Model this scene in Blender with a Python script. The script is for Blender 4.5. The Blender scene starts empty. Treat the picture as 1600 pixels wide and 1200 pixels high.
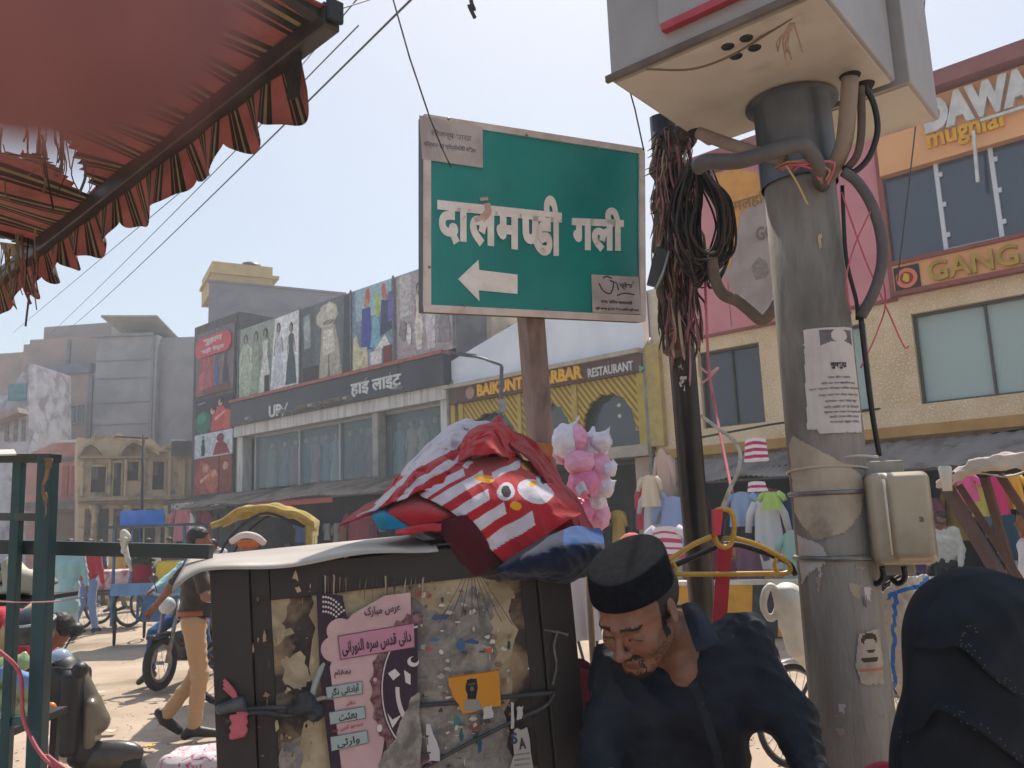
import bpy, bmesh, math, random
import numpy as np
from mathutils import Vector, Matrix, noise
C = bpy.context.scene.collection
SC = bpy.context.scene
R = math.radians
# ------------------------------------------------------------------ camera
FOC, PITCH, ROLL, CH = 1300.0, R(9.4), R(2.2), 1.72
_F = Vector((0, math.cos(PITCH), math.sin(PITCH)))
_R0 = Vector((1, 0, 0)); _U0 = Vector((0, -math.sin(PITCH), math.cos(PITCH)))
_R = math.cos(ROLL) * _R0 - math.sin(ROLL) * _U0
_U = math.sin(ROLL) * _R0 + math.cos(ROLL) * _U0
CAM = Vector((0, 0, CH))
cam = bpy.data.cameras.new('camera'); cam.lens = 36 * FOC / 1600; cam.sensor_width = 36
cam.clip_start = 0.005; cam.clip_end = 3000
cam.dof.use_dof = True; cam.dof.focus_distance = 2.9; cam.dof.aperture_fstop = 9.5
camo = bpy.data.objects.new('camera', cam); C.objects.link(camo)
camo.matrix_world = Matrix(((_R.x, _U.x, -_F.x, 0), (_R.y, _U.y, -_F.y, 0), (_R.z, _U.z, -_F.z, CH), (0, 0, 0, 1)))
SC.camera = camo
# ------------------------------------------------------------------ light
SUN_AZ, SUN_EL = R(12), R(57)       # azimuth from +Y towards +X
SUND = Vector((math.sin(SUN_AZ) * math.cos(SUN_EL), math.cos(SUN_AZ) * math.cos(SUN_EL), math.sin(SUN_EL)))
wd = bpy.data.worlds.new('World'); SC.world = wd; wd.use_nodes = True
_nt = wd.node_tree; _bg = _nt.nodes['Background']
_sk = _nt.nodes.new('ShaderNodeTexSky'); _sk.sky_type = 'NISHITA'; _sk.sun_disc = False
_sk.sun_elevation = SUN_EL; _sk.sun_rotation = SUN_AZ
_sk.air_density = 1.0; _sk.dust_density = 1.6; _sk.ozone_density = 1.2; _sk.altitude = 0
_hs = _nt.nodes.new('ShaderNodeHueSaturation'); _hs.inputs['Saturation'].default_value = 1.45; _gm = _nt.nodes.new('ShaderNodeGamma'); _gm.inputs[1].default_value = .34
_nt.links.new(_sk.outputs[0], _gm.inputs[0]); _nt.links.new(_gm.outputs[0], _hs.inputs['Color']); _hs.inputs['Value'].default_value = 1.34
_nt.links.new(_hs.outputs[0], _bg.inputs[0]); _bg.inputs[1].default_value = 0.12
sl = bpy.data.lights.new('sun', 'SUN'); sl.energy = 2.0; sl.angle = R(0.6); sl.color = (1, 0.93, 0.82)
so = bpy.data.objects.new('sun', sl); C.objects.link(so)
so.rotation_euler = (-SUND).to_track_quat('-Z', 'Y').to_euler(); so.location = (0, 10, 30)
SC.view_settings.view_transform = 'Standard'; SC.view_settings.look = 'None'
SC.view_settings.exposure = 1.62; SC.view_settings.gamma = 1
# ------------------------------------------------------------------ pixel -> place helpers
def ray(x, y): return _F + _R * ((x - 800) / FOC) + _U * ((600 - y) / FOC)
def P(x, y, d): return CAM + ray(x, y) * d
def G(x, y, z=0.0):
    r = ray(x, y); return CAM + r * ((z - CH) / r.z)
FAZ = R(48.2)
FX = Vector((math.sin(FAZ), -math.cos(FAZ), 0)); FY = Vector((math.cos(FAZ), math.sin(FAZ), 0))
FX = Vector((math.sin(FAZ), -math.cos(FAZ), 0))
_p0 = P(1475, 780, 14.1)
FO = Vector((_p0.x, _p0.y, 0))
def frame(o, x, y, z):
    return Matrix(((x.x, y.x, z.x, o.x), (x.y, y.y, z.y, o.y), (x.z, y.z, z.z, o.z), (0, 0, 0, 1)))
FR = frame(FO, FX, FY, Vector((0, 0, 1)))          # street-front frame: x right, y into the buildings, z up
def fl(x, y, off=0.0):
    """image point on the street-front plane pushed `off` metres back -> (s, z)"""
    r = ray(x, y); o = FO + FY * off
    t = (o - CAM).dot(FY) / r.dot(FY); q = CAM + r * t
    return (q - FO).dot(FX), q.z
def ID(): return Matrix.Identity(4)
def lin(h):
    h = h.lstrip('#'); v = [int(h[i:i + 2], 16) / 255 for i in (0, 2, 4)]
    return tuple(c / 12.92 if c <= .04045 else ((c + .055) / 1.055) ** 2.4 for c in v)
# ------------------------------------------------------------------ object helpers
WM = {}                                             # world matrices of things and parts
def tag(o, label=None, cat=None, group=None, kind=None):
    if label: o['label'] = label
    if cat: o['category'] = cat
    if group: o['group'] = group
    if kind: o['kind'] = kind
    return o
def thing(name, label, cat, m=None, group=None):
    o = bpy.data.objects.new(name, None); o.empty_display_size = .1; C.objects.link(o)
    if m is None: m = ID()
    elif isinstance(m, Vector): m = Matrix.Translation(m)
    elif isinstance(m, tuple): m = Matrix.Translation(Vector(m))
    o.matrix_world = m; WM[o.as_pointer()] = m
    return tag(o, label, cat, group)
def wm(o): return WM.get(o.as_pointer(), ID()) if o else ID()
def link_mesh(name, me, parent=None, label=None):
    o = bpy.data.objects.new(name, me); C.objects.link(o)
    if parent: o.parent = parent; WM[o.as_pointer()] = wm(parent)
    else: WM[o.as_pointer()] = ID()
    if label: o['label'] = label
    return o
def topmesh(o, label, cat, group=None):
    """a thing that is one mesh: put its origin at the base of its bounding box"""
    me = o.data; n = len(me.vertices); co = np.empty(n * 3); me.vertices.foreach_get('co', co); co = co.reshape(-1, 3)
    c = Vector(((co[:, 0].min() + co[:, 0].max()) / 2, (co[:, 1].min() + co[:, 1].max()) / 2, co[:, 2].min()))
    me.transform(Matrix.Translation(-c)); o.location = c; WM[o.as_pointer()] = Matrix.Translation(c)
    return tag(o, label, cat, group)
class MB:
    def __init__(s, fr=None): s.v = []; s.f = []; s.mi = []; s.fr = fr; s.sm = []
    def add(s, vs, fs, m=0, smooth=False):
        b = len(s.v); s.v += [Vector(v) for v in vs]
        for f in fs: s.f.append([i + b for i in f]); s.mi.append(m); s.sm.append(smooth)
    def box(s, x0, x1, y0, y1, z0, z1, m=0):
        v = [(x, y, z) for z in (z0, z1) for y in (y0, y1) for x in (x0, x1)]
        s.add(v, [(0, 2, 3, 1), (4, 5, 7, 6), (0, 1, 5, 4), (2, 6, 7, 3), (0, 4, 6, 2), (1, 3, 7, 5)], m)
    def hexa(s, v, m=0):     # 8 corners, same order as box
        s.add(v, [(0, 2, 3, 1), (4, 5, 7, 6), (0, 1, 5, 4), (2, 6, 7, 3), (0, 4, 6, 2), (1, 3, 7, 5)], m)
    def quad(s, a, b, c, d, m=0): s.add([a, b, c, d], [(0, 1, 2, 3)], m)
    def bar(s, a, b, w, h, m=0, up=(0, 0, 1)):
        a, b = Vector(a), Vector(b); d = (b - a).normalized(); u = Vector(up)
        if abs(d.dot(u)) > .97: u = Vector((0, 1, 0))
        x = d.cross(u).normalized(); y = x.cross(d).normalized(); x *= w / 2; y *= h / 2
        v = [a - x - y, a + x - y, a - x + y, a + x + y, b - x - y, b + x - y, b - x + y, b + x + y]
        s.hexa(v, m)
    def prism(s, pts, y0, y1, m=0, ms=None):   # outline in x,z ; from y0 to y1
        n = len(pts); b = [(p[0], y0, p[1]) for p in pts] + [(p[0], y1, p[1]) for p in pts]
        s.add(b, [tuple(range(n)), tuple(range(2 * n - 1, n - 1, -1))], m)
        s.add(b, [(i, i + n, (i + 1) % n + n, (i + 1) % n) for i in range(n)], m if ms is None else ms)
    def tube(s, path, r, seg=8, m=0, cap=True, smooth=True, closed=False):
        path = [Vector(p) for p in path]; n = len(path)
        rs = r if isinstance(r, (list, tuple)) else [r] * n
        vs = []; up = None
        for i, p in enumerate(path):
            d = (path[min(i + 1, n - 1)] - path[max(i - 1, 0)])
            if closed: d = path[(i + 1) % n] - path[i - 1]
            if d.length < 1e-9: d = Vector((0, 0, 1))
            d.normalize()
            if up is None:
                up = Vector((0, 0, 1)) if abs(d.z) < .9 else Vector((1, 0, 0))
            x = up - d * up.dot(d)
            if x.length < 1e-6: x = d.orthogonal()
            x.normalize(); up = x; y = d.cross(x)
            for k in range(seg):
                a = 2 * math.pi * k / seg; vs.append(p + (x * math.cos(a) + y * math.sin(a)) * rs[i])
        fs = []
        for i in range(n if closed else n - 1):
            j = (i + 1) % n
            for k in range(seg):
                k2 = (k + 1) % seg; fs.append((i * seg + k, i * seg + k2, j * seg + k2, j * seg + k))
        s.add(vs, fs, m, smooth)
        if cap and not closed: s.add(vs, [tuple(range(seg - 1, -1, -1)), tuple(range((n - 1) * seg, n * seg))], m)
    def lathe(s, prof, o=(0, 0, 0), seg=20, m=0, axis='z', smooth=True):
        o = Vector(o); vs = []
        for (r, h) in prof:
            for k in range(seg):
                a = 2 * math.pi * k / seg; c, n_ = r * math.cos(a), r * math.sin(a)
                vs.append(o + (Vector((c, n_, h)) if axis == 'z' else Vector((h, c, n_)) if axis == 'x' else Vector((c, h, n_))))
        fs = [(i * seg + k, i * seg + (k + 1) % seg, (i + 1) * seg + (k + 1) % seg, (i + 1) * seg + k) for i in range(len(prof) - 1) for k in range(seg)]
        s.add(vs, fs, m, smooth)
    def sphere(s, c, r, m=0, seg=12, rings=8):
        rr = r if isinstance(r, (tuple, list)) else (r, r, r); c = Vector(c); vs = []; fs = []
        for i in range(rings + 1):
            t = math.pi * i / rings
            for k in range(seg):
                a = 2 * math.pi * k / seg
                vs.append(c + Vector((rr[0] * math.sin(t) * math.cos(a), rr[1] * math.sin(t) * math.sin(a), rr[2] * math.cos(t))))
        for i in range(rings):
            for k in range(seg):
                fs.append((i * seg + k, (i + 1) * seg + k, (i + 1) * seg + (k + 1) % seg, i * seg + (k + 1) % seg))
        s.add(vs, fs, m, True)
    def grid(s, fn, nu, nv, m=0, mf=None, smooth=True, skip=None):
        vs = [fn(i / nu, j / nv) for j in range(nv + 1) for i in range(nu + 1)]
        b = len(s.v); s.v += [Vector(v) for v in vs]
        for j in range(nv):
            for i in range(nu):
                u, v = (i + .5) / nu, (j + .5) / nv
                if skip and skip(u, v): continue
                a = b + j * (nu + 1) + i
                s.f.append([a, a + 1, a + nu + 2, a + nu + 1]); s.mi.append(mf(u, v) if mf else m); s.sm.append(smooth)
    def build(s, name, mats, parent=None, label=None, bevel=0, solid=0, subd=0):
        if not isinstance(mats, (list, tuple)): mats = [mats]
        M_ = wm(parent).inverted()
        if s.fr is not None: M_ = M_ @ s.fr
        me = bpy.data.meshes.new(name); me.from_pydata([M_ @ v for v in s.v], [], s.f)
        for m in mats: me.materials.append(m)
        me.polygons.foreach_set('material_index', s.mi); me.polygons.foreach_set('use_smooth', s.sm)
        bm = bmesh.new(); bm.from_mesh(me)
        bmesh.ops.remove_doubles(bm, verts=bm.verts, dist=1e-5) if len(bm.verts) < 60000 else None
        bmesh.ops.recalc_face_normals(bm, faces=bm.faces); bm.to_mesh(me); bm.free(); me.update()
        o = link_mesh(name, me, parent, label)
        if bevel:
            b = o.modifiers.new('bevel', 'BEVEL'); b.width = bevel; b.segments = 2; b.limit_method = 'ANGLE'; b.angle_limit = R(40)
        if solid:
            b = o.modifiers.new('solid', 'SOLIDIFY'); b.thickness = solid; b.offset = 0
        if subd:
            b = o.modifiers.new('sub', 'SUBSURF'); b.levels = subd; b.render_levels = subd
        return o
def cpath(pts, n=8):
    """catmull-rom through points"""
    pts = [Vector(p) for p in pts]; q = [pts[0] * 2 - pts[1]] + pts + [pts[-1] * 2 - pts[-2]]; out = []
    for i in range(1, len(q) - 2):
        a, b, c, d = q[i - 1:i + 3]
        for k in range(n):
            t = k / n
            out.append(.5 * ((2 * b) + (c - a) * t + (2 * a - 5 * b + 4 * c - d) * t * t + (3 * b - a - 3 * c + d) * t ** 3))
    out.append(pts[-1]); return out
# ------------------------------------------------------------------ text
def text(body, fr, x, y, z, mat, parent, name='lettering', width=None, height=None, extrude=.004, bold=0.0, shear=0, label=None, warp=None):
    """flat lettering: lower left corner at frame point (x, y, z), reading along frame x"""
    cu = bpy.data.curves.new(name, 'FONT'); cu.body = body; cu.offset = bold; cu.shear = shear; cu.resolution_u = 3
    o = bpy.data.objects.new('tmp', cu); C.objects.link(o); dg = bpy.context.evaluated_depsgraph_get()
    me = bpy.data.meshes.new_from_object(o.evaluated_get(dg)); bpy.data.objects.remove(o)
    n = len(me.vertices); co = np.empty(n * 3); me.vertices.foreach_get('co', co); co = co.reshape(-1, 3)
    polys = [list(p.vertices) for p in me.polygons]; bpy.data.meshes.remove(me)
    mn, mx = co.min(0), co.max(0); sx = sy = 1
    if height: sy = height / (mx[1] - mn[1])
    if width: sx = width / (mx[0] - mn[0])
    if not height: sy = sx
    if not width: sx = sy
    mb = MB(fr); bm = bmesh.new()
    vs = [bm.verts.new((x + (c[0] - mn[0]) * sx, y, z + (c[1] - mn[1]) * sy)) for c in co]
    for p in polys:
        try: bm.faces.new([vs[i] for i in p])
        except ValueError: pass
    r = bmesh.ops.extrude_face_region(bm, geom=bm.faces[:])
    bmesh.ops.translate(bm, vec=(0, -extrude, 0), verts=[g for g in r['geom'] if isinstance(g, bmesh.types.BMVert)])
    bm.verts.index_update()
    mb.add([warp(v.co) if warp else v.co.copy() for v in bm.verts], [[v.index for v in f.verts] for f in bm.faces]); bm.free()
    return mb.build(name, mat, parent, label)
def strokes(fr, lines, y, mat, parent, name='lettering', depth=.003, step=.0002, label=None):
    """hand lettering: thick pen lines [(width, [(x, z)...])] in frame x,z"""
    mb = MB(fr)
    for k, (w, pts) in enumerate(lines):
        pts = [Vector((p[0], 0, p[1])) for p in pts]
        if len(pts) > 2: pts = cpath(pts, 5)
        L, Rr = [], []
        for i, p in enumerate(pts):
            d = pts[min(i + 1, len(pts) - 1)] - pts[max(i - 1, 0)]; d.normalize(); nrm = Vector((-d.z, 0, d.x)) * w / 2
            L.append(p + nrm); Rr.append(p - nrm)
        yy = y - depth - k * step; n = len(pts)
        vs = [(q.x, yy, q.z) for q in L + Rr] + [(q.x, y + .001, q.z) for q in L + Rr]
        fs = []
        for i in range(n - 1):
            fs += [(i, i + 1, n + i + 1, n + i), (i, 2 * n + i, 2 * n + i + 1, i + 1), (n + i, n + i + 1, 3 * n + i + 1, 3 * n + i)]
        fs += [(0, n, 3 * n, 2 * n), (n - 1, 3 * n - 1, 4 * n - 1, 2 * n - 1)]
        mb.add(vs, fs)
    return mb.build(name, mat, parent, label)
# ------------------------------------------------------------------ materials
_MC = {}
def mat(c1, c2=None, sc=6.0, rough=.8, bump=0.0, bsc=40.0, metal=0.0, det=6.0, lo=.42, hi=.62, c3=None, sc3=1.5, lo3=.5, hi3=.62, trans=0, alpha=1, emit=0, dist=0.0, stretch=None, spec=.5, sheen=0, sss=0):
    key = (c1, c2, sc, rough, bump, bsc, metal, det, lo, hi, c3, sc3, lo3, hi3, trans, alpha, emit, dist, stretch, spec, sheen, sss)
    if key in _MC: return _MC[key]
    m = bpy.data.materials.new('surface'); m.use_nodes = True; nt = m.node_tree; L = nt.links.new; b = nt.nodes['Principled BSDF']
    b.inputs['Roughness'].default_value = rough; b.inputs['Metallic'].default_value = metal
    b.inputs['Specular IOR Level'].default_value = spec
    b.inputs['Base Color'].default_value = lin(c1) + (1,)
    if trans: b.inputs['Transmission Weight'].default_value = trans
    if alpha < 1: b.inputs['Alpha'].default_value = alpha
    if sheen: b.inputs['Sheen Weight'].default_value = sheen
    if sss: b.inputs['Subsurface Weight'].default_value = sss; b.inputs['Subsurface Radius'].default_value = (.012, .005, .003); b.inputs['Subsurface Scale'].default_value = 1
    tc = nt.nodes.new('ShaderNodeTexCoord'); vec = tc.outputs['Object']
    if stretch:
        mp = nt.nodes.new('ShaderNodeMapping'); mp.inputs['Scale'].default_value = stretch; L(vec, mp.inputs[0]); vec = mp.outputs[0]
    def nz(scale, detail, d=0.0):
        n = nt.nodes.new('ShaderNodeTexNoise'); n.inputs['Scale'].default_value = scale; n.inputs['Detail'].default_value = detail
        n.inputs['Distortion'].default_value = d; n.inputs['Roughness'].default_value = .6; L(vec, n.inputs['Vector']); return n.outputs['Fac']
    def ramp(fac, a, z):
        r = nt.nodes.new('ShaderNodeMapRange'); r.inputs['From Min'].default_value = a; r.inputs['From Max'].default_value = z; L(fac, r.inputs['Value']); return r.outputs[0]
    def mix(f, a, bcol):
        x = nt.nodes.new('ShaderNodeMix'); x.data_type = 'RGBA'; L(f, x.inputs['Factor'])
        if isinstance(a, tuple): x.inputs['A'].default_value = a + (1,)
        else: L(a, x.inputs['A'])
        x.inputs['B'].default_value = bcol + (1,); return x.outputs['Result']
    if c2:
        col = mix(ramp(nz(sc, det, dist), lo, hi), lin(c1), lin(c2))
        if c3: col = mix(ramp(nz(sc3, 8.0, .4), lo3, hi3), col, lin(c3))
        L(col, b.inputs['Base Color'])
    if emit:
        b.inputs['Emission Color'].default_value = lin(c1) + (1,); b.inputs['Emission Strength'].default_value = emit
    if bump:
        bp = nt.nodes.new('ShaderNodeBump'); bp.inputs['Strength'].default_value = bump; bp.inputs['Distance'].default_value = .02
        L(nz(bsc, 5.0), bp.inputs['Height']); L(bp.outputs[0], b.inputs['Normal'])
    _MC[key] = m; return m
def brick(c1, c2, mortar, sc=1.0, w=.24, h=.08, dirt='#6a6260'):
    m = bpy.data.materials.new('brick'); m.use_nodes = True; nt = m.node_tree; L = nt.links.new; b = nt.nodes['Principled BSDF']; b.inputs['Roughness'].default_value = .9
    tc = nt.nodes.new('ShaderNodeTexCoord'); mp = nt.nodes.new('ShaderNodeMapping'); mp.inputs['Rotation'].default_value = (R(90), 0, 0); L(tc.outputs['Object'], mp.inputs[0])
    br = nt.nodes.new('ShaderNodeTexBrick'); L(mp.outputs[0], br.inputs['Vector'])
    br.inputs['Color1'].default_value = lin(c1) + (1,); br.inputs['Color2'].default_value = lin(c2) + (1,); br.inputs['Mortar'].default_value = lin(mortar) + (1,)
    br.inputs['Scale'].default_value = sc; br.inputs['Brick Width'].default_value = w; br.inputs['Row Height'].default_value = h; br.inputs['Mortar Size'].default_value = .012
    n = nt.nodes.new('ShaderNodeTexNoise'); n.inputs['Scale'].default_value = .7; n.inputs['Detail'].default_value = 8; L(tc.outputs['Object'], n.inputs['Vector'])
    r = nt.nodes.new('ShaderNodeMapRange'); r.inputs['From Min'].default_value = .45; r.inputs['From Max'].default_value = .7; L(n.outputs['Fac'], r.inputs['Value'])
    x = nt.nodes.new('ShaderNodeMix'); x.data_type = 'RGBA'; L(r.outputs[0], x.inputs['Factor']); L(br.outputs['Color'], x.inputs['A']); x.inputs['B'].default_value = lin(dirt) + (1,)
    L(x.outputs['Result'], b.inputs['Base Color']); return m
def glass(tint='#5c6672', rough=.06, see=.0):
    """shop glass: dark glossy pane, partly see-through"""
    key = ('glass', tint, rough, see)
    if key in _MC: return _MC[key]
    m = bpy.data.materials.new('glass'); m.use_nodes = True; nt = m.node_tree; b = nt.nodes['Principled BSDF']
    b.inputs['Base Color'].default_value = lin(tint) + (1,); b.inputs['Roughness'].default_value = rough; b.inputs['Specular IOR Level'].default_value = .8
    if see:
        t = nt.nodes.new('ShaderNodeBsdfTransparent'); x = nt.nodes.new('ShaderNodeMixShader'); x.inputs[0].default_value = see
        nt.links.new(b.outputs[0], x.inputs[1]); nt.links.new(t.outputs[0], x.inputs[2]); nt.links.new(x.outputs[0], nt.nodes['Material Output'].inputs[0])
    _MC[key] = m; return m
def cloth(c, c2=None, bump=.25, bsc=300, rough=.95): return mat(c, c2 or c, 9, rough, bump, bsc, sheen=.2, spec=.2)
# ------------------------------------------------------------------ signed-distance modelling (bodies, garments, bags)
def sdf_mesh(prims, vox, k=.03, post=None):
    """smooth union of prims -> verts, quads (surface nets).  prims: ('c',a,b,ra,rb[,k]) ('e',c,(rx,ry,rz),rot|None[,k]) ('b',c,half,round,rot[,k]); first char '-' carves"""
    bb = []
    for p in prims:
        t = p[0].lstrip('-')
        if t == 'c':
            a, b = np.array(p[1], float), np.array(p[2], float); r = max(p[3], p[4]); bb.append((np.minimum(a, b) - r, np.maximum(a, b) + r))
        elif t == 'e': c = np.array(p[1], float); r = max(p[2]) ; bb.append((c - r, c + r))
        else: c = np.array(p[1], float); r = float(np.linalg.norm(p[2])); bb.append((c - r, c + r))
    lo = np.min([b[0] for b, p in zip(bb, prims) if p[0][0] != '-'], 0) - 3 * vox - .01; hi = np.max([b[1] for b, p in zip(bb, prims) if p[0][0] != '-'], 0) + 3 * vox + .01
    n = np.ceil((hi - lo) / vox).astype(int) + 1
    F = np.full(n, 1.0, np.float32)
    ax = [lo[i] + vox * np.arange(n[i]) for i in range(3)]
    for p, b in zip(prims, bb):
        neg = p[0][0] == '-'; t = p[0].lstrip('-')
        kk = p[5] if (t in 'cb' and len(p) > 5) else p[4] if (t == 'e' and len(p) > 4) else k
        i0 = np.maximum(np.floor((b[0] - kk - 3 * vox - lo) / vox).astype(int), 0); i1 = np.minimum(np.ceil((b[1] + kk + 3 * vox - lo) / vox).astype(int) + 1, n)
        if (i1 <= i0).any(): continue
        X, Y, Z = np.meshgrid(ax[0][i0[0]:i1[0]], ax[1][i0[1]:i1[1]], ax[2][i0[2]:i1[2]], indexing='ij')
        if t == 'c':
            a, q = np.array(p[1], float), np.array(p[2], float); d = q - a; dd = max(d @ d, 1e-12)
            T = np.clip(((X - a[0]) * d[0] + (Y - a[1]) * d[1] + (Z - a[2]) * d[2]) / dd, 0, 1)
            D = np.sqrt((X - a[0] - T * d[0]) ** 2 + (Y - a[1] - T * d[1]) ** 2 + (Z - a[2] - T * d[2]) ** 2) - (p[3] + (p[4] - p[3]) * T)
        else:
            c = p[1]; U, V, W_ = X - c[0], Y - c[1], Z - c[2]
            rot = p[3] if t == 'e' else p[4]
            if rot is not None:
                m = np.array(rot.to_3x3() if hasattr(rot, 'to_3x3') else rot); m = m.T
                U, V, W_ = (m[0, 0] * U + m[0, 1] * V + m[0, 2] * W_, m[1, 0] * U + m[1, 1] * V + m[1, 2] * W_, m[2, 0] * U + m[2, 1] * V + m[2, 2] * W_)
            if t == 'e':
                r = p[2]; k0 = np.sqrt((U / r[0]) ** 2 + (V / r[1]) ** 2 + (W_ / r[2]) ** 2); k1 = np.sqrt((U / r[0] ** 2) ** 2 + (V / r[1] ** 2) ** 2 + (W_ / r[2] ** 2) ** 2)
                D = k0 * (k0 - 1) / np.maximum(k1, 1e-9)
            else:
                h, rd = p[2], p[3]; qx, qy, qz = np.abs(U) - h[0] + rd, np.abs(V) - h[1] + rd, np.abs(W_) - h[2] + rd
                D = np.sqrt(np.maximum(qx, 0) ** 2 + np.maximum(qy, 0) ** 2 + np.maximum(qz, 0) ** 2) + np.minimum(np.maximum(qx, np.maximum(qy, qz)), 0) - rd
        S = F[i0[0]:i1[0], i0[1]:i1[1], i0[2]:i1[2]]
        if neg:
            h = np.maximum(kk - np.abs(S + D), 0) / max(kk, 1e-6); S[...] = np.maximum(S, -D) + h * h * kk * .25
        else:
            h = np.maximum(kk - np.abs(S - D), 0) / max(kk, 1e-6); S[...] = np.minimum(S, D) - h * h * kk * .25
    if post is not None: F = post(F, ax)
    ins = F < 0
    c = np.zeros(n - 1, int)
    for dx in (0, 1):
        for dy in (0, 1):
            for dz in (0, 1): c += ins[dx:n[0] - 1 + dx, dy:n[1] - 1 + dy, dz:n[2] - 1 + dz]
    act = (c > 0) & (c < 8); idx = np.full(act.shape, -1); I = np.argwhere(act); idx[act] = np.arange(len(I))
    acc = np.zeros((len(I), 3)); cnt = np.zeros(len(I)); corners = [(x, y, z) for x in (0, 1) for y in (0, 1) for z in (0, 1)]
    for a in corners:
        for d in range(3):
            if a[d]: continue
            b = list(a); b[d] = 1
            va = F[I[:, 0] + a[0], I[:, 1] + a[1], I[:, 2] + a[2]]; vb = F[I[:, 0] + b[0], I[:, 1] + b[1], I[:, 2] + b[2]]
            cr = (va < 0) != (vb < 0); t = np.where(cr, va / np.where(cr, va - vb, 1), 0)
            pt = np.tile(np.array(a, float), (len(I), 1)); pt[:, d] += t; acc[cr] += pt[cr]; cnt[cr] += 1
    V3 = lo + (I + acc / np.maximum(cnt, 1)[:, None]) * vox
    quads = []
    for d in range(3):
        s0 = [slice(None)] * 3; s1 = [slice(None)] * 3; s0[d] = slice(0, -1); s1[d] = slice(1, None)
        A, B = ins[tuple(s0)], ins[tuple(s1)]; E = np.argwhere(A != B)
        e1, e2 = (d + 1) % 3, (d + 2) % 3
        E = E[(E[:, e1] > 0) & (E[:, e2] > 0) & (E[:, e1] < n[e1] - 1) & (E[:, e2] < n[e2] - 1)]
        def at(o1, o2):
            q = E.copy(); q[:, e1] -= o1; q[:, e2] -= o2; return idx[q[:, 0], q[:, 1], q[:, 2]]
        Q = np.stack([at(1, 1), at(0, 1), at(0, 0), at(1, 0)], 1); fl_ = ~A[E[:, 0], E[:, 1], E[:, 2]]
        Q[fl_] = Q[fl_][:, ::-1]; quads.append(Q)
    Q = np.concatenate(quads); Q = Q[(Q >= 0).all(1)]
    return V3, Q
def sdf_obj(name, prims, vox, mats, parent=None, k=.03, disp=None, mf=None, smooth=2, label=None, local=False, post=None):
    """prims in world coordinates unless local; disp(co Nx3, no Nx3) -> offset N ; mf(face centre Nx3) -> material index"""
    V3, Q = sdf_mesh(prims, vox, k, post)
    for _ in range(smooth):       # light laplacian
        s = np.zeros_like(V3); w = np.zeros(len(V3))
        for i in range(4):
            j = (i + 1) % 4; np.add.at(s, Q[:, i], V3[Q[:, j]]); np.add.at(w, Q[:, i], 1); np.add.at(s, Q[:, j], V3[Q[:, i]]); np.add.at(w, Q[:, j], 1)
        V3 = .5 * V3 + .5 * s / np.maximum(w, 1)[:, None]
    if disp is not None:
        fn = np.cross(V3[Q[:, 2]] - V3[Q[:, 0]], V3[Q[:, 3]] - V3[Q[:, 1]]); no = np.zeros_like(V3)
        for i in range(4): np.add.at(no, Q[:, i], fn)
        no /= np.maximum(np.linalg.norm(no, axis=1), 1e-9)[:, None]; V3 = V3 + no * disp(V3, no)[:, None]
    fc = V3[Q].mean(1)
    if not local:
        M_ = np.array(wm(parent).inverted()); V3 = V3 @ M_[:3, :3].T + M_[:3, 3]
    me = bpy.data.meshes.new(name); nf = len(Q)
    me.vertices.add(len(V3)); me.vertices.foreach_set('co', V3.astype(np.float32).ravel())
    me.loops.add(nf * 4); me.loops.foreach_set('vertex_index', Q.astype(np.int32).ravel())
    me.polygons.add(nf); me.polygons.foreach_set('loop_start', np.arange(nf, dtype=np.int32) * 4); me.polygons.foreach_set('loop_total', np.full(nf, 4, np.int32))
    me.polygons.foreach_set('use_smooth', np.ones(nf, bool))
    for m in (mats if isinstance(mats, (list, tuple)) else [mats]): me.materials.append(m)
    if mf is not None: me.polygons.foreach_set('material_index', mf(fc).astype(np.int32))
    me.update(calc_edges=True); me.validate()
    return link_mesh(name, me, parent, label)
def folds(amp, freq, seed=0, dirv=(0, 0, 1), sharp=1.0, n=5, spread=.6):
    rg = np.random.default_rng(seed); ds = []
    for _ in range(n):
        d = np.array(dirv, float) + rg.normal(size=3) * spread; d /= np.linalg.norm(d); ds.append((d, freq * rg.uniform(.6, 1.6), rg.uniform(0, 6.28)))
    def f(co, no):
        w = np.zeros(len(co))
        for d, q, ph in ds:
            ph2 = ph + 1.1 * np.sin(co @ np.roll(d, 1) * q * .35)
            w += 1 - 2 * np.abs(np.sin(co @ d * q + ph2)) ** sharp
        return amp * w / n
    return f
# ------------------------------------------------------------------ setting
def loc(fr, x, y, off=0.0):
    """image point on a frame's x,z plane (pushed off along frame y) -> (x, z) in that frame"""
    o = fr @ Vector((0, off, 0)); ny = Vector((fr[0][1], fr[1][1], fr[2][1])); r = ray(x, y)
    q = CAM + r * ((o - CAM).dot(ny) / r.dot(ny)); l = fr.inverted() @ q
    return l.x, l.z
def gframe(xl, xr, dl, dr, y=830):
    """ground frame running from under image column xl (depth dl) to xr (depth dr)"""
    a, b = P(xl, y, dl), P(xr, y, dr); o = Vector((a.x, a.y, 0)); x = Vector((b.x - a.x, b.y - a.y, 0)); w = x.length; x.normalize()
    return frame(o, x, Vector((-x.y, x.x, 0)), Vector((0, 0, 1))), w
WHITE = mat('#d9d7d2', '#c4c0ba', 3, .6); GREYP = mat('#8d8a86', '#77736f', 4, .8, .1)
DARK = mat('#1a191b', '#242225', 6, .7); BLACK = mat('#101114', '#1a1b1f', 12, .5)
STEEL = mat('#8e9092', '#75706b', 12, .4, metal=.6); RUBBER = mat('#16161a', '#201f22', 20, .75)
ground_m = mat('#b3a08d', '#a28e7a', 1.3, .95, .35, 30, det=10, lo=.35, hi=.7, c3='#85735f', sc3=.6, lo3=.48, hi3=.66)
mb = MB(); n = 60
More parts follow.
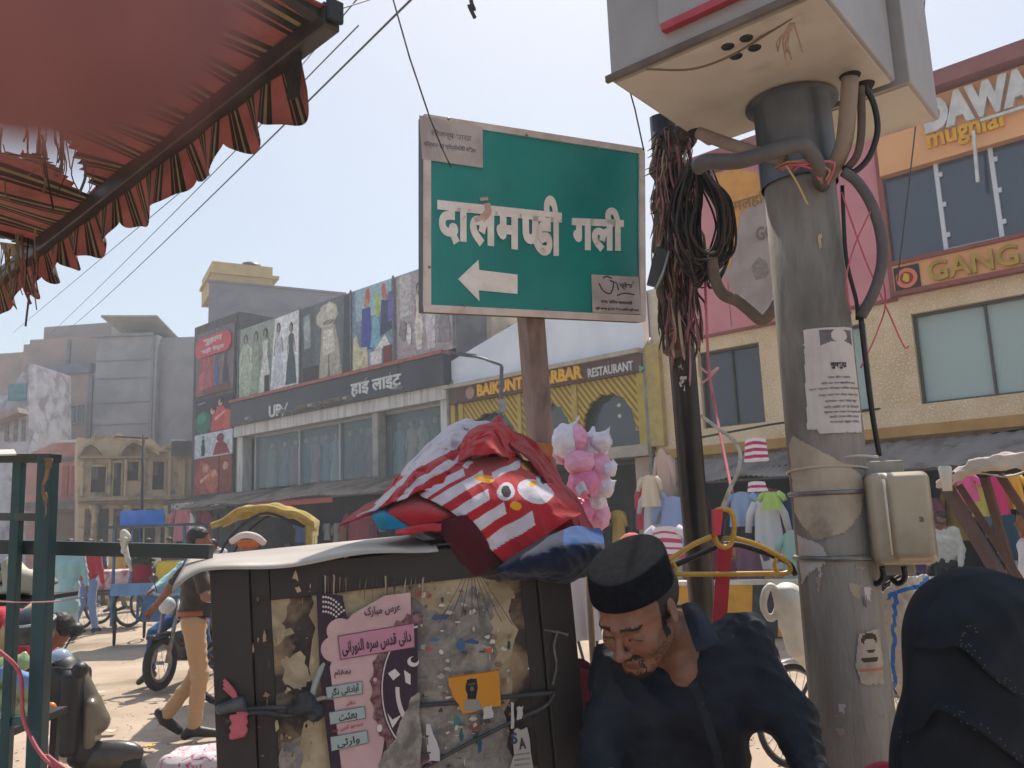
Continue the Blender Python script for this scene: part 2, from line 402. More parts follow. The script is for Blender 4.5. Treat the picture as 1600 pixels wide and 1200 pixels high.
mb.grid(lambda u, v: (-150 + 300 * u, -40 + 300 * v, .03 * noise.noise(Vector((u * 90, v * 90, 0)))- .03), 150, 150)
o = mb.build('ground', ground_m); tag(o, kind='structure')
# paved apron in front of the shops
mb = MB(FR); mb.box(-40, 20, -2.2, 8, -.05, .13); tag(mb.build('pavement', mat('#8f857a', '#7a7067', 2, .9, .2)), kind='structure')
# --- flat printed figures -------------------------------------------------------
def blob(cx, cz, rx, rz, n=14, jag=.0, seed=1):
    rg = random.Random(seed); return [(cx + rx * math.cos(2 * math.pi * k / n) * (1 + jag * rg.uniform(-1, 1)), cz + rz * math.sin(2 * math.pi * k / n) * (1 + jag * rg.uniform(-1, 1))) for k in range(n)]
def lady(x, z, h, w, dress, skin='#b98a6e', hair='#241c1a', flare=.5):
    """printed standing figure as outlines: dress, arms, face, hair ; x,z = feet centre"""
    return [(hair, blob(x, z + h * .90, w * .17, h * .085)), (dress, [(x - w * flare, z), (x + w * flare, z), (x + w * .36, z + h * .35), (x + w * .17, z + h * .58), (x + w * .27, z + h * .76), (x + w * .1, z + h * .81), (x - w * .1, z + h * .81), (x - w * .27, z + h * .76), (x - w * .17, z + h * .58), (x - w * .36, z + h * .35)]),
            (skin, [(x - w * .27, z + h * .75), (x - w * .2, z + h * .74), (x - w * .3, z + h * .48), (x - w * .37, z + h * .49)]),
            (skin, [(x + w * .27, z + h * .75), (x + w * .2, z + h * .74), (x + w * .33, z + h * .5), (x + w * .4, z + h * .52)]),
            (skin, blob(x, z + h * .885, w * .1, h * .065)), (skin, [(x - w * .05, z + h * .83), (x + w * .05, z + h * .83), (x + w * .05, z + h * .79), (x - w * .05, z + h * .79)])]
def printed(name, fr, x0, x1, z0, z1, y, bg, shapes, parent, thick=.03, label=None, border=None):
    """a printed panel: backing sheet plus thin ink shapes; shapes use 0..1 panel coordinates"""
    mb = MB(fr); cols = [bg]; mb.box(x0, x1, y, y + thick, z0, z1, 0)
    for k, (c, pts) in enumerate(shapes):
        if c not in cols: cols.append(c)
        mi = cols.index(c); yy = y - .0025 - .0012 * k
        q = [(x0 + min(max(p[0], 0.004), .996) * (x1 - x0), yy, z0 + min(max(p[1], 0.004), .996) * (z1 - z0)) for p in pts]
        mb.add(q, [tuple(range(len(q)))], mi)
    def tint(c, f): v = [int(c[i:i + 2], 16) for i in (1, 3, 5)]; return '#%02x%02x%02x' % tuple(max(0, min(255, int(q * f))) for q in v)
    return mb.build(name, [mat(tint(c, 1.08), tint(c, .8), 5, .6, lo=.35, hi=.65, dist=1.5) if isinstance(c, str) else c for c in cols], parent, label)
def rep(a, b, n): return [a + (b - a) * (k + .5) / n for k in range(n)]
# ================================================================= saree poster tower + showroom
showroom = thing('clothing_showroom', 'long two-storey clothing showroom with fashion hoardings above a black sign and glass front', 'shop building', FR @ Matrix.Translation((-22.95, 0, 0)))
conc = mat('#7d7b7c', '#6b696b', 1.6, .9, .2)
mb = MB(FR); mb.box(-22.95, -11.95, .25, 7, 5.0, 8.78); mb.box(-22.95, -11.95, 1.6, 7, 0, 5.0); mb.box(-22.95, -22.55, -.05, 1.6, 0, 5.0); mb.box(-12.25, -11.95, -.05, 1.6, 0, 5.0)
mb.build('wall', conc, showroom)
mb = MB(FR); mb.box(-22.9, -11.95, -.18, .25, 5.05, 5.43); mb.box(-22.85, -22.5, -.06, .3, 2.9, 5.05); mb.box(-12.3, -11.97, -.06, .3, 2.9, 5.05); mb.build('white_band', mat('#cbc9c6', '#a9a5a0', 2.5, .7, stretch=(4, 1, .3)), showroom)
mb = MB(FR); mb.box(-22.95, -11.9, -.3, .25, 5.43, 6.27); sg = mb.build('shop_sign', mat('#3b3c42', '#2f3036', .8, .45), showroom)
mb = MB(FR); mb.box(-22.97, -11.9, -.36, .2, 6.27, 6.37); mb.build('red_sill', mat('#a4665c', '#8b5148', 3, .7), showroom)
def ft(body, x0, x1, y0, off, par, m, h=None, bold=.02, lab=None, fr=FR, ex=.03, shear=0):
    a, z = loc(fr, x0, y0, off); b, _ = loc(fr, x1, y0, off)
    return text(body, fr, a, off, z, m, par, 'lettering', width=b - a, height=h, bold=bold, extrude=ex, label=lab, shear=shear)
LET = mat('#cfcfcd', '#bdbcba', 5, .5)
ft('हाई लाईट', 549, 628, 622, -.3, sg, LET, h=.52, bold=.03)
ft('UP', 421, 440, 653, -.3, sg, LET, h=.4, bold=.03)
strokes(FR, [(.05, [loc(FR, 441, 651, -.3), loc(FR, 450, 629, -.3)]), (.05, [loc(FR, 440, 634, -.3), loc(FR, 444, 643, -.3)])], -.3, LET, sg, depth=.02)
ft('EVERY FASHION MATTERS', 463, 533, 641, -.3, sg, mat('#8f7d63', None, rough=.6), h=.13, bold=.01)
mb = MB(FR); mb.box(-13.75, -13.72, -.315, -.29, 5.46, 6.24); mb.build('panel_joint', DARK, sg)
# hoardings
def px_s(x, y=600): return fl(x, y, -.1)[0]
hb = [px_s(373.5), px_s(470), px_s(551), px_s(619), px_s(714)]
G1 = [('#d2d6d2', [(0, 0), (1, 0), (1, 1), (0, 1)])]
s1 = [('#8d9a90', blob(.3, .5, .3, .55, 9, .3, 3)), ('#b9c4b6', blob(.15, .35, .2, .4, 11, .25, 4))]
for i, (x, c) in enumerate([(.12, '#a9b8a4'), (.3, '#8fa38f'), (.46, '#c9cfc8')]): s1 += lady(x, .02, .9, .2, c, '#a08a7c')
s1 += [('#dfe2e4', [(.55, 0), (1, 0), (1, 1), (.62, .98)])] + lady(.68, .05, .88, .2, '#c4c8d0', '#9a8578') + lady(.88, .04, .84, .17, '#3f5054', '#a98f80') + [('#2a2c2e', [(.46, .0), (.54, .0), (.54, .24), (.46, .24)])]
printed('hoarding', FR, hb[0], hb[1] - .03, 6.39, 8.93, -.12, '#98a199', s1, showroom, label='faded pale green hoarding of standing women')
s2 = [('#545c5f', [(.02, .02), (.3, .02), (.28, .98), (.02, .98)]), ('#8d979a', [(.08, .45), (.22, .45), (.2, .9), (.06, .88)]), ('#c3bcae', blob(.55, .78, .2, .17, 9, .2, 5)), ('#b0a897', [(.38, .02), (.82, .02), (.78, .35), (.7, .66), (.44, .66), (.42, .4)]),
      ('#d6d0c4', [(.46, .3), (.7, .32), (.66, .62), (.48, .62)]), ('#6e6a64', [(.56, .02), (.6, .02), (.59, .3), (.57, .3)]), ('#3c4144', [(.84, .02), (.98, .02), (.98, .98), (.88, .98)]), ('#2e2f36', [(.06, -.02), (.38, 0), (.38, .2), (.06, .2)]), ('#a9aeae', blob(.14, .72, .07, .16, 10, .1)), ('#cfc8ba', blob(.55, .9, .15, .05, 9, .2, 6)), ('#8f8676', blob(.58, .71, .13, .03, 9, .2, 6))]
printed('hoarding', FR, hb[1], hb[2] - .03, 6.39, 8.93, -.12, '#666d70', s2, showroom, label='dark grey hoarding with one large cream figure')
s3 = [('#9fc0c6', [(.1, .6), (.95, .65), (.95, 1), (.1, 1)]), ('#45479a', [(.22, .25), (.5, .22), (.46, .74), (.26, .74)]), ('#c8564e', blob(.4, .88, .06, .1)), ('#b8c24d', blob(.62, .72, .05, .16)), ('#3a3f63', [(.68, .35), (.96, .4), (.95, .75), (.72, .78)]), ('#c25a5a', blob(.78, .88, .05, .1)), ('#6a5fb0', [(.86, .5), (.98, .5), (.97, .85), (.88, .85)]),
      ('#7ab0c2', [(.45, .25), (.7, .2), (.66, .6), (.52, .6)]), ('#e0ded6', [(.55, .2), (.92, .2), (.8, .36)]), ('#cfc6a0', [(.02, .02), (.4, .02), (.38, .26), (.2, .28), (.12, .45), (.05, .4)]), ('#d9d6d2', [(.45, .03), (.72, .03), (.72, .2), (.45, .18)]), ('#7a2f30', [(.75, .0), (.95, .0), (.95, .22), (.75, .22)]), ('#b78a72', blob(.36, .8, .05, .06)), ('#a97c68', blob(.82, .8, .05, .05))]
printed('hoarding', FR, hb[2], hb[3] - .03, 6.39, 8.93, -.12, '#7f93a6', s3, showroom, label='bright hoarding with children in blue and purple')
s4 = [('#a79c9e', [(.06, .02), (.98, .02), (.98, .2), (.06, .16)]), ('#c4bdbd', [(.1, .5), (.3, .5), (.3, .98), (.1, .98)])] + lady(.42, .08, .78, .2, '#d6cbbf', '#a98875', flare=.2) + lady(.62, .06, .86, .24, '#cfc5c8', '#a98875', flare=.25) + lady(.84, .1, .7, .2, '#8d8388', '#a98875') + [('#8f8486', blob(.15, .34, .07, .12, 9, .2)), ('#dcd6d4', blob(.26, .28, .05, .12, 9, .2)), ('#6f686c', [(.0, .02), (.03, .02), (.03, .98), (0, .98)])]
printed('hoarding', FR, hb[3], hb[4], 6.39, 8.93, -.12, '#a9a2a6', s4, showroom, label='grey pink hoarding of men standing')
mb = MB(FR)
for x in hb:
    mb = MB(FR); mb.box(x - .05, x + .02, -.16, -.13, 6.38, 8.98); mb.build('hoarding_frame', mat('#6d6c6e', '#55545a', 5, .6), showroom)
# display window
mb = MB(FR); mb.box(-22.5, -12.3, .5, 1.6, 3.0, 3.16); mb.build('display_floor', mat('#8d8378', None, rough=.7), showroom)
mb = MB(FR)
cur = ['#54646b', '#6d7f86', '#3d4a55', '#7b6a60', '#8aa0a6', '#5d5550', '#93a7a6', '#665f66']
for i in range(24): mb.box(-22.4 + i * .42, -22.4 + (i + 1) * .42 - .02, 1.38 + .05 * (i % 3), 1.45 + .05 * (i % 3), 3.17, 4.9, i * 5 % 8)
mb.build('hanging_stock', [cloth(c) for c in cur], showroom)
gm = glass('#8fa2a8', .05, .72)
ed = [-22.1, -19.4, -17.2, -15.1, -12.4]
for i in range(4):
    mb = MB(FR); mb.box(ed[i] + .05, ed[i + 1] - .05, .28, .30, 3.2, 4.98); mb.build('display_window', gm, showroom)
mb = MB(FR)
for x in ed: mb.box(x - .04, x + .04, .2, .34, 3.16, 5.05)
mb.box(-22.2, -12.3, .22, .33, 4.97, 5.05); mb.build('window_frame', mat('#9ea3a4', None, rough=.4), showroom)
mb = MB(FR); mb.box(-15.2, -14.95, -.1, .2, 2.9, 5.04); mb.build('pillar', mat('#a09c98', '#8d8883', 3, .8), showroom)
# mannequins in the window
def mannequin(parent_group, s, y, z, h, col, label, fr=FR, skin='#c9b09c', wide=1.0):
    t = thing('mannequin', label, 'mannequin', fr @ Matrix.Translation((s, y, z)), parent_group); f2 = fr @ Matrix.Translation((s, y, z))
    mb = MB(f2); mb.lathe([(.001, 0), (.2 * wide, .02), (.19 * wide, h * .2), (.13, h * .5), (.1, h * .62), (.15, h * .74), (.16, h * .8), (.06, h * .86), (.045, h * .88)], seg=14)
    mb.tube([(-.15, 0, h * .79), (-.22, -.02, h * .62), (-.18, -.08, h * .48)], [.045, .04, .03], 8); mb.tube([(.15, 0, h * .79), (.22, -.02, h * .62), (.18, -.08, h * .48)], [.045, .04, .03], 8)
    mb.build('dress', cloth(col, None, .3, 40), t)
    mb = MB(f2); mb.sphere((0, 0, h * .94), (.065, .075, .1)); mb.tube([(0, 0, h * .85), (0, 0, h * .9)], .035, 8); mb.build('head', mat(skin, None, rough=.4), t)
    return t
mcols = [('#8f9a86', 'olive'), ('#4f6f86', 'slate blue'), ('#8a4c46', 'brick red'), ('#3e6e8f', 'blue'), ('#b77f84', 'dusty pink'), ('#4a86a0', 'teal blue'), ('#9fb4b4', 'pale teal'), ('#2c3b52', 'navy'), ('#25384a', 'dark blue'), ('#7c3b38', 'maroon'), ('#8db7b0', 'mint'), ('#c4bda6', 'cream'), ('#b0a98e', 'beige'), ('#3f4a44', 'dark green')]
xs = [425, 445, 462, 478, 495, 511, 526, 548, 566, 583, 625, 645, 662, 682]
nth = ['first', 'second', 'third', 'fourth', 'fifth', 'sixth', 'seventh', 'eighth', 'ninth', 'tenth', 'eleventh', 'twelfth', 'thirteenth', 'last']
for i, x in enumerate(xs):
    s, _ = fl(x, 740, .75); mannequin('mannequins in the showroom window', s, .75, 3.17, 1.62, mcols[i][0], 'mannequin in a %s dress, %s from the left in the upstairs showroom window' % (mcols[i][1], nth[i]))
# sheet awnings
def awning(label, s0, s1, zb, zt, out, m, skew=0, fr=FR, grp='sheet awnings over the ground-floor shops'):
    t = thing('awning', label, 'awning', fr @ Matrix.Translation(((s0 + s1) / 2, -.2, zb)), grp)
    mb = MB(fr); nn = 40
    mb.grid(lambda u, v: (s0 + (s1 - s0) * u + skew * v, -.2 - out * v, zt - (zt - zb) * v - .04 * math.sin(u * 9) * v + .015 * math.sin(u * 160)), 120, 6)
    mb.build('sheet', m, t, solid=.012)
    mb = MB(fr)
    for k in range(4):
        s = s0 + .1 + (s1 - s0 - .2) * k / 3; mb.bar((s, -.2, zt - .06), (s + skew, -.2 - out, zb - .05), .04, .04)
    mb.bar((s0, -.2 - out, zb - .04), (s1, -.2 - out, zb - .04), .04, .04); mb.build('frame', mat('#4e453f', None, rough=.8), t); return t
awn1 = mat('#8d7c6e', '#7a6a5e', 2, .8, .2, 20, c3='#5d5049', sc3=1.0); awn2 = mat('#8f8580', '#7d736d', 1.5, .85, .2, 20, c3='#6a615b')
awning('rusty brown sheet awning under the left end of the showroom windows', -23.5, -18.9, 2.62, 3.1, 1.6, awn1)
awning('buff sheet awning with red edge under the right half of the showroom windows', -18.6, -12.0, 2.6, 3.15, 1.9, awn1, -.4)
mb = MB(FR); mb.box(-18.4, -14.4, -2.12, -2.09, 2.42, 2.56); topmesh(mb.build('awning_fringe', cloth('#a8483f')), 'red cloth fringe strip hanging along the awning edge', 'fringe')
# poster tower
tower = thing('poster_tower', 'tall narrow wall carrying four stacked saree posters beside the showroom', 'building', FR @ Matrix.Translation((-24.5, 0, 0)))
mb = MB(FR); mb.box(-26.3, -22.98, .0, 6, 0, 9.7); mb.box(-25.95, -23.05, -.08, 0, 3.0, 9.6); mb.build('wall', mat('#5e5b5d', '#4d4a4d', 2, .9, .2), tower)
tz = [fl(340, y, -.12)[1] for y in (512, 613, 619, 673, 712, 771)]
a, b = -25.85, -23.1
sh = [('#9c4a4e', [(.0, .05), (.5, .02), (.48, .5), (.3, .66), (.12, .6)]), ('#b8616b', [(.05, .1), (.44, .06), (.36, .4), (.1, .34)])] + lady(.28, .1, .66, .22, '#b0525c') + lady(.55, .05, .7, .18, '#4a5a94', flare=.2) + lady(.8, .05, .66, .2, '#33344d', flare=.3) + [('#6d3a3a', [(.2, .0), (.9, .0), (.9, .12), (.2, .1)])]
pp = printed('poster', FR, a, b, tz[1], tz[0], -.12, '#6f6668', sh, tower, label='top poster with a red pill-shaped heading')
mb = MB(FR); cx, cz = (a + b) / 2 - .05, tz[0] - .62
mb.prism([(cx + .95 + .38 * math.cos(t), cz + .38 * math.sin(t)) for t in [-math.pi / 2 + math.pi * k / 10 for k in range(11)]] + [(cx - .95 + .38 * math.cos(t), cz + .38 * math.sin(t)) for t in [math.pi / 2 + math.pi * k / 10 for k in range(11)]], -.19, -.14)
pl = mb.build('heading_plate', mat('#c23b45', '#b23540', 3, .5), tower)
text('सुहाग', FR, cx - .7, -.19, cz + .02, LET, pl, width=1.4, height=.26, bold=.03, extrude=.01); text('साड़ी सेन्टर', FR, cx - .85, -.19, cz - .3, LET, pl, width=1.7, height=.24, bold=.03, extrude=.01)
sh = [('#2f6b55', blob(.22, .3, .22, .34, 12, .1)), ('#3f8a68', blob(.18, .45, .13, .16)), ('#b8423c', [(.42, .0), (.98, .0), (.98, .5), (.8, .62), (.6, .5), (.48, .55)]), ('#c4584a', blob(.85, .3, .14, .28))] + [('#c79a80', blob(.48, .6, .06, .1)), ('#c79a80', blob(.68, .8, .06, .1)), ('#1d1618', blob(.52, .68, .05, .08)), ('#1d1618', blob(.73, .86, .05, .09)), ('#c23d3d', [(.52, .3), (.8, .3), (.78, .68), (.6, .7)]), ('#c79a80', [(.55, .3), (.82, .5), (.8, .56), (.53, .38)]), ('#8f9098', [(.06, .86), (.28, .88), (.28, .92), (.06, .9)])]
printed('poster', FR, a, b, tz[3], tz[2], -.12, '#2d2c3c', sh, tower, label='dark poster of two women in green and red sarees')
sh = [('#b9c3cb', [(0, 0), (.45, 0), (.45, 1), (0, 1)])] + lady(.24, .08, .86, .16, '#23242b', '#8f7465', flare=.25) + [('#a83646', [(.5, .05), (.95, .05), (.85, .45), (.75, .6), (.6, .55)]), ('#8f2c3d', blob(.72, .3, .17, .25)), ('#7a2530', blob(.7, .72, .1, .18))]
printed('poster', FR, a, b, tz[4], tz[3] - .02, -.12, '#c4cad2', sh, tower, label='white poster of a man in black and a red bride')
sh = [('#a4584c', blob(.25, .5, .22, .42, 10, .2)), ('#b96a58', blob(.5, .35, .18, .3, 10, .2)), ('#8a453f', blob(.82, .45, .13, .45, 10, .1)), ('#cf9780', blob(.32, .72, .09, .12)), ('#cf9780', blob(.55, .55, .08, .11)), ('#cf9780', blob(.84, .72, .07, .11)), ('#5a2422', [(.66, 0), (.7, 0), (.7, 1), (.66, 1)]), ('#d4a48c', [(.2, .3), (.42, .5), (.4, .56), (.18, .4)])]
printed('poster', FR, a, b, tz[5], tz[4] - .02, -.12, '#8c4640', sh, tower, label='red brown poster of three people')
mb = MB(FR); mb.box(-27.6, -23.2, -.25, -.05, 2.55, 3.0); q = mb.build('shop_sign', mat('#5f5955', None, rough=.7), tower); text('HOSIERY CORNER', FR, -27.3, -.25, 2.66, LET, q, width=3.6, height=.24, bold=.03, extrude=.01)
# ================================================================= restaurant
rest = thing('restaurant_building', 'yellow arched restaurant front with brown sign board and white roof sheet', 'restaurant', FR @ Matrix.Translation((-8.8, 0, 0)))
cream = mat('#c6b99f', '#b3a58c', 2, .85, .15)
mb = MB(FR); mb.box(-11.85, -5.7, 1.0, 7, 0, 5.3); mb.box(-11.85, -5.7, .05, 1, 3.0, 3.25); mb.build('wall', mat('#7b746c', '#6c655e', 3), rest)
mb = MB(FR); mb.prism([(-11.88, 5.36), (-5.72, 5.36), (-5.72, 7.05), (-8.4, 6.98), (-11.88, 6.08)], -.02, .2); mb.build('roof_sheet', mat('#dfe1e8', '#d0d3dc', .7, .5, .1, 3), rest)
mb = MB(FR); mb.box(-11.9, -5.68, -.35, .1, 5.27, 5.37); mb.box(-11.9, -5.66, -.25, .05, 3.02, 3.27); mb.build('cornice', mat('#b5aa98', '#9d9384', 3, .85), rest)
mb = MB(FR); mb.box(-11.8, -5.7, -.22, 0, 4.86, 5.268); sg = mb.build('sign_board', mat('#5e3f38', '#533630', 2, .6), rest)
YEL = mat('#e0a712', '#d39a0e', 4, .45)
ft('BAIKUNTH DARBAR', 748, 914, 620.5, -.22, sg, YEL, h=.32, bold=.05, ex=.06); ft('RESTAURANT', 920, 991, 590.5, -.22, sg, LET, h=.21, bold=.02)
cx, cz = loc(FR, 735, 614, -.22); mb = MB(FR); mb.prism(blob(cx, cz, .16, .16, 18), -.24, -.22); mb.build('emblem', mat('#a0806c', None, rough=.5), sg)
cx, cz = loc(FR, 1002, 576, -.22); mb = MB(FR); mb.prism(blob(cx, cz, .09, .1, 3), -.24, -.22); mb.build('emblem', mat('#5d9a78', None, rough=.5), sg)
jali = bpy.data.materials.new('lattice'); jali.use_nodes = True; nt = jali.node_tree; b_ = nt.nodes['Principled BSDF']; b_.inputs['Roughness'].default_value = .6
tc = nt.nodes.new('ShaderNodeTexCoord'); wv = nt.nodes.new('ShaderNodeTexWave'); mp = nt.nodes.new('ShaderNodeMapping'); mp.inputs['Rotation'].default_value = (0, R(38), 0); nt.links.new(tc.outputs['Object'], mp.inputs[0]); nt.links.new(mp.outputs[0], wv.inputs[0]); wv.inputs['Scale'].default_value = 2.6
rp = nt.nodes.new('ShaderNodeValToRGB'); rp.color_ramp.elements[0].position = .35; rp.color_ramp.elements[0].color = lin('#7d6522') + (1,); rp.color_ramp.elements[1].position = .6; rp.color_ramp.elements[1].color = lin('#bfa032') + (1,); nt.links.new(wv.outputs[0], rp.inputs[0]); nt.links.new(rp.outputs[0], b_.inputs['Base Color'])
def arch(x0, x1, zs, zt, n=7):
    """scalloped arch underside from (x0,zs) up to apex zt and down to (x1,zs)"""
    pts = []; m = (x0 + x1) / 2
    for k in range(n):
        t0, t1 = k / n, (k + 1) / n
        for q in (0, .33, .66):
            t = t0 + (t1 - t0) * q; ang = math.pi * t; px = m - (x1 - x0) / 2 * math.cos(ang); pz = zs + (zt - zs) * math.sin(ang) ** .8
            pts.append((px, pz - (.07 * math.sin(math.pi * q) if q else -.0)))
    pts.append((x1, zs)); return pts
jb = [-11.45, -9.35, -7.62, -5.8]
for i in range(3):
    x0, x1 = jb[i] + .0, jb[i + 1] - .12
    pts = [(x0, 4.86), (x0, 3.6), (x0 + .12, 3.6)] + arch(x0 + .12, x1 - .12, 3.62, 4.55) + [(x1 - .12, 3.6), (x1, 3.6), (x1, 4.86)]
    mb = MB(FR); mb.prism(pts, -.08, .0); mb.build('arch_lattice', jali, rest)
for x, x_ in ((-11.85, -11.69), (-11.55, -11.39), (-9.47, -9.35), (-7.76, -7.6), (-5.93, -5.7)):
    mb = MB(FR); mb.box(x, x_, -.12, .1, 3.27, 4.86); mb.build('column', mat('#b79f4a', '#a78f3d', 4, .7), rest)
mb = MB(FR); mb.box(-11.4, -5.9, .18, .2, 3.27, 4.85); mb.build('window_glass', glass('#4a5058', .08, .25), rest)
mb = MB(FR); mb.box(-11.4, -5.9, .85, .9, 3.27, 4.85); mb.box(-7.3, -6.2, .3, .34, 3.27, 3.95, 1); mb.build('interior', [mat('#5d5a58', None), mat('#9a8488', '#8a7478', 2)], rest)
lampm = mat('#ffeccc', None, emit=1.0)
for (x, y) in [(967, 633), (968, 650)]:
    cx, cz = loc(FR, x, y, .5); mb = MB(FR); mb.sphere((cx, .5, cz), .045); mb.build('lamp', lampm, rest)
# blue-glazed block set back behind the restaurant roof sheet
blk = thing('glazed_block', 'cream block with blue glass set back behind the white roof sheet', 'building', FR @ Matrix.Translation((-10, 2, 0)))
mb = MB(FR); mb.box(-13.0, -11.75, 1.5, 6, 0, 8.05); mb.box(-11.75, -6.5, 2.2, 6, 0, 7.4); mb.build('wall', cream, blk)
for k in range(8):
    mb = MB(FR); x = -11.7 + k * .6; mb.box(x + .03, x + .57, 2.12, 2.19, 5.9, 7.35); mb.build('window', glass('#5a6da8', .1), blk)
# ================================================================= orange / cream building on the right
hotel = thing('restaurant_block', 'cream and orange block with large glass windows, white letters on top fascia', 'building', FR @ Matrix.Translation((1, 0, 0)))
stone = mat('#d9bf98', '#c8ab82', 1.0, .9, .25, 60, c3='#e2dacb', sc3=34, lo3=.53, hi3=.62)
wins = [(-4.42, -3.06), (-2.35, -.97), (-.18, 2.1), (2.9, 5.2), (6.0, 8.3)]
mb = MB(FR); zb, zt = 3.47, 5.08; xs_ = [-5.6] + [v for w in wins for v in w] + [9]
mb.box(-5.6, 9, 0, .3, 2.95, zb); mb.box(-5.6, 9, 0, .3, zt, 5.42)
for k in range(0, len(xs_), 2): mb.box(xs_[k], xs_[k + 1], 0, .3, zb, zt)
mb.box(-5.6, 9, .9, 7, 0, 5.42); mb.box(-4.6, 9, .9, 7, 5.42, 8.86); mb.build('wall', stone, hotel)
mb = MB(FR); mb.box(-5.6, 9, -.06, 0, 2.93, 3.12); mb.build('band', mat('#b98f55', '#a88049', 2, .8), hotel)
for k, (x0, x1) in enumerate(wins):
    mb = MB(FR); mb.box(x0, x1, .2, .22, zb, zt); w = mb.build('window', glass('#4b5058' if k < 1 else '#b4c4be', .05, .3), hotel)
    mb = MB(FR); m_ = (x0 + x1) / 2; mb.box(m_ - .02, m_ + .02, .14, .2, zb, zt); mb.box(x0, x0 + .04, .1, .2, zb, zt); mb.box(x1 - .04, x1, .1, .2, zb, zt); mb.box(x0 + .04, x1 - .04, .1, .2, zt - .04, zt); mb.box(x0 + .04, x1 - .04, .1, .2, zb, zb + .04); mb.build('frame', mat('#4a4642', None, rough=.5), w)
    mb = MB(FR); mb.box(x0, x1, .5, .53, zb if k < 1 else zb + .55, zt); mb.box(x0 + .1, x1 - .1, .62, .65, zb, zt, 1); mb.build('curtain', [cloth('#4c4a4c') if k < 1 else mat('#d3dfd9', '#bccbc4', 1.2, .9, stretch=(12, 1, .2)), DARK], w)  # after the first window, pane and curtain colours are paled to imitate reflection
mb = MB(FR); mb.box(-4.6, -.36, -.04, .9, 5.42, 8.85); mb.build('pink_panel', mat('#cf878d', '#c47c83', 1.1, .7, .05), hotel)
mb = MB(FR)
for x in (-3.6, -2.6, -1.5): mb.box(x, x + .015, -.046, -.03, 5.5, 8.8)
mb.build('panel_joint', mat('#8d4d52', None), hotel)
OR = mat('#e3a875', '#dc9f69', 1.0, .6)
mb = MB(FR); mb.box(-.36, 9, -.12, .9, 5.5, 5.98); f1 = mb.build('lower_fascia', OR, hotel)
mb = MB(FR); mb.box(-.36, 9, -.2, .9, 7.66, 8.84); f2 = mb.build('upper_fascia', OR, hotel)
mb = MB(FR); mb.box(-.36, 9, -.18, .2, 5.42, 5.5); mb.box(-.36, 9, -.18, .2, 5.98, 6.05); mb.box(-.45, -.36, -.1, .9, 5.42, 8.84); mb.box(-4.6, -.36, -.07, .2, 5.36, 5.42); mb.build('trim', mat('#8f4e46', '#7f443d', 2, .7), hotel)
mb = MB(FR); mb.box(-4.7, 9, -.5, .9, 8.86, 9.14); mb.build('coping', mat('#8d5450', '#7c4845', 2, .7), hotel)
mb = MB(FR); mb.box(-.36, 9, .0, .03, 6.05, 7.66); mb.build('window_band', glass('#39424f', .05), hotel)
mb = MB(FR)
for x in (.53, 1.39, 2.3, 3.2, 4.1): mb.box(x - .035, x + .035, -.05, .0, 6.05, 7.66)
mb.box(.565, 1.355, -.04, .0, 6.05, 6.1)
for x in (.53, 1.39):
    for z in (6.3, 6.85, 7.4): mb.box(x + .035, x + .09, -.06, -.01, z, z + .08)
mb.build('window_mullion', mat('#c9ccd2', None, rough=.4), hotel)
mb = MB(FR); z0 = 7.0
a_, z_ = loc(FR, 1521, 205, -.35); c_, z2 = loc(FR, 1528, 285, -.35); mb.bar((a_, -.35, z_), (c_, -.35, z2), .05, .05); mb.bar((a_, -.35, z_), (a_, .0, z_), .03, .03); mb.build('bracket_lamp', LET, hotel)
cx, cz = loc(FR, 1444, 330, 0.0)
a_, z_ = loc(FR, 1449, 213, -.2); ft('DAWAT', 1449, 1663, 213, -.2, f2, LET, h=.62, bold=.07, ex=.12)
ft('mughlai', 1452, 1577, 243, -.2, f2, YEL, h=.46, bold=.03, ex=.06)
mb = MB(FR); a_, z_ = loc(FR, 1534, 193, -.2); mb.box(a_, a_ + 1.6, -.3, -.2, z_, z_ + .05); mb.build('underline', LET, f2)
ft('GANGA', 1453, 1640, 442, -.12, f1, mat('#b3922c', '#9c7d20', 4, .4), h=.36, bold=.015, ex=.08)
a_, z_ = loc(FR, 1418, 435, -.12); mb = MB(FR); mb.box(a_ - .21, a_ + .21, -.16, -.12, z_ - .22, z_ + .22, 0); mb.prism(blob(a_, z_, .18, .18, 20), -.175, -.161, 1); mb.prism(blob(a_, z_, .11, .11, 20), -.19, -.176, 2); mb.prism(blob(a_, z_, .06, .08, 9, .2), -.2, -.191, 3); mb.build('emblem_plate', [mat('#2d1d22', None), mat('#d9785a', None), mat('#8e3430', None), mat('#c9a92c', None)], f1)
awning('grey sheet awning over the shops right of the concrete pole', -1.6, 5, 2.32, 2.84, 1.3, awn2)
awning('short grey sheet awning left of the concrete pole', -4.3, -1.75, 2.35, 2.85, 1.2, awn2)
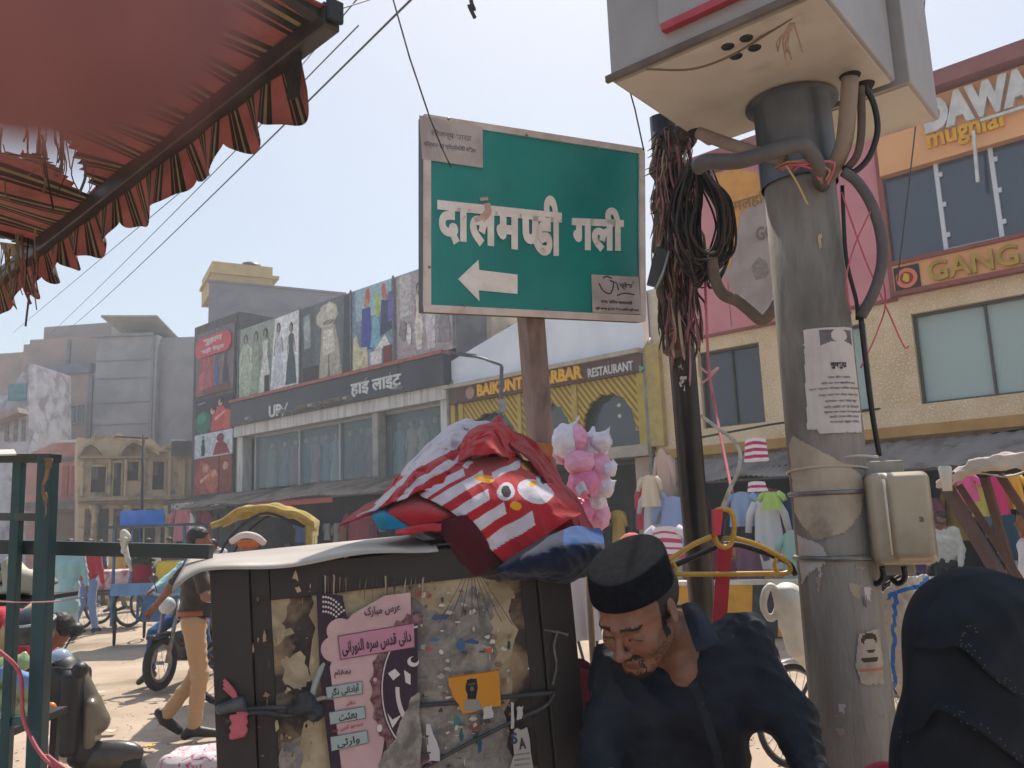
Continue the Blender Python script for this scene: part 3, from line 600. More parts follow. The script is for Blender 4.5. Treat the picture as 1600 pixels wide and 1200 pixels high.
# shield-shaped hanging board
bd = thing('shield_board', 'faded orange and grey shield-shaped shop board hanging before the pink wall', 'sign board', FR @ Matrix.Translation((-3, -1.2, 5.6)))
v = [loc(FR, *p, off=-1.2) for p in [(1118, 272), (1150, 262), (1212, 275), (1214, 470), (1197, 503), (1165, 478), (1122, 420)]]
mb = MB(FR); mb.prism(v[::-1], -1.2, -1.14); bd_ = mb.build('board', mat('#9a8a84', '#8a7b74', 2.2, .8, .1), bd)
v = [loc(FR, *p, off=-1.2) for p in [(1118, 273), (1150, 263), (1204, 275), (1190, 312), (1158, 330), (1140, 420), (1122, 416)]]
mb = MB(FR); mb.prism(v[::-1], -1.206, -1.2); mb.build('orange_field', mat('#c98a2a', '#b87a24', 3, .7), bd_)
ft('GOLD', 1182, 1240, 377, -1.21, bd_, mat('#6a5148', None), h=.26, bold=.02, ex=.01); ft('मलहिया', 1146, 1215, 334, -1.21, bd_, mat('#7d5a20', None), h=.3, bold=.02, ex=.01)
a_, z_ = loc(FR, 1187, 420, -1.21); mb = MB(FR); mb.prism(blob(a_, z_, .17, .2, 12, .2, 4), -1.212, -1.2); mb.build('ink_figure', mat('#6f625e', '#85766f', 14), bd_)
mb = MB(FR); mb.tube([(-2.9, -1.17, 6.9), (-2.9, -.05, 7.6)], .02); mb.tube([(-2.3, -1.17, 6.9), (-2.3, -.05, 7.6)], .02); mb.build('hanger_rod', DARK, bd)
# ================================================================= dark block behind the showroom, penthouse on it
FS = frame(FO, FY, -FX, Vector((0, 0, 1)))   # side walls (facing up the street): x into the block, y = -s direction
bk = thing('concrete_block', 'bare dark grey concrete block rising behind the showroom hoardings', 'building', FR @ Matrix.Translation((-25, 8, 0)))
fb, wb = gframe(318, 541, 37, 40)
mb = MB(fb); zt = loc(fb, 430, 450)[1]
def skew(x0, x1, y0, y1, z0, z1, k=.32): mb.hexa([(x + y * k, y, z) for z in (z0, z1) for y in (y0, y1) for x in (x0, x1)])
skew(0, wb, 0, 6, 0, zt); skew(-.06, wb + .06, -.08, 6.05, zt, zt + .1); mb.build('wall', mat('#87858a', '#77757a', .8, .9, .15, stretch=(.4, 1, 2.2), c3='#838085', sc3=1.3), bk)
x0, z0 = loc(fb, 334, 441); x1, z1 = loc(fb, 440, 418)
mb = MB(fb); mb.box(x0, x1 - .3, .6, 4, z0 - .2, z1 + .15); mb.box(x0 - .1, x1, .5, 4.1, z1 - .45, z1 - .3); mb.build('penthouse', mat('#c9ab74', '#b89a66', 1, .8), bk)
x0, z0 = loc(fb, 385, 413); mb = MB(fb); mb.lathe([(.5, 0), (.52, .4), (.45, .6), (.001, .62)], (x0 + .5, 1.5, z0 - .1)); mb.build('water_tank', BLACK, bk)
# ================================================================= buildings at the far left end of the street
def wallpx(fr, pts, y0, y1, m, name, parent, off=0.0, label=None):
    mb = MB(fr); mb.prism([loc(fr, x, y, off) for x, y in pts][::-1], y0, y1); return mb.build(name, m, parent, label)
def boxpx(mb, fr, x0, x1, yt, yb, y0, y1, m=0, off=0.0):
    a, zt = loc(fr, x0, (yt + yb) / 2, off)[0], loc(fr, (x0 + x1) / 2, yt, off)[1]; b, zb = loc(fr, x1, (yt + yb) / 2, off)[0], loc(fr, (x0 + x1) / 2, yb, off)[1]
    mb.box(a, b, y0, y1, max(zb, 0), zt, m)
f1, _ = gframe(-40, 150, 47, 46); bt = thing('brick_building', 'stepped bare brick building at the far left end of the street', 'building', f1 @ Matrix.Translation((2, 0, 0)))
BR = brick('#a8887c', '#977a6f', '#aaa29c', dirt='#8d8480')
mb = MB(f1); boxpx(mb, f1, -40, 28, 553, 915, 2.5, 9, 0, 2.5); boxpx(mb, f1, 26, 60, 538, 915, 1.5, 9, 0, 1.5); boxpx(mb, f1, 36, 146, 528, 915, .6, 9, 0, .6); boxpx(mb, f1, 58, 166, 508, 915, 1.2, 8, 1, 1.2); boxpx(mb, f1, 48, 146, 585, 915, 0, 1, 0)
mb.build('wall', [BR, brick('#94857f', '#887a74', '#a09a98', dirt='#857d7a')], bt)
mb = MB(f1); boxpx(mb, f1, 44, 146, 571, 586, -.25, .6); boxpx(mb, f1, 137, 144, 586, 700, -.1, 0); boxpx(mb, f1, 104, 109, 530, 570, .5, .6, 0, .5); mb.build('concrete_beam', mat('#7d7e86', '#6d6f77', 2, .9, .2), bt)
mb = MB(f1); boxpx(mb, f1, 92, 131, 635, 661, -.03, .02); w = mb.build('window', glass('#3f4a50', .1), bt)
mb = MB(f1); boxpx(mb, f1, 97, 117, 638, 659, -.06, -.035); mb.build('shutter', mat('#5a7a7c', None, rough=.7), w)
mb = MB(f1); boxpx(mb, f1, 92, 131, 632.5, 635, -.1, 0); boxpx(mb, f1, 92, 131, 661, 663, -.1, 0); boxpx(mb, f1, 121, 123, 635, 661, -.07, -.035); mb.build('window_frame', mat('#8d8580', None), w)
f2, _ = gframe(-40, 50, 40, 40); hw = thing('whitewashed_house', 'pale house with sloping white wall at the far left edge', 'house', f2 @ Matrix.Translation((.8, 0, 0)))
wallpx(f2, [(-40, 640), (16, 610), (45, 566), (45, 700), (45, 915), (-40, 915)], 0, 4, mat('#b9b8c0', '#a3a0a6', 1.5, .8, c3='#8a8088', sc3=1.2), 'wall', hw)
mb = MB(f2); boxpx(mb, f2, 14, 42, 600, 626, -.08, 0); mb.build('balcony_grille', mat('#5f8c92', '#4f7a80', 6), hw)
mb = MB(f2)
for x in (8, 22, 34): boxpx(mb, f2, x, x + 6, 655, 690, -.05, .02)
mb.build('shutter', mat('#6e6a6e', '#8b8888', 6), hw)
wallpx(f2, [(-40, 662), (44, 640), (46, 648), (-40, 680)], -.9, 0, mat('#a08f84', '#8d7d74', 3, .8), 'eave', hw)
f3, _ = gframe(145, 310, 44, 44); gb = thing('concrete_building', 'tall blank grey concrete building with tilted roof sheet on top', 'building', f3 @ Matrix.Translation((2.8, 0, 0)))
CG = mat('#a5a3a4', '#969495', .7, .9, .15, c3='#87868a', sc3=.5, lo3=.48, hi3=.7)
mb = MB(f3); boxpx(mb, f3, 143, 240, 525, 915, 0, 8); boxpx(mb, f3, 240, 312, 527, 915, .5, 8, 0, .5); mb.build('wall', CG, gb)
mb = MB(f3)
for y in (562, 590, 628, 662): boxpx(mb, f3, 146, 238, y, y + 1.6, -.05, 0); 
boxpx(mb, f3, 143, 240, 522, 526, -.15, 0); boxpx(mb, f3, 235, 239, 526, 700, -.08, 0); mb.build('floor_band', mat('#8d8c90', '#807f83', 2), gb)
mb = MB(f3); q = [loc(f3, *p) for p in [(155, 491), (243, 491), (262, 526), (178, 524)]]
mb.hexa([(q[3][0], 2.5, q[3][1]), (q[2][0], 2.5, q[2][1]), (q[0][0], .2, q[0][1] - .1), (q[1][0], .2, q[1][1] - .1), (q[3][0], 2.5, q[3][1] + .1), (q[2][0], 2.5, q[2][1] + .1), (q[0][0], .2, q[0][1]), (q[1][0], .2, q[1][1])]); mb.build('roof_sheet', mat('#9c978c', '#8a857a', 1.2, .7, .1), gb)
mb = MB(f3); boxpx(mb, f3, 175, 262, 523, 527, 2.4, 2.7); boxpx(mb, f3, 266, 297, 520, 527, 3, 3.05); mb.build('parapet', mat('#a9a7a8', None, rough=.6), gb)
f4, _ = gframe(40, 135, 34, 34); pk = thing('pink_house', 'low faded pink house with brown shutters left of the ornate old house', 'house', f4 @ Matrix.Translation((1.2, 0, 0)))
PK = mat('#b58078', '#a4736a', 1.6, .9, .15, c3='#8b7a74', sc3=.9, lo3=.5, hi3=.66)
wallpx(f4, [(40, 712), (88, 690), (132, 690), (132, 915), (40, 915)], 0, 5, PK, 'wall', pk)
for a_, b_, c_, d_, e_, m_ in ((88, 134, 688, 692, -.2, mat('#c2bcb8', None)), (60, 132, 715, 721, -.12, mat('#6d6a64', '#5d5a55', 4)), (50, 132, 784, 797, -.5, mat('#6d6a64', '#5d5a55', 4))):
    mb = MB(f4); boxpx(mb, f4, a_, b_, c_, d_, e_, 0); mb.build('ledge', m_, pk)
for x in (98, 112):
    mb = MB(f4); boxpx(mb, f4, x, x + 9, 728, 775, -.06, 0); mb.build('shutter', mat('#a4584f', '#96504a', 5), pk)
mb = MB(f4); boxpx(mb, f4, 85, 130, 799, 915, -.05, 0); mb.build('shop_shutter', mat('#77604f', '#685344', 2, .7, stretch=(.2, 1, 14)), pk)
f5, _ = gframe(120, 306, 31, 33); od = thing('ornate_house', 'old buff plaster house with carved cornice, dark windows and jagged roofline', 'house', f5 @ Matrix.Translation((2.2, 0, 0)))
PL = mat('#c2ae8f', '#b09c7e', 1.5, .9, .25, 20, c3='#6f6353', sc3=1.1, lo3=.5, hi3=.66)
wallpx(f5, [(121, 683), (140, 686), (150, 679), (172, 682), (186, 676), (205, 686), (222, 681), (240, 688), (252, 699), (268, 690), (304, 698), (304, 925), (121, 925)], 0, 5, PL, 'wall', od)
mb = MB(f5); boxpx(mb, f5, 268, 305, 689, 712, -.12, 0); boxpx(mb, f5, 268, 290, 687, 689.5, -.2, 0, 1); mb.build('rear_block', [mat('#6d6a6e', '#5d5a5e', 2), WHITE], od)
mb = MB(f5); boxpx(mb, f5, 121, 302, 776, 782, -.35, 0); boxpx(mb, f5, 121, 302, 783, 786, -.22, 0); boxpx(mb, f5, 121, 232, 713, 717, -.3, 0); boxpx(mb, f5, 232, 262, 705, 708, -.3, 0); mb.build('cornice', mat('#a8957a', '#8f7d66', 3, .9, .2), od)
def eave(x0, xm, x1, y0, ym, d):
    mb = MB(f5); pts = [loc(f5, x0, y0), loc(f5, (x0 + xm) / 2, (y0 + ym) / 2 - 3), loc(f5, xm, ym), loc(f5, (x1 + xm) / 2, (y0 + ym) / 2 - 3), loc(f5, x1, y0)]
    pts2 = [(p[0], p[1] - .14) for p in pts[::-1]]; mb.prism((pts + pts2)[::-1], -d, 0); mb.build('eave', mat('#b3a184', '#8d7b62', 4, .9, .2), od)
eave(186, 205, 246, 708, 688, .6); eave(125, 140, 160, 706, 690, .4)
for (x0, x1, y0, y1) in [(140, 167, 728, 770), (175, 191, 722, 776), (197, 218, 720, 752), (236, 258, 720, 766)]:
    mb = MB(f5); boxpx(mb, f5, x0 + 2, x1 - 2, y0 + 2, y1 - 1, -.02, .02); w = mb.build('window', mat('#39322e', '#2b2623', 6), od)
    mb = MB(f5); boxpx(mb, f5, x0, x0 + 2, y0, y1, -.1, 0); boxpx(mb, f5, x1 - 2, x1, y0, y1, -.1, 0); boxpx(mb, f5, x0, x1, y0 - 1.5, y0 + 1.5, -.13, 0); boxpx(mb, f5, x0 + 2, (x0 + x1) / 2, y0 + 3, (y0 + y1) / 2, -.08, -.025, 1); mb.build('window_frame', [mat('#b7a37f', '#a08c6c', 4), mat('#5d5148', None)], w)
for x in (126, 168, 193, 222, 262, 284):
    mb = MB(f5); boxpx(mb, f5, x, x + 4, 718, 776, -.16, 0); mb.build('pilaster', PL, od)
for x in (130, 152, 175, 200, 225, 250, 275):
    mb = MB(f5); boxpx(mb, f5, x, x + 16, 795, 915, -.04, .0); mb.build('shop_opening', mat(['#57493d', '#6f5d4b', '#463d36'][x % 3], '#3b332d', 3), od)
for x in (148, 198, 262):
    mb = MB(f5); a = loc(f5, x, 800)[0]; zt = loc(f5, x, 790)[1]; mb.lathe([(.16, 0), (.13, .3), (.11, zt - .4), (.2, zt - .1), (.22, zt)], (a, -.2, 0), 12); mb.build('column', PL, od)
# utility pole before the old house, street lamp, wires
a = P(221, 840, 27); t = topmesh(MB().build('x', DARK) if 0 else (lambda m: (m.tube([(a.x, a.y, 0), (a.x - .02, a.y, 2.5), (a.x - .05, a.y, P(219, 676, 27).z)], [.06, .05, .04], 8), m.bar((a.x - 1.0, a.y, 5.0), (a.x + .1, a.y, 4.9), .05, .05), m.build('utility_pole', DARK))[-1])(MB()), 'thin dark utility pole standing before the ornate old house', 'pole')
fl1, _ = gframe(725, 790, 19.6, 19.0, 600); lm = thing('street_lamp', 'slim grey street lamp with bent arm before the restaurant arches', 'street lamp', Matrix.Translation((P(783, 830, 19.2).x, P(783, 830, 19.2).y, 0)))
p = P(783, 830, 19.2); tp = P(784, 571, 19.2); e1 = P(728, 554, 19.6); mb = MB(); mb.tube([(p.x, p.y, 0), (p.x, p.y, 3), (tp.x, tp.y, tp.z)], [.07, .055, .045], 10); mb.build('post', mat('#4d4b50', None, rough=.5), lm)
mb = MB(); mb.tube([tp, tp.lerp(e1, .5) + Vector((0, 0, .03)), e1], .03, 8); mb.build('arm', mat('#4d4b50', None, rough=.5), lm)
mb = MB(); mb.bar(e1 + Vector((.25, 0, -.05)), e1 + Vector((-.35, .08, .06)), .14, .07); mb.build('lamp_head', mat('#3f3f44', None, rough=.5), lm)
mb = MB(); mb.box(tp.x - .1, tp.x + .06, tp.y - .1, tp.y, tp.z - 1.1, tp.z - .8); mb.build('junction_box', GREYP, lm)
wire_m = mat('#4c4f57', None, rough=.7)
def wire(name, label, pts, r, grp='overhead wires across the sky', m=None, sag=0.0):
    q = [P(*p) for p in pts]
    if len(q) == 2:
        L = (q[1] - q[0]).length; q = [q[0].lerp(q[1], k / 12) - Vector((0, 0, sag * L * 4 * (k / 12) * (1 - k / 12))) for k in range(13)]
    mb = MB(); mb.tube(q, r, 6, cap=True); return topmesh(mb.build(name, m or wire_m), label, 'wire', grp)
wire('overhead_wire', 'longest overhead wire running from above the road sign down to the concrete building', [(672, -30, 6), (110, 512, 40)], .009, sag=.003)
wire('overhead_wire', 'middle faint overhead wire passing below the awning valance', [(560, 40, 9), (80, 520, 42)], .008, sag=.002)
wire('overhead_wire', 'leftmost faint overhead wire passing under the awning valance', [(300, 285, 14), (20, 520, 42)], .008)
wire('overhead_wire', 'short wire leading off the end of the awning bar', [(470, 104, 8), (590, -40, 4)], .004)
wire('overhead_wire', 'wire running from the awning bar tip up out of the picture', [(518, 18, 2.9), (620, -14, 4)], .003)
wire('hanging_wire', 'thin string hanging down in front of the road sign from above', [(606, -30, 2.75), (640, 90, 2.78), (672, 185, 2.8), (690, 230, 2.82), (705, 262, 2.84)], .0028, 'loose strings', mat('#3c3a3c', '#77706a', 30))
wire('hanging_wire', 'thin cable hanging before the big white letters right of the cabinet', [(1446, -20, 3.4), (1436, 150, 3.4), (1420, 290, 3.4), (1402, 440, 3.4)], .003, 'loose strings')
wire('hanging_wire', 'thin wire rising from the frayed post beneath the cabinet', [(975, 110, 3.3), (992, 170, 3.3), (1006, 235, 3.35)], .003, 'loose strings', DARK)
q = [P(738, -30, 5), P(736, 0, 5), P(741, 15, 5), P(733, 8, 5), P(742, 28, 5)]
mb = MB(); mb.tube(cpath(q, 5), .012, 6); topmesh(mb.build('dangling_wire', DARK), 'short black wire end dangling at the top above the road sign', 'wire')
wire('facade_cable', 'black cable slung along the front below the upper windows', [(1060, 690, 16.0), (1200, 664, 15.6), (1420, 632, 14.8), (1640, 603, 14.2)], .02, 'cables on the fronts', DARK)
wire('facade_cable', 'thick black cable bundle over the right sheet awning', [(1200, 735, 15.2), (1352, 706, 14.6), (1480, 690, 14.2), (1640, 668, 13.8)], .045, 'cables on the fronts', DARK)
# ================================================================= shop level under the awnings
mb = MB(FR)
def recess(t, s0, s1, zt, d, cols, name):
    mb = MB(FR); mb.box(s0, s1, d, d + .05, .13, zt); mb.build(name, mat(cols[0], cols[1], 2), t)
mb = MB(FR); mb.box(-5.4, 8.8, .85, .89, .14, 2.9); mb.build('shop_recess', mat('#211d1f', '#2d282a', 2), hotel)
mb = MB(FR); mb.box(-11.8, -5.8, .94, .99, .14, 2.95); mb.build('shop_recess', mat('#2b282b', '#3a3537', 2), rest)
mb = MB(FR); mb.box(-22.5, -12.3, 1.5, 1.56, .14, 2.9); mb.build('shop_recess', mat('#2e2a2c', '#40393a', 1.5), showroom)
for s in (-5.5, -1.9, 2.6, 6): 
    mb = MB(FR); mb.box(s, s + .35, -.02, .85, .13, 2.93); mb.build('pillar', cream, hotel)
mb = MB(FR); mb.box(-6.1, -5.72, -.1, .9, .13, 3.0); mb.build('pillar', mat('#b89f8d', '#a68d7c', 2.5, .8), rest)
mb = MB(FR); mb.box(-5.66, -5.3, -.15, 0, 3.2, 5.42); mb.build('yellow_pillar', mat('#b79f5a', '#a28c55', 3), rest)
STR = {}
def striped(c1, c2, k=9):
    return (c1, c2, k)
def garment(label, x, y, d, w, h, col, yaw=0.0, grp=None, stripes=None, sleeves=True, cat='garment', name='garment'):
    """hung garment: cloth slab with folds, hung from image point (x,y) at depth d"""
    o = P(x, y, d); a = FAZ - R(90) + yaw; fr = frame(o, Vector((math.cos(a), math.sin(a), 0)), Vector((-math.sin(a), math.cos(a), 0)), Vector((0, 0, 1)))
    mb = MB(fr); ph = (x * 7 % 6)
    def fn(u, v, s):
        ww = w * (.82 + .18 * v) if not sleeves else w * (.72 + .28 * v)
        return ((u - .5) * ww, s * (.05 * (1 - (2 * u - 1) ** 4) + .004) + .03 * math.sin(u * 14 + ph) * v, -h * v - .1 * h * (abs(u - .5) * 2) ** 1.5 * (1 - v))
    for s in (1, -1): mb.grid(lambda u, v: fn(u, v, s), 12, 14, mf=(lambda u, v: int(v * stripes[2]) % 2) if stripes else None)
    if sleeves:
        for sg in (-1, 1): mb.tube([(sg * w * .32, 0, -.09 * h), (sg * w * .52, .0, -.25 * h), (sg * w * .62, 0, -.5 * h)], [w * .13, w * .12, w * .1], 8)
    o = mb.build(name, [cloth(stripes[0]), cloth(stripes[1])] if stripes else cloth(col), None); return topmesh(o, label, cat, grp)
gg = 'garments hung in the shops under the awnings'
for (lb, x, y, d, w, h, c) in [('pink top hung under the white canopy at right', 1507, 740, 9.5, .25, .32, '#c85a86'), ('lime green top hung beside the pink one under the canopy', 1535, 752, 9.6, .3, .4, '#a9ad5c'), ('deep pink long top hung under the white canopy', 1556, 742, 9.5, .2, .45, '#c23a6c'),
    ('yellow top hung furthest right under the white canopy', 1582, 740, 9.5, .22, .4, '#d9a63c'), ('pale blue shirt hung in the dark shop behind the hanger', 1158, 768, 14.5, .5, .6, '#8fa3c0'), ('lilac blue shirt hung in the shop beside the pale blue one', 1182, 770, 14.4, .45, .5, '#7480a8'),
    ('navy trousers hung in the shop right of the black post', 1160, 795, 14.6, .6, .9, '#23283c'), ('white dress hung under the awning left of the concrete pole', 1196, 775, 14, .55, 1.2, '#c9c8c6'), ('mint green kurta hung beside the concrete pole', 1238, 828, 12.5, .45, .95, '#8fb0a6'),
    ('pale lime shirt hung by the awning edge left of the pole', 1205, 768, 13.6, .4, .3, '#a9c46a'), ('pale grey shirt hung left of the black post', 1020, 765, 16, .5, .9, '#b9bac0'), ('red narrow top hung left of the black post', 998, 762, 16.2, .2, .8, '#b33a4a'),
    ('cream blouse hung by the awning left of the black post', 1014, 742, 15.8, .4, .6, '#d3bfa8'), ('blue printed sheet hung beside the black post', 1052, 775, 15.6, .7, 1.0, '#8fa0c8'), ('salmon curtain hung beside the cream pillar', 1035, 700, 16.4, .45, 1.9, '#c7a696'),
    ('purple dress hung behind the yellow hanger', 1165, 845, 12.8, .5, .6, '#6d4a5e'), ('crimson cloth hung in the shop under the showroom', 560, 798, 24, .9, .9, '#a34a55'), ('blue cloth hung in the shop under the showroom', 470, 800, 25, .7, .9, '#4a5f88'), ('teal top hung under the right canopy', 1572, 800, 10.5, .3, .6, '#2e4a5c'),
    ('pink dress hung before the poster tower shop', 285, 795, 29, 1.0, 1.1, '#b06a72'), ('white kurta hung before the poster tower shop', 300, 800, 28.6, .5, 1.1, '#c9c4c0'), ('dark red dress hung by the tower shop', 322, 797, 28.3, .6, 1.0, '#8a3a48'), ('black shirt hung by the tower shop', 338, 800, 28, .5, 1.0, '#2c2a30')]:
    garment(lb, x, y, d, w, h, c, .2 * math.sin(x), gg)
garment('upper magenta and white striped shirt hanging from a string beside the concrete pole', 1180, 684, 9.8, .3, .28, '#fff', .1, 'striped hanging shirts', ('#d8d3d6', '#b0305e', 7), False)
garment('lower striped shirt with one magenta band under the awning', 1182, 752, 9.8, .24, .12, '#fff', .1, 'striped hanging shirts', ('#d8d3d6', '#b0305e', 3), False)
garment('wide pink and white striped shirt behind the black cap', 1040, 822, 9.0, .42, .34, '#fff', .1, 'striped hanging shirts', ('#d8ccd2', '#b84a68', 8), True)
for i, (x, c, lb) in enumerate([(1178, '#b8a184', 'bald cream mannequin nearest the hanger hook'), (1192, '#c08f7a', 'mannequin in salmon dress between two others outside the shop'), (1205, '#b89a7c', 'mannequin in beige dress beside the concrete pole')]):
    s, _ = fl(x, 860, -1.0); mannequin('mannequins standing outside the shop', s, -1.0, .3, 1.75, c, lb, skin='#cdbb9c')
# median barrier
def barrier(label, x0, x1, d0, d1, n):
    a, b = P(x0, 900, d0), P(x1, 900, d1); a.z = b.z = 0; d = (b - a); L = d.length; d.normalize(); fr = frame(a, d, Vector((-d.y, d.x, 0)), Vector((0, 0, 1)))
    t = thing('road_barrier', label, 'barrier', fr, 'yellow and black median barriers')
    mb = MB(fr)
    for k in range(n):
        mb.prism([(L * k / n, 0), (L * (k + 1) / n, 0), (L * (k + 1) / n + .07, .71), (L * k / n + .07, .71)], -.12, .12, k % 2)
    mb.build('block', [mat('#2b2b2c', '#3b3836', 6), mat('#cf9320', '#b98220', 4, .7)], t)
    mb = MB(fr); mb.box(-.02, L + .1, -.14, .14, .712, .77); mb.build('coping', mat('#c9c0ae', '#b0a693', 4, .8), t)
barrier('long yellow and black barrier behind the man and red strap', 1015, 1290, 12.4, 11.6, 7)
barrier('yellow and black barrier right of the meter box', 1400, 1500, 11.4, 11.1, 4)

# rows of stock under the awnings, lamps and services on the fronts
rg = random.Random(14)
stock = [('#8a3a44', 'wine red'), ('#c9a24a', 'mustard'), ('#3d5a86', 'denim blue'), ('#b9b3ab', 'off-white'), ('#5a6a4a', 'olive'), ('#a8607a', 'rose'), ('#2c3038', 'charcoal'), ('#7a8fa8', 'steel blue'), ('#b5764a', 'rust'), ('#6a4a6e', 'plum')]
ordn = ['first', 'second', 'third', 'fourth', 'fifth', 'sixth', 'seventh', 'eighth', 'ninth', 'tenth', 'eleventh', 'twelfth', 'thirteenth', 'fourteenth', 'fifteenth', 'sixteenth']
for nm, s0, s1, n_, yy in (('under the restaurant ledge', -11.3, -6.4, 12, .3), ('under the awning left of the concrete pole', -5.0, -2.3, 9, .35), ('under the awning right of the concrete pole', -1.2, 2.3, 10, .3), ('in the shops below the showroom', -21.5, -13, 14, .6)):
    for k in range(n_):
        s = s0 + (s1 - s0) * (k + rg.uniform(.2, .8)) / n_; q = FR @ Vector((s, yy + rg.uniform(-.3, .3), rg.choice([2.1, 2.2, 1.3, 1.9]))); x, y = (lambda r: (800 + FOC * r.dot(_R) / r.dot(_F), 600 - FOC * r.dot(_U) / r.dot(_F)))(q - CAM); c, cn = rg.choice(stock)
        garment('%s garment, %s from left %s' % (cn, ordn[k], nm), x, y, (q - CAM).dot(_F), rg.uniform(.35, .55), rg.uniform(.5, 1.0), c, rg.uniform(-.4, .4), 'garments hung ' + nm)
for i, x in enumerate((405, 455, 505, 560, 640)):
    s, z = fl(x, 700, -.4); t = topmesh((lambda m: (m.tube([(s, -.3, 5.4), (s, -.75, 5.55), (s, -.8, 5.5)], .02, 6), m.box(s - .1, s + .1, -.9, -.7, 5.42, 5.5), m.build('sign_lamp', mat('#8d8a86', None, rough=.4)))[-1])(MB(FR)), '%s small floodlight on an arm under the black showroom sign' % ['leftmost', 'second', 'middle', 'fourth', 'rightmost'][i], 'lamp', 'floodlights under the showroom sign')
for s, a in ((-11.93, 'restaurant and the showroom'), (-5.68, 'restaurant and the cream block')):
    mb = MB(FR); mb.tube([(s, -.12, .13), (s, -.12, 5.3), (s + .1, .05, 5.6)], .05, 8); topmesh(mb.build('drain_pipe', mat('#8d8a84', '#77736d', 4, .6)), 'grey drain pipe running down between the ' + a, 'pipe')
# ================================================================= green road sign on its post
bl, br_, tl = P(663, 487, 3.0), P(1008, 503, 3.42), P(650, 176, 3.0)
sx = (br_ - bl).normalized(); sz = (tl - bl); sz = (sz - sx * sz.dot(sx)).normalized(); sy = sz.cross(sx)
SF = frame(bl, sx, sy, sz); SW = (br_ - bl).length; SH = (tl - bl).length
pt_, pb_ = P(829, 497, 3.3), P(845, 700, 3.3); k = pt_.z / (pt_.z - pb_.z); pg = pt_ + (pb_ - pt_) * k
sign = thing('road_sign', 'green road sign with white Hindi lettering and left arrow on a pinkish post', 'road sign', Vector((pg.x, pg.y, 0)))
FRM = mat('#d6cac5', '#bfb0aa', 9, .5, c3='#7f6558', sc3=5, lo3=.6, hi3=.7)
mb = MB(SF); mb.box(0, SW, .012, .065, 0, SH); mb.build('case', mat('#2c2b31', '#3c3a3e', 8, .5), sign, bevel=.003)
mb = MB(SF); t_ = .026; mb.box(0, SW, -.004, .011, 0, t_); mb.box(0, SW, -.004, .011, SH - t_, SH); mb.box(0, t_, -.004, .011, t_, SH - t_); mb.box(SW - t_, SW, -.004, .011, t_, SH - t_); mb.build('frame', FRM, sign, bevel=.002)
grn = mat('#058a86', '#067d7b', 2.2, .38, .05, 4, c3='#2b928c', sc3=3, lo3=.5, hi3=.75)
mb = MB(SF); mb.grid(lambda u, v: (t_ + (SW - 2 * t_) * u, .004 - .003 * math.sin(u * 9 + v * 3) * math.sin(v * 4), t_ + (SH - 2 * t_) * v), 40, 30); mb.build('panel', grn, sign)
def sp(x, y):            # zoomed photo coordinates -> board x,z
    return loc(SF, 620 + x / 3.2432, 150 + y / 3.2432)
SWH = mat('#eee8e5', '#dfd7d3', 12, .5, c3='#c4aca2', sc3=9, lo3=.64, hi3=.72)
def S(w, *pts): return (w, [sp(*p) for p in pts])
u = (sp(800, 600)[0] - sp(700, 600)[0]) / 100 * 1.0
def glyph(body, x0, x1, yt, yb, cut=None, bold=.044, sl=.098):
    """one group of board letters between zoomed photo columns, yt/yb at its left end, following the printed slope"""
    A, B, T = sp(x0, yb), sp(x1, yb + sl * (x1 - x0)), sp(x0, yt); L = B[0] - A[0]; dz = (B[1] - A[1]) / L
    o = text(body, SF, A[0], .001, A[1], SWH, sign, width=L, height=T[1] - A[1], bold=bold, extrude=.003, warp=lambda c: Vector((c.x, c.y, c.z + dz * (c.x - A[0]))))
    return o
glyph('दा', 205, 372, 530, 745); glyph('ल', 362, 512, 545, 757); glyph('म', 498, 632, 558, 768)
hn = glyph('ण', 622, 776, 570, 790)
bm = bmesh.new(); bm.from_mesh(hn.data); M4 = wm(sign).inverted(); cp = M4 @ (SF @ Vector((sp(716, 690)[0], 0, sp(716, 690)[1]))); nd = SF.to_3x3() @ Vector((1, 0, 0))
bmesh.ops.bisect_plane(bm, geom=bm.verts[:] + bm.edges[:] + bm.faces[:], plane_co=cp, plane_no=nd, clear_outer=True); bm.to_mesh(hn.data); bm.free()
glyph('डी', 690, 836, 500, 808, sl=.02); glyph('गली', 888, 1150, 556, 786, sl=.02)
strokes(SF, [(24 * u, [sp(205, 541), sp(500, 572)]), (24 * u, [sp(500, 572), sp(835, 606)])], .0008, SWH, sign, 'lettering', depth=.0032)
def S(w, *pts): return (w, [sp(*p) for p in pts])
ar_ = [sp(*p) for p in [(310, 928), (413, 830), (416, 882), (610, 905), (610, 1003), (414, 985), (418, 1040)]]
mb = MB(SF); mb.prism(ar_[::-1], -.003, .001); mb.build('arrow', SWH, sign)
def sticker(px, label, m):
    q = [sp(*p) for p in px]; mb = MB(SF); mb.prism(q[::-1], -.005, -.002); return mb.build('sticker', m, sign, label)
PAP = mat('#bdb3b0', '#a69b98', 7, .7)
st1 = sticker([(112, 100), (432, 160), (434, 366), (128, 322)], 'faded white sticker in the upper left corner', PAP)
st2 = sticker([(984, 905), (1222, 918), (1234, 1108), (990, 1098)], 'white sticker with black handwriting in the lower right corner', PAP)
INK = mat('#2b2a2e', '#4a474a', 30, .7); INK2 = mat('#6d6a70', '#8f8a8c', 30, .7)
def on_sign(body, x0, y0, x1, h, par, m, bold=.02):
    a = sp(x0, y0); b = sp(x1, y0); text(body, SF, a[0], -.0052, a[1], m, par, width=b[0] - a[0], height=h, bold=bold, extrude=.0008)
on_sign('सौजन्य भारत', 170, 212, 375, .033, st1, INK2); on_sign('विज्ञान एवं प्रौद्योगिकी विभाग', 135, 262, 400, .026, st1, INK2)
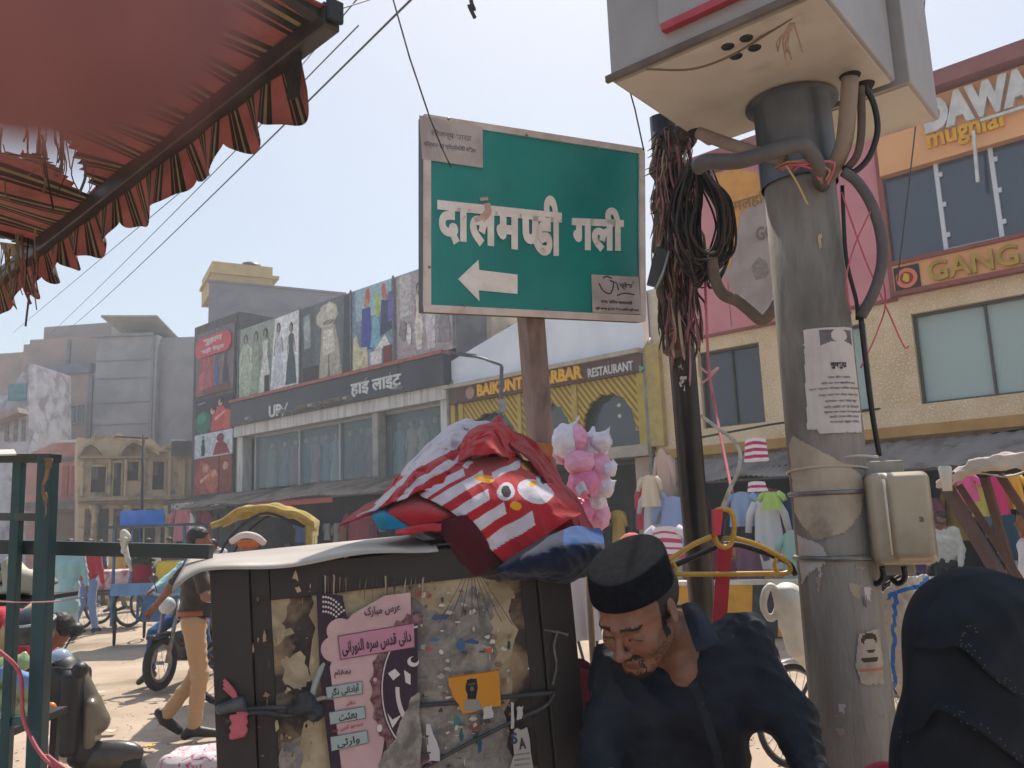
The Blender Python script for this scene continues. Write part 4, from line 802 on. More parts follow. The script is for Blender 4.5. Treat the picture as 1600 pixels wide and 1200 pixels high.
on_sign('प्रेस', 1125, 980, 1190, .03, st2, INK, .03); on_sign('नगर निगम वाराणसी', 1030, 1050, 1190, .016, st2, INK); on_sign('पूरी जगह दुकान से दक्षिण नहीं बना', 1003, 1085, 1222, .014, st2, INK, .03)
strokes(SF, [S(6 * u, (1020, 950), (1045, 990), (1080, 1000), (1095, 950), (1075, 935)), S(6 * u, (1040, 925), (1060, 915), (1085, 925)), S(5 * u, (1085, 940), (1110, 950), (1120, 985)), S(5 * u, (1112, 1012), (1150, 1000), (1200, 1008))], -.005, INK, st2, 'lettering', depth=.001)
strokes(SF, [S(14 * u, (420, 525), (460, 520)), S(30 * u, (455, 545), (460, 590), (430, 625)), S(20 * u, (395, 630), (430, 612), (450, 590))], -.002, mat('#b8998f', '#c9b4aa', 20), sign, 'paper_scrap', depth=.002)
mb = MB(SF)
for x, y in [(260, 118), (655, 200), (1020, 265), (163, 868), (340, 1062), (757, 1078), (1195, 945)]:
    a = sp(x, y); mb.lathe([(.001, -.009), (.005, -.007), (.006, -.004)], (a[0], 0, a[1]), 8, axis='y')
mb.build('screws', STEEL, sign)
mb = MB(); up = sy; mb.bar(pg, pt_ + Vector((0, 0, .02)), .082, .085, up=(sy.x, sy.y, 0)); mb.build('post', mat('#94807a', '#7f6c65', 9, .8, .4, 40, c3='#4d3d37', sc3=5, lo3=.52, hi3=.66, stretch=(1, 1, .3)), sign, bevel=.004)
q0 = P(846, 702, 3.24); mb = MB(); mb.bar(q0 - Vector((0, 0, .03)), q0 + Vector((0, 0, .02)), 0.1, .1, up=(sy.x, sy.y, 0)); mb.build('post_band', mat('#a5682e', '#8f5624', 8, .6), sign)
# ================================================================= concrete pole with notices
pc = P(1260, 400, 2.62); PR = .112; PX, PY = pc.x, pc.y
pole = thing('concrete_pole', 'thick grey concrete pole with pasted notices under the electrical cabinet', 'pole', Vector((PX, PY, 0)))
HB = 3.03
mb = MB(); mb.lathe([(PR * 1.06, -.02), (PR * 1.04, 1.0), (PR * 1.0, 2.0), (PR * .97, 2.86), (PR * .9, 2.86)], (PX, PY, 0), 28, smooth=True); 
mb.build('shaft', mat('#918a82', '#79726a', 7, .85, .3, 90, c3='#5a534b', sc3=4.5, lo3=.5, hi3=.66, stretch=(1, 1, .22)), pole)
mb = MB(); mb.lathe([(PR * 1.05, 2.74), (PR * 1.07, 2.76), (PR * 1.07, HB - .02), (PR * 1.3, HB - .01)], (PX, PY, 0), 28); mb.build('collar', mat('#5c626b', '#4d5259', 5, .4, metal=.3), pole)
# attached flat channel on the lower right of the shaft
def cyl(x, y, r=None):
    r = r or PR * 1.02; d = ray(x, y); ox, oy = CAM.x - PX, CAM.y - PY
    a = d.x ** 2 + d.y ** 2; b = 2 * (ox * d.x + oy * d.y); c = ox ** 2 + oy ** 2 - r * r; disc = max(b * b - 4 * a * c, 0); t = (-b - math.sqrt(disc)) / (2 * a)
    q = CAM + d * t; return math.atan2(q.y - PY, q.x - PX), q.z
def pole_r(z): return PR * (1.06 - .03 * min(max(z, 0), 3))
def inpoly(x, y, p):
    c = False; n = len(p)
    for i in range(n):
        x1, y1 = p[i]; x2, y2 = p[i - 1]
        if (y1 > y) != (y2 > y) and x < (x2 - x1) * (y - y1) / (y2 - y1) + x1: c = not c
    return c
def wrap(name, pxpoly, off, mats, label=None, mf=None, jag=.003, res=.004, parent=None):
    q = [cyl(*p) for p in pxpoly]; t0, t1 = min(a for a, _ in q), max(a for a, _ in q); z0, z1 = min(b for _, b in q), max(b for _, b in q)
    nu = max(2, int((t1 - t0) * PR / res)); nv = max(2, int((z1 - z0) / res)); mb = MB()
    def pos(u, v):
        t, z = t0 + (t1 - t0) * u, z0 + (z1 - z0) * v; r = pole_r(z) + off + .0015 * noise.noise(Vector((t * 9, z * 14, off * 99))); return (PX + r * math.cos(t), PY + r * math.sin(t), z)
    def skip(u, v):
        t, z = t0 + (t1 - t0) * u, z0 + (z1 - z0) * v
        return not inpoly(t + jag / PR * noise.noise(Vector((t * 30, z * 60, 1))), z + jag * noise.noise(Vector((t * 30, z * 60, 7))), q)
    mb.grid(pos, nu, nv, skip=skip, mf=(lambda u, v: mf(u, v)) if mf else None)
    return mb.build(name, mats, parent or pole, label)
NW = mat('#c2bab6', '#b2a9a5', 5, .8); BEI = mat('#b3a491', '#9c8c79', 4, .85, .15, 30, c3='#8a7b6b', sc3=5)
wrap('paper_wrap', [(1233, 695), (1240, 680), (1345, 742), (1350, 760), (1345, 800), (1320, 832), (1276, 845), (1242, 800)], .003, BEI, 'torn beige paper wrap')
wrap('paper_wrap', [(1246, 835), (1282, 850), (1296, 872), (1284, 885), (1265, 895), (1254, 915), (1250, 880)], .0025, mat('#bdb5b2', '#a99f9b', 6), 'torn white paper corner')
def npic(u, v):
    v = 1 - v
    if .32 < u < .93 and .03 < v < .19:
        return 0 if ((u - .66) / .15) ** 2 + ((v - .085) / .062) ** 2 < 1 or (((u - .64) / .33) ** 2 + ((v - .21) / .07) ** 2 < 1) else 1
    return 0
nt_ = wrap('notice', [(1256, 516), (1330, 513), (1346, 676), (1282, 678), (1276, 671), (1262, 672)], .005, [NW, mat('#55525a', '#6a676c', 20)], 'white paper notice with a portrait and lines of print', npic, jag=.002, res=.003)
def pole_text(body, x0, x1, y, h, m, par, off=.0062, bold=.02):
    a, z = cyl(x0, y); b, _ = cyl(x1, y)
    def wp(c): r = pole_r(c.z) + off - c.y; return Vector((PX + r * math.cos(c.x), PY + r * math.sin(c.x), c.z))
    text(body, None, a, 0, z, m, par, width=b - a, height=h, bold=bold, extrude=.0006, warp=wp)
pole_text('गुमशुदा', 1298, 1322, 577, .02, INK, nt_, bold=.05)
for (x0, x1, y, b_) in [(1293, 1327, 592, 'नाम रमेश यादव'), (1283, 1334, 602, 'पिता का नाम स्वर्गीय लाल'), (1265, 1341, 612, 'पता ग्राम पोस्ट जिला वाराणसी'), (1279, 1338, 621, 'उम्र लगभग साठ साल रंग'), (1289, 1337, 630, 'सांवला कद पांच फुट'), (1288, 1340, 639, 'जिस किसी को भी दिखाई दे'), (1288, 1342, 647, 'कृपया इस नम्बर पर सूचित करें'), (1296, 1340, 654, 'उचित इनाम दिया जाएगा'), (1297, 1341, 662, 'सम्पर्क सूत्र परिवार')]:
    pole_text(b_, x0, x1, y, .009, INK2, nt_)
ns = wrap('sticker', [(1342, 990), (1372, 980), (1380, 1068), (1346, 1070), (1336, 1040)], .004, [mat('#b0a291', '#978876', 12), mat('#3e332d', None), mat('#b56a55', None)], 'worn portrait sticker low on the pole',
    lambda u, v: 1 if (((u - .55) / .3) ** 2 + ((v - .8) / .12) ** 2 < 1 and ((u - .55) / .24) ** 2 + ((v - .7) / .12) ** 2 > 1) or (((u - .5) / .33) ** 2 + ((v - .46) / .06) ** 2 < 1 and v < .5) or ((u - .55) ** 2 / .02 + (v - .6) ** 2 / .0006 < 1) else 2 if .24 < v < .3 and .1 < u < .95 else 0)
rg = random.Random(77)
for k in range(14):
    x, y = rg.uniform(1250, 1370), rg.choice([rg.uniform(330, 500), rg.uniform(690, 980), rg.uniform(900, 1180)]); w_, h_ = rg.uniform(5, 20), rg.uniform(5, 26)
    wrap('paper_scrap', [(x, y), (x + w_, y + rg.uniform(-5, 5)), (x + w_ * .8, y + h_), (x + w_ * .2, y + h_ * .8)], .002, [BEI, NW, mat('#6a6058', '#5a5049', 9), mat('#a58f86', None)][k % 4], jag=.004)
def band(z, t=.006, w=.012, m=STEEL, tilt=0, name='strap'):
    mb = MB(); n_ = 28; r = pole_r(z) + .004; pts = [Vector((PX + r * math.cos(2 * math.pi * k / n_), PY + r * math.sin(2 * math.pi * k / n_), z + tilt * math.cos(2 * math.pi * k / n_ + 2))) for k in range(n_)]
    mb.tube(pts, w / 2, 6, closed=True); return mb.build(name, m, pole)
band(cyl(1290, 770)[1], w=.014, m=mat('#8d8a84', '#6d6a66', 9, .4, metal=.5)); band(cyl(1290, 873)[1], w=.016, m=mat('#6d6a66', '#8d8a84', 9, .4, metal=.5)); band(cyl(1290, 735)[1], w=.008, m=mat('#b5a793', None), tilt=.012, name='string')
PNK = mat('#c0606a', '#a84a58', 12, .6)
def ptube(name, pts, r, m, parent=None, label=None, cat=None, grp=None, seg=7, n=6, smoothp=True):
    q = [P(*p) for p in pts]; q = cpath(q, n) if smoothp and len(q) > 2 else q; mb = MB(); mb.tube(q, r, seg); o = mb.build(name, m, parent)
    return topmesh(o, label, cat or name.replace('_', ' '), grp) if label else o
ptube('ribbon', [(1241, 800, 2.53), (1262, 778, 2.5), (1300, 752, 2.48), (1313, 730, 2.48)], .006, PNK, pole); ptube('ribbon', [(1290, 762, 2.47), (1310, 770, 2.46)], .005, PNK, pole)
q = [P(1286, 868, 2.47), P(1322, 858, 2.47), P(1324, 868, 2.46), P(1326, 880, 2.46), P(1305, 916, 2.47), P(1290, 895, 2.47)]
mb = MB(); mb.add([*q], [(0, 1, 2, 3, 4, 5)]); mb.build('paper_flap', NW, pole, solid=.002)
# ================================================================= electrical cabinet on the pole
def HP(x, y): return G(x, y, HB)
A_, B_, D_ = HP(955, 129), HP(1299, -21), HP(1088, 236)
cu_ = (B_ - A_); UL = cu_.length * .965; cu_.normalize(); cv = (D_ - A_); cv = cv - cu_ * cv.dot(cu_); VL = cv.length; cv.normalize()
CF = frame(A_, cu_, cv, Vector((0, 0, 1)))
cab = thing('electrical_cabinet', 'large grey electrical cabinet mounted on top of the concrete pole', 'electrical cabinet', CF)
CBM = mat('#9c9897', '#8d8887', 1.6, .5, .05, 10, c3='#7d756c', sc3=2.5, lo3=.58, hi3=.75); CBU = mat('#bdb7b0', '#aca59d', 2.0, .6, c3='#978a7c', sc3=3, lo3=.56, hi3=.75)  # CBU: underside paler and beiger than the housing, bounce light put into its colour
mb = MB(CF); mb.box(0, UL, 0, VL, 0.004, 1.1); mb.build('housing', CBM, cab, bevel=.004)
mb = MB(CF); mb.box(.012, UL - .012, .012, VL - .012, -.003, .004); mb.build('base_plate', CBU, cab)
mb = MB(CF); mb.box(-.012, UL + .01, -.014, .0, .0, .02); mb.build('rim', mat('#6d6259', '#5a5049', 6), cab)
mb = MB(CF); mb.box(.2, UL + .035, VL + .03, VL + .38, .0, 1.05); mb.build('rear_housing', CBM, cab, bevel=.004)
mb = MB(CF); mb.box(.215, UL + .023, VL + .045, VL + .365, -.004, .0); mb.build('rear_base_plate', CBU, cab)
a = loc(CF, 1040, 48); b = loc(CF, 1140, 0)
mb = MB(CF); x0, x1 = min(a[0], b[0]), max(a[0], b[0]); mb.box(x0 - .01, x1 + .12, -.02, -.001, a[1] + .012, 1.0); door = mb.build('door', CBM, cab, bevel=.003)
mb = MB(CF); mb.box(x0, x1 + .05, -.026, -.001, a[1] - .012, a[1] + .011); mb.build('red_strip', mat('#b4424a', '#a0363f', 6, .5), cab)
for x, y in [(1137, 71), (1166, 58), (1150, 86), (1179, 73)]:
    q = CF.inverted() @ HP(x, y); mb = MB(CF); mb.lathe([(.001, -.006), (.017, -.006), (.019, -.003)], (q.x, q.y, 0), 16); mb.build('knockout', BLACK, cab)
for x, y in [(1088, 205), (1328, 117), (1350, 131)]:
    q = CF.inverted() @ HP(x, y); mb = MB(CF); mb.lathe([(.001, -.02), (.022, -.02), (.03, -.008), (.032, -.003)], (q.x, q.y, 0), 18); mb.build('cable_gland', RUBBER, cab)
ptube('drip_wire', [(1010, 108, 2.38), (1080, 108, 2.42), (1140, 88, 2.38), (1200, 52, 2.3), (1238, 28, 2.24)], .0035, mat('#6d5a4c', None), cab)
rg = random.Random(4)
for k in range(12):
    x = 1226 + rg.uniform(-14, 26); ptube('rope_fibre', [(1238 + rg.uniform(-4, 4), 36, 2.2), (x, 60 + rg.uniform(-8, 8), 2.2), (x + rg.uniform(-8, 8), 75 + rg.uniform(0, 32), 2.2)], .0025, mat('#a5846c', '#8d6d5a', 30), cab) if k < 8 else None
# cables and conduits at the pole head
CON = mat('#8a7a6d', '#75665b', 6, .7, .1, 30); CON2 = mat('#4e4a4c', '#5d585a', 8, .6)
def cable(label, pts, r, m, grp='cables and conduits at the pole head', name='cable'): return ptube(name, pts, r, m, None, label, 'cable', grp, seg=10)
cable('thick grey elbow conduit crossing just below the cabinet to the pole', [(1088, 262, 2.5), (1105, 253, 2.47), (1150, 252, 2.45), (1190, 242, 2.43), (1240, 226, 2.42), (1262, 232, 2.44), (1278, 262, 2.48), (1285, 290, 2.55)], .024, CON2, name='conduit')
cable('dusty beige pipe from the left gland toward the pole', [(1092, 208, 2.75), (1130, 222, 2.68), (1180, 238, 2.6), (1225, 250, 2.56)], .02, CON, name='conduit')
cable('dusty beige conduit curving down from the right gland behind the pole', [(1328, 122, 2.5), (1325, 170, 2.5), (1318, 225, 2.52), (1302, 262, 2.55), (1285, 285, 2.62)], .026, CON, name='conduit')
cable('thin black cable looping down from the right gland', [(1352, 135, 2.5), (1366, 165, 2.5), (1371, 205, 2.5), (1358, 245, 2.5), (1335, 268, 2.5), (1318, 262, 2.52)], .009, BLACK)
cable('brown cable dropping straight beside the black loop', [(1345, 135, 2.5), (1346, 200, 2.5), (1340, 240, 2.5), (1325, 262, 2.52)], .012, mat('#5d4f47', '#4d423d', 12))
cable('ribbed grey conduit hanging down right of the pole and ending in a black tip', [(1318, 268, 2.5), (1340, 285, 2.48), (1362, 320, 2.47), (1376, 365, 2.47), (1378, 410, 2.47), (1366, 455, 2.48), (1345, 495, 2.5)], .016, CON2, name='conduit')
cable('black tip cable running from conduit down to the meter box', [(1345, 495, 2.5), (1352, 560, 2.5), (1362, 640, 2.5), (1374, 712, 2.5)], .008, BLACK)
cable('thin black cable hugging the right side of the pole', [(1316, 290, 2.54), (1322, 400, 2.53), (1338, 470, 2.52), (1340, 500, 2.52)], .006, BLACK)
for lb, pts in [('thin pink string crossing right of the pole head', [(1315, 300, 2.5), (1350, 400, 2.48), (1385, 480, 2.48), (1412, 540, 2.5), (1420, 540, 2.5)]), ('thin red string hanging slack right of the pole', [(1360, 330, 2.46), (1335, 385, 2.46), (1322, 440, 2.46), (1330, 490, 2.48)]), ('long pinkish string falling beside the ribbed conduit', [(1372, 400, 2.5), (1384, 470, 2.5), (1370, 520, 2.5), (1345, 575, 2.5)])]:
    ptube('string', pts, .0025, PNK, None, lb, 'string', 'strings tangled round the pole', n=8)
for k in range(6):
    ptube('ribbon', [(1210 + 6 * k, 262 + 2 * (k % 3), 2.5), (1235 + 4 * k, 252 + 5 * (k % 2), 2.46), (1262 + 8 * k, 258 + 7 * math.sin(k * 2), 2.47), (1278 + 3 * k, 276 + 6 * (k % 3), 2.49)], .004, PNK if k % 2 else mat('#a5846c', '#8d6d5a', 30), pole)
ptube('straw', [(1228, 258, 2.45), (1245, 285, 2.45), (1262, 320, 2.46)], .003, mat('#b39a6a', None), pole)
# meter boxes
mfx = P(1322, 850, 2.42); mfr = P(1462, 850, 2.36); xx = (mfr - mfx).normalized(); xx.z = 0; xx.normalize(); MF = frame(Vector((mfx.x, mfx.y, 0)), xx, Vector((-xx.y, xx.x, 0)), Vector((0, 0, 1)))
mt = thing('meter_box', 'dirty grey electricity meter box with bulging cover strapped to the pole', 'meter box', MF @ Matrix.Translation((.12, 0, loc(MF, 1385, 900)[1])))
mw = loc(MF, 1462, 800)[0]; zt, zb = loc(MF, 1340, 722)[1], loc(MF, 1340, 900)[1]
mb = MB(MF); mb.box(-.015, mw * .72, 0, .09, zb, zt); mb.build('back_box', mat('#979087', '#857d74', 4, .6, .1, c3='#6f675d', sc3=3), mt, bevel=.004)
x0, x1, zt2, zb2 = loc(MF, 1356, 800, -.05)[0], loc(MF, 1455, 800, -.05)[0], loc(MF, 1400, 738, -.05)[1], loc(MF, 1400, 882, -.05)[1]
GLS = mat('#a89a85', '#8f816e', 3.5, .25, .05, 8, c3='#5f564b', sc3=3.0, lo3=.5, hi3=.72)
c_ = MF @ Vector(((x0 + x1) / 2, -.04, (zt2 + zb2) / 2))
sdf_obj('cover', [('b', c_, ((x1 - x0) / 2, .055, (zt2 - zb2) / 2), .022, MF), ('b', MF @ Vector(((x0 + x1) / 2 + .02, -.085, (zt2 + zb2) / 2 + .004)), ((x1 - x0) / 2 - .03, .03, (zt2 - zb2) / 2 - .012), .014, MF)], .0055, GLS, mt, k=.012, smooth=1)
mb = MB(MF); mb.box(x0 - .008, x1 + .008, -.015, .005, zb2 + .01, zt2 - .01); mb.build('flange', mat('#8d857a', '#787065', 5, .5), mt, bevel=.003)
mb = MB(MF); mb.tube([(x0 + .04, -.116, zt2 - .02), (x0 + .04, -.117, zb2 + .03)], .004, 6); mb.build('cover_seam', mat('#c2b8a8', None, rough=.3), mt)
text('C', MF, x0 + .155, -.1155, zt2 - .15, mat('#54493f', None), mt, height=.035, bold=.03, extrude=.001); text('a', MF, x0 + .12, -.1155, zt2 - .14, mat('#54493f', None), mt, height=.014, extrude=.001)
for x in (1378, 1412): ptube('cable', [(x, 885, 2.34), (x + 2, 902, 2.34), (x - 8, 912, 2.36), (x - 18, 905, 2.4)], .008, BLACK, mt)
ptube('hinge_string', [(1312, 716, 2.42), (1340, 712, 2.38), (1372, 714, 2.38)], .004, mat('#b5b0a8', None), mt)
# ================================================================= black post with frayed wrap
bp_, bq = P(1062, 510, 3.25), P(1096, 930, 3.25); kk_ = bp_.z / (bp_.z - bq.z); bgd = bp_ + (bq - bp_) * kk_; btop = bp_ + (bp_ - bq) * .78
post = thing('black_post', 'black painted metal post with its upper half wrapped in frayed fibres', 'post', Vector((bgd.x, bgd.y, 0)))
mb = MB(); mb.tube([bgd, bp_, btop], .052, 14); mb.build('post_tube', mat('#15171d', '#20222a', 6, .35, .05, c3='#6d665f', sc3=9, lo3=.68, hi3=.72), post)
WR = mat('#6a5a52', '#463b37', 9, .95, .6, 60, c3='#8f6468', sc3=4, lo3=.58, hi3=.66)
cl = [(1044, 215, .045), (1044, 260, .05), (1046, 300, .045), (1050, 345, .05), (1054, 390, .07), (1056, 440, .07), (1058, 490, .055), (1054, 540, .04)]
pr = [('c', P(a[0], a[1], 3.2), P(b[0], b[1], 3.2), a[2], b[2]) for a, b in zip(cl, cl[1:])] + [('e', P(1072, 390, 3.22), (.06, .06, .17), None), ('e', P(1042, 330, 3.18), (.045, .05, .09), None), ('e', P(1066, 215, 3.2), (.05, .05, .05), None)]
def rough_d(co, no):
    return np.array([.02 * noise.noise(Vector(c) * 18) + .012 * noise.noise(Vector((c[0] * 60, c[1] * 60, c[2] * 9))) for c in co])
sdf_obj('fibre_wrap', pr, .012, WR, post, k=.04, disp=rough_d, smooth=1)
rg = random.Random(11); cols = [mat('#5d4f48', '#433935', 20, .95), mat('#94696a', '#7d5658', 20, .95), mat('#a39584', '#857666', 20, .95), mat('#2f292a', '#403637', 20, .95), mat('#b0808a', '#a06a74', 20, .9)]
mb = MB()
for k in range(330):
    y = rg.uniform(200, 500); x = 1055 + rg.uniform(-30, 34) * rg.choice([.6, .9, 1.1]) + (y - 350) * .03; L = rg.uniform(30, 110); w = rg.uniform(.0015, .006); d = 3.2 + rg.uniform(-.12, .02); sw = rg.uniform(-12, 24)
    pts = [P(x, y, d), P(x + sw * .3 + rg.uniform(-6, 6), y + L * .35, d - .02), P(x + sw * .6, y + L * .7, d - .015), P(x + sw * .6 + rg.uniform(-9, 9), y + L, d)]
    mb.tube(cpath(pts, 3), [w] * 9 + [w * .3], 4, rg.choice([0, 0, 1, 1, 2, 2, 3, 3, 4]))
for k in range(40):      # spiky ends at the left and top
    x, y = rg.uniform(1030, 1075), rg.uniform(195, 330); ang = rg.uniform(2.3, 4.2); L = rg.uniform(12, 34)
    mb.tube([P(x, y, 3.18), P(x + L * .5 * math.cos(ang), y - L * .35 * math.sin(ang), 3.15), P(x + L * math.cos(ang), y + L * .3, 3.12)], [.005, .004, .001], 4, rg.choice([0, 3, 3, 2]))
fb_ = tag(mb.build('frayed_fibre', cols, post), kind='stuff')
mb = MB(); q0 = P(1036, 388, 3.07); q1 = P(1022, 448, 3.07); mb.bar(q0, q1, .055, .04, up=(0, 1, 0)); mb.build('splice_box', mat('#26282b', '#3a3c3e', 8, .35), post, bevel=.006)
mb = MB(); mb.tube(cpath([P(1046, 392, 3.05), P(1036, 425, 3.04), P(1024, 452, 3.05)], 6), .006, 6); mb.build('splice_clip', mat('#8a8d8f', None, rough=.3, metal=.6), post)
text('अ', frame(P(1062, 612, 3.19), Vector((1, 0, 0)), Vector((0, 1, 0)), Vector((0, 0, 1))), 0, 0, 0, mat('#b9b7b3', None), post, height=.06, width=.03, bold=.04, extrude=.002) 
text('4', frame(P(1062, 602, 3.19), Vector((1, 0, 0)), Vector((0, 1, 0)), Vector((0, 0, 1))), 0, 0, 0.06, mat('#b9b7b3', None), post, height=.03, width=.02, bold=.04, extrude=.002)
for k in range(34):
    dx = rg.uniform(-24, 24); m_ = [BLACK, mat('#2a2628', None), mat('#3c3432', None)][k % 3]; w = rg.uniform(8, 36); d = 3.02 + rg.uniform(-.06, .1)
    j = lambda: rg.uniform(-7, 7)
    pts = [(1080 + dx * .4 + j(), 258 + j(), d), (1082 + dx - w * .3 + j(), 310 + j(), d + .02), (1080 + dx - w * .3 + j(), 365 + j(), d - .02), (1096 + dx * .7 + j(), 420 + rg.uniform(-30, 30), d), (1124 + dx * .5 + w * .3 + j(), 385 + 2 * j(), d + .03), (1122 + dx * .3 + w * .5 + j(), 325 + 2 * j(), d - .02), (1098 + dx * .5 + j(), 268 + j(), d)]
    ptube('cable_loop', pts, rg.uniform(.0025, .0065), m_, None, 'dark cable loop in the hanging coil between the black post and pole', 'cable', 'hanging coil of dark cable loops')
cable('dusty grey-brown bent conduit hanging left of the pole below the coil', [(1112, 405, 3.0), (1118, 438, 2.98), (1130, 460, 2.96), (1152, 470, 2.95), (1170, 484, 2.94), (1190, 500, 2.93), (1205, 488, 2.92), (1216, 470, 2.92)], .021, mat('#584c44', '#6d5f54', 8, .8), name='conduit')
ptube('string', [(1101, 400, 3.1), (1104, 500, 3.05), (1108, 580, 3.0), (1118, 640, 2.9), (1138, 740, 2.6), (1144, 770, 2.5)], .005, mat('#c0707a', '#b05a68', 12), None, 'pink twine running down from the coil to the hanger hook', 'string', 'strings tangled round the pole')
ptube('string', [(1095, 575, 3.05), (1108, 583, 3.02), (1122, 575, 3.0), (1108, 590, 3.0), (1095, 600, 3.0)], .004, mat('#c99aa0', '#b07a84', 12), None, 'knot of pale pink twine beside the black post', 'string', 'strings tangled round the pole')
# ================================================================= yellow hanger on a red strap
hd = 2.45
hang = thing('clothes_hanger', 'empty yellow plastic clothes hanger hanging beside the concrete pole', 'hanger', P(1135, 895, hd))
HY = mat('#c99a35', '#b5862a', 8, .35)
def hp(*pts): return [P(x, y, hd) for x, y in pts]
mb = MB(); mb.tube(cpath(hp((1112, 838), (1085, 850), (1062, 864), (1044, 876), (1034, 886), (1040, 896), (1060, 897), (1130, 897), (1200, 896), (1226, 896), (1235, 890), (1228, 876), (1205, 862), (1180, 850), (1146, 840)), 6), .0075, 8); mb.tube(cpath(hp((1050, 878), (1056, 888), (1050, 896)), 5), .006, 6); mb.tube(cpath(hp((1214, 872), (1210, 884), (1216, 895)), 5), .006, 6)
mb.build('hanger_body', HY, hang)
mb = MB(); mb.tube(cpath(hp((1117, 812), (1117, 838), (1122, 850), (1132, 855), (1142, 850), (1146, 838), (1147, 815), (1142, 800), (1130, 795), (1118, 798)), 5), .0075, 8); mb.build('hook', HY, hang)
mb = MB(); mb.prism([(0, 0), (.02, 0), (.028, .05), (.028, .075), (0, .075)], -.012, .012); mb.fr = frame(P(1114, 836, hd - .01), Vector((1, 0, 0)), Vector((0, 1, 0)), Vector((.05, 0, 1)).normalized()); mb.build('size_clip', mat('#c8323c', '#b52a34', 6, .4), hang)
a, b = P(1133, 850, hd + .03), P(1121, 1010, hd + .03); mb = MB(); mb.bar(a, b, .042, .012, up=(0, 1, 0)); topmesh(mb.build('red_strap', mat('#b92f3c', '#a52835', 9, .55, .1), None, bevel=.002), 'flat red strap hanging straight down behind the yellow hanger', 'strap')
ptube('hook_pipe', [(1096, 650, 2.75), (1120, 668, 2.65), (1146, 688, 2.55), (1157, 712, 2.5), (1152, 740, 2.47), (1140, 765, 2.45), (1128, 795, 2.45)], .006, mat('#bdb5a5', '#8a8274', 20, .5), None, 'bent pale wire hook that carries the yellow hanger', 'hook')
ptube('black_hanger_arm', [(1040, 890, 2.56), (1090, 868, 2.56), (1140, 850, 2.56), (1200, 866, 2.56), (1232, 880, 2.56), (1243, 898, 2.56)], .009, BLACK, None, 'black hanger just behind the yellow hanger', 'hanger')
# ================================================================= poster-covered kiosk
TLk, TRk = P(328, 889, 1.9), P(882, 832, 2.12)
kx = (TRk - TLk); KW = kx.length; kx.normalize(); ky = Vector((-kx.y, kx.x, 0)).normalized(); kz = kx.cross(ky); KH = TLk.z / kz.z
KF = frame(TLk - kz * KH, kx, ky, kz); KD = .5
kiosk = thing('kiosk_box', 'dark tilted street kiosk box plastered with torn posters under the clothes pile', 'kiosk', KF)
KM = mat('#2a2222', '#211b1c', 5, .55, .1, 30, c3='#463a35', sc3=3, lo3=.58, hi3=.7)
def kp(x, y, off=0.0): return loc(KF, x, y, off)
mb = MB(KF); mb.box(.02, KW - .02, .02, KD, 0, KH - .005); mb.build('carcass', KM, kiosk)
for (x0, x1, y0) in ((0, .085, -.012), (.085, .13, .002), (KW - .085, KW, -.012), (KW - .125, KW - .085, .002)):
    mb = MB(KF); mb.box(x0, x1, y0, .02, 0, KH - .004); mb.build('stile', KM, kiosk, bevel=.003)
mb = MB(KF); mb.box(.13, KW - .125, -.004, .018, KH - .085, KH - .008); mb.build('top_rail', KM, kiosk, bevel=.002)
PB = mat('#3f322c', '#2c2322', 7, .7, .3, 25, c3='#9a8064', sc3=5.5, lo3=.48, hi3=.62, dist=.8)
mb = MB(KF); mb.box(.13, KW - .125, .006, .02, .02, KH - .085); mb.build('front_panel', PB, kiosk)
# roof sheet with curled left corner
RF = mat('#b5aea6', '#a39b93', 3, .4, .08, 12, c3='#857a70', sc3=2.2, lo3=.58, hi3=.72, metal=.15)
def roof(u, v):
    x = -.095 + (KW * .72) * u; y = -.05 + (KD + .02) * v; z = KH + .004 + .018 * v + .006 * math.sin(u * 11) * (1 - v)
    c = max(0, .16 - u) / .16
    z += -.035 * c * c * (1 - v) - .01 * max(0, .05 - v) / .05 + .03 * c * c * v * .3; x += .02 * c * (1 - v)
    return (x, y, z)
mb = MB(KF); mb.grid(roof, 50, 20); mb.build('roof_sheet', RF, kiosk, solid=.003)
mb = MB(KF); mb.box(KW * .6, KW + .02, -.02, KD, KH + .0, KH + .004); mb.build('roof_board', mat('#4a423e', '#3a3431', 4), kiosk)
rg = random.Random(5)
def jagged(pts, amp, n=5, seed=1):
    r_ = random.Random(seed); out = []
    for i in range(len(pts)):
        a, b = pts[i], pts[(i + 1) % len(pts)]; L = math.hypot(b[0] - a[0], b[1] - a[1]); dx, dy = (b[0] - a[0]) / L, (b[1] - a[1]) / L
        for k in range(n):
            t = k / n; o = r_.uniform(-amp, amp) if k else 0; out.append((a[0] + (b[0] - a[0]) * t - dy * o, a[1] + (b[1] - a[1]) * t + dx * o))
    return out
_lay = [0]
def decal(parent, shapes, name='torn_paper', label=None, jag=0, base=.0055, step=.0003):
    """sheets of paper pasted on the panel: [(material, px outline)]"""
    ms = []; mb = MB(KF)
    for k, (m, pts) in enumerate(shapes):
        if isinstance(m, str): m = mat(m, None, rough=.75)
        if m not in ms: ms.append(m)
        q = [kp(*p) for p in (jagged(pts, jag, 5, k + len(pts)) if jag else pts)]
        mb.add([(a, base - _lay[0] - .0002, b) for a, b in q], [tuple(range(len(q)))], ms.index(m)); _lay[0] += step * .25
    return mb.build(name, ms, parent, label)
TORN = mat('#8f8780', '#6f6862', 22, .85, .4, 60, c3='#b0a69a', sc3=7, lo3=.5, hi3=.62, dist=.8); TORNB = mat('#b3a186', '#9a8769', 12, .85, .3, 60, c3='#6b594a', sc3=6, lo3=.54, hi3=.66, dist=.8)
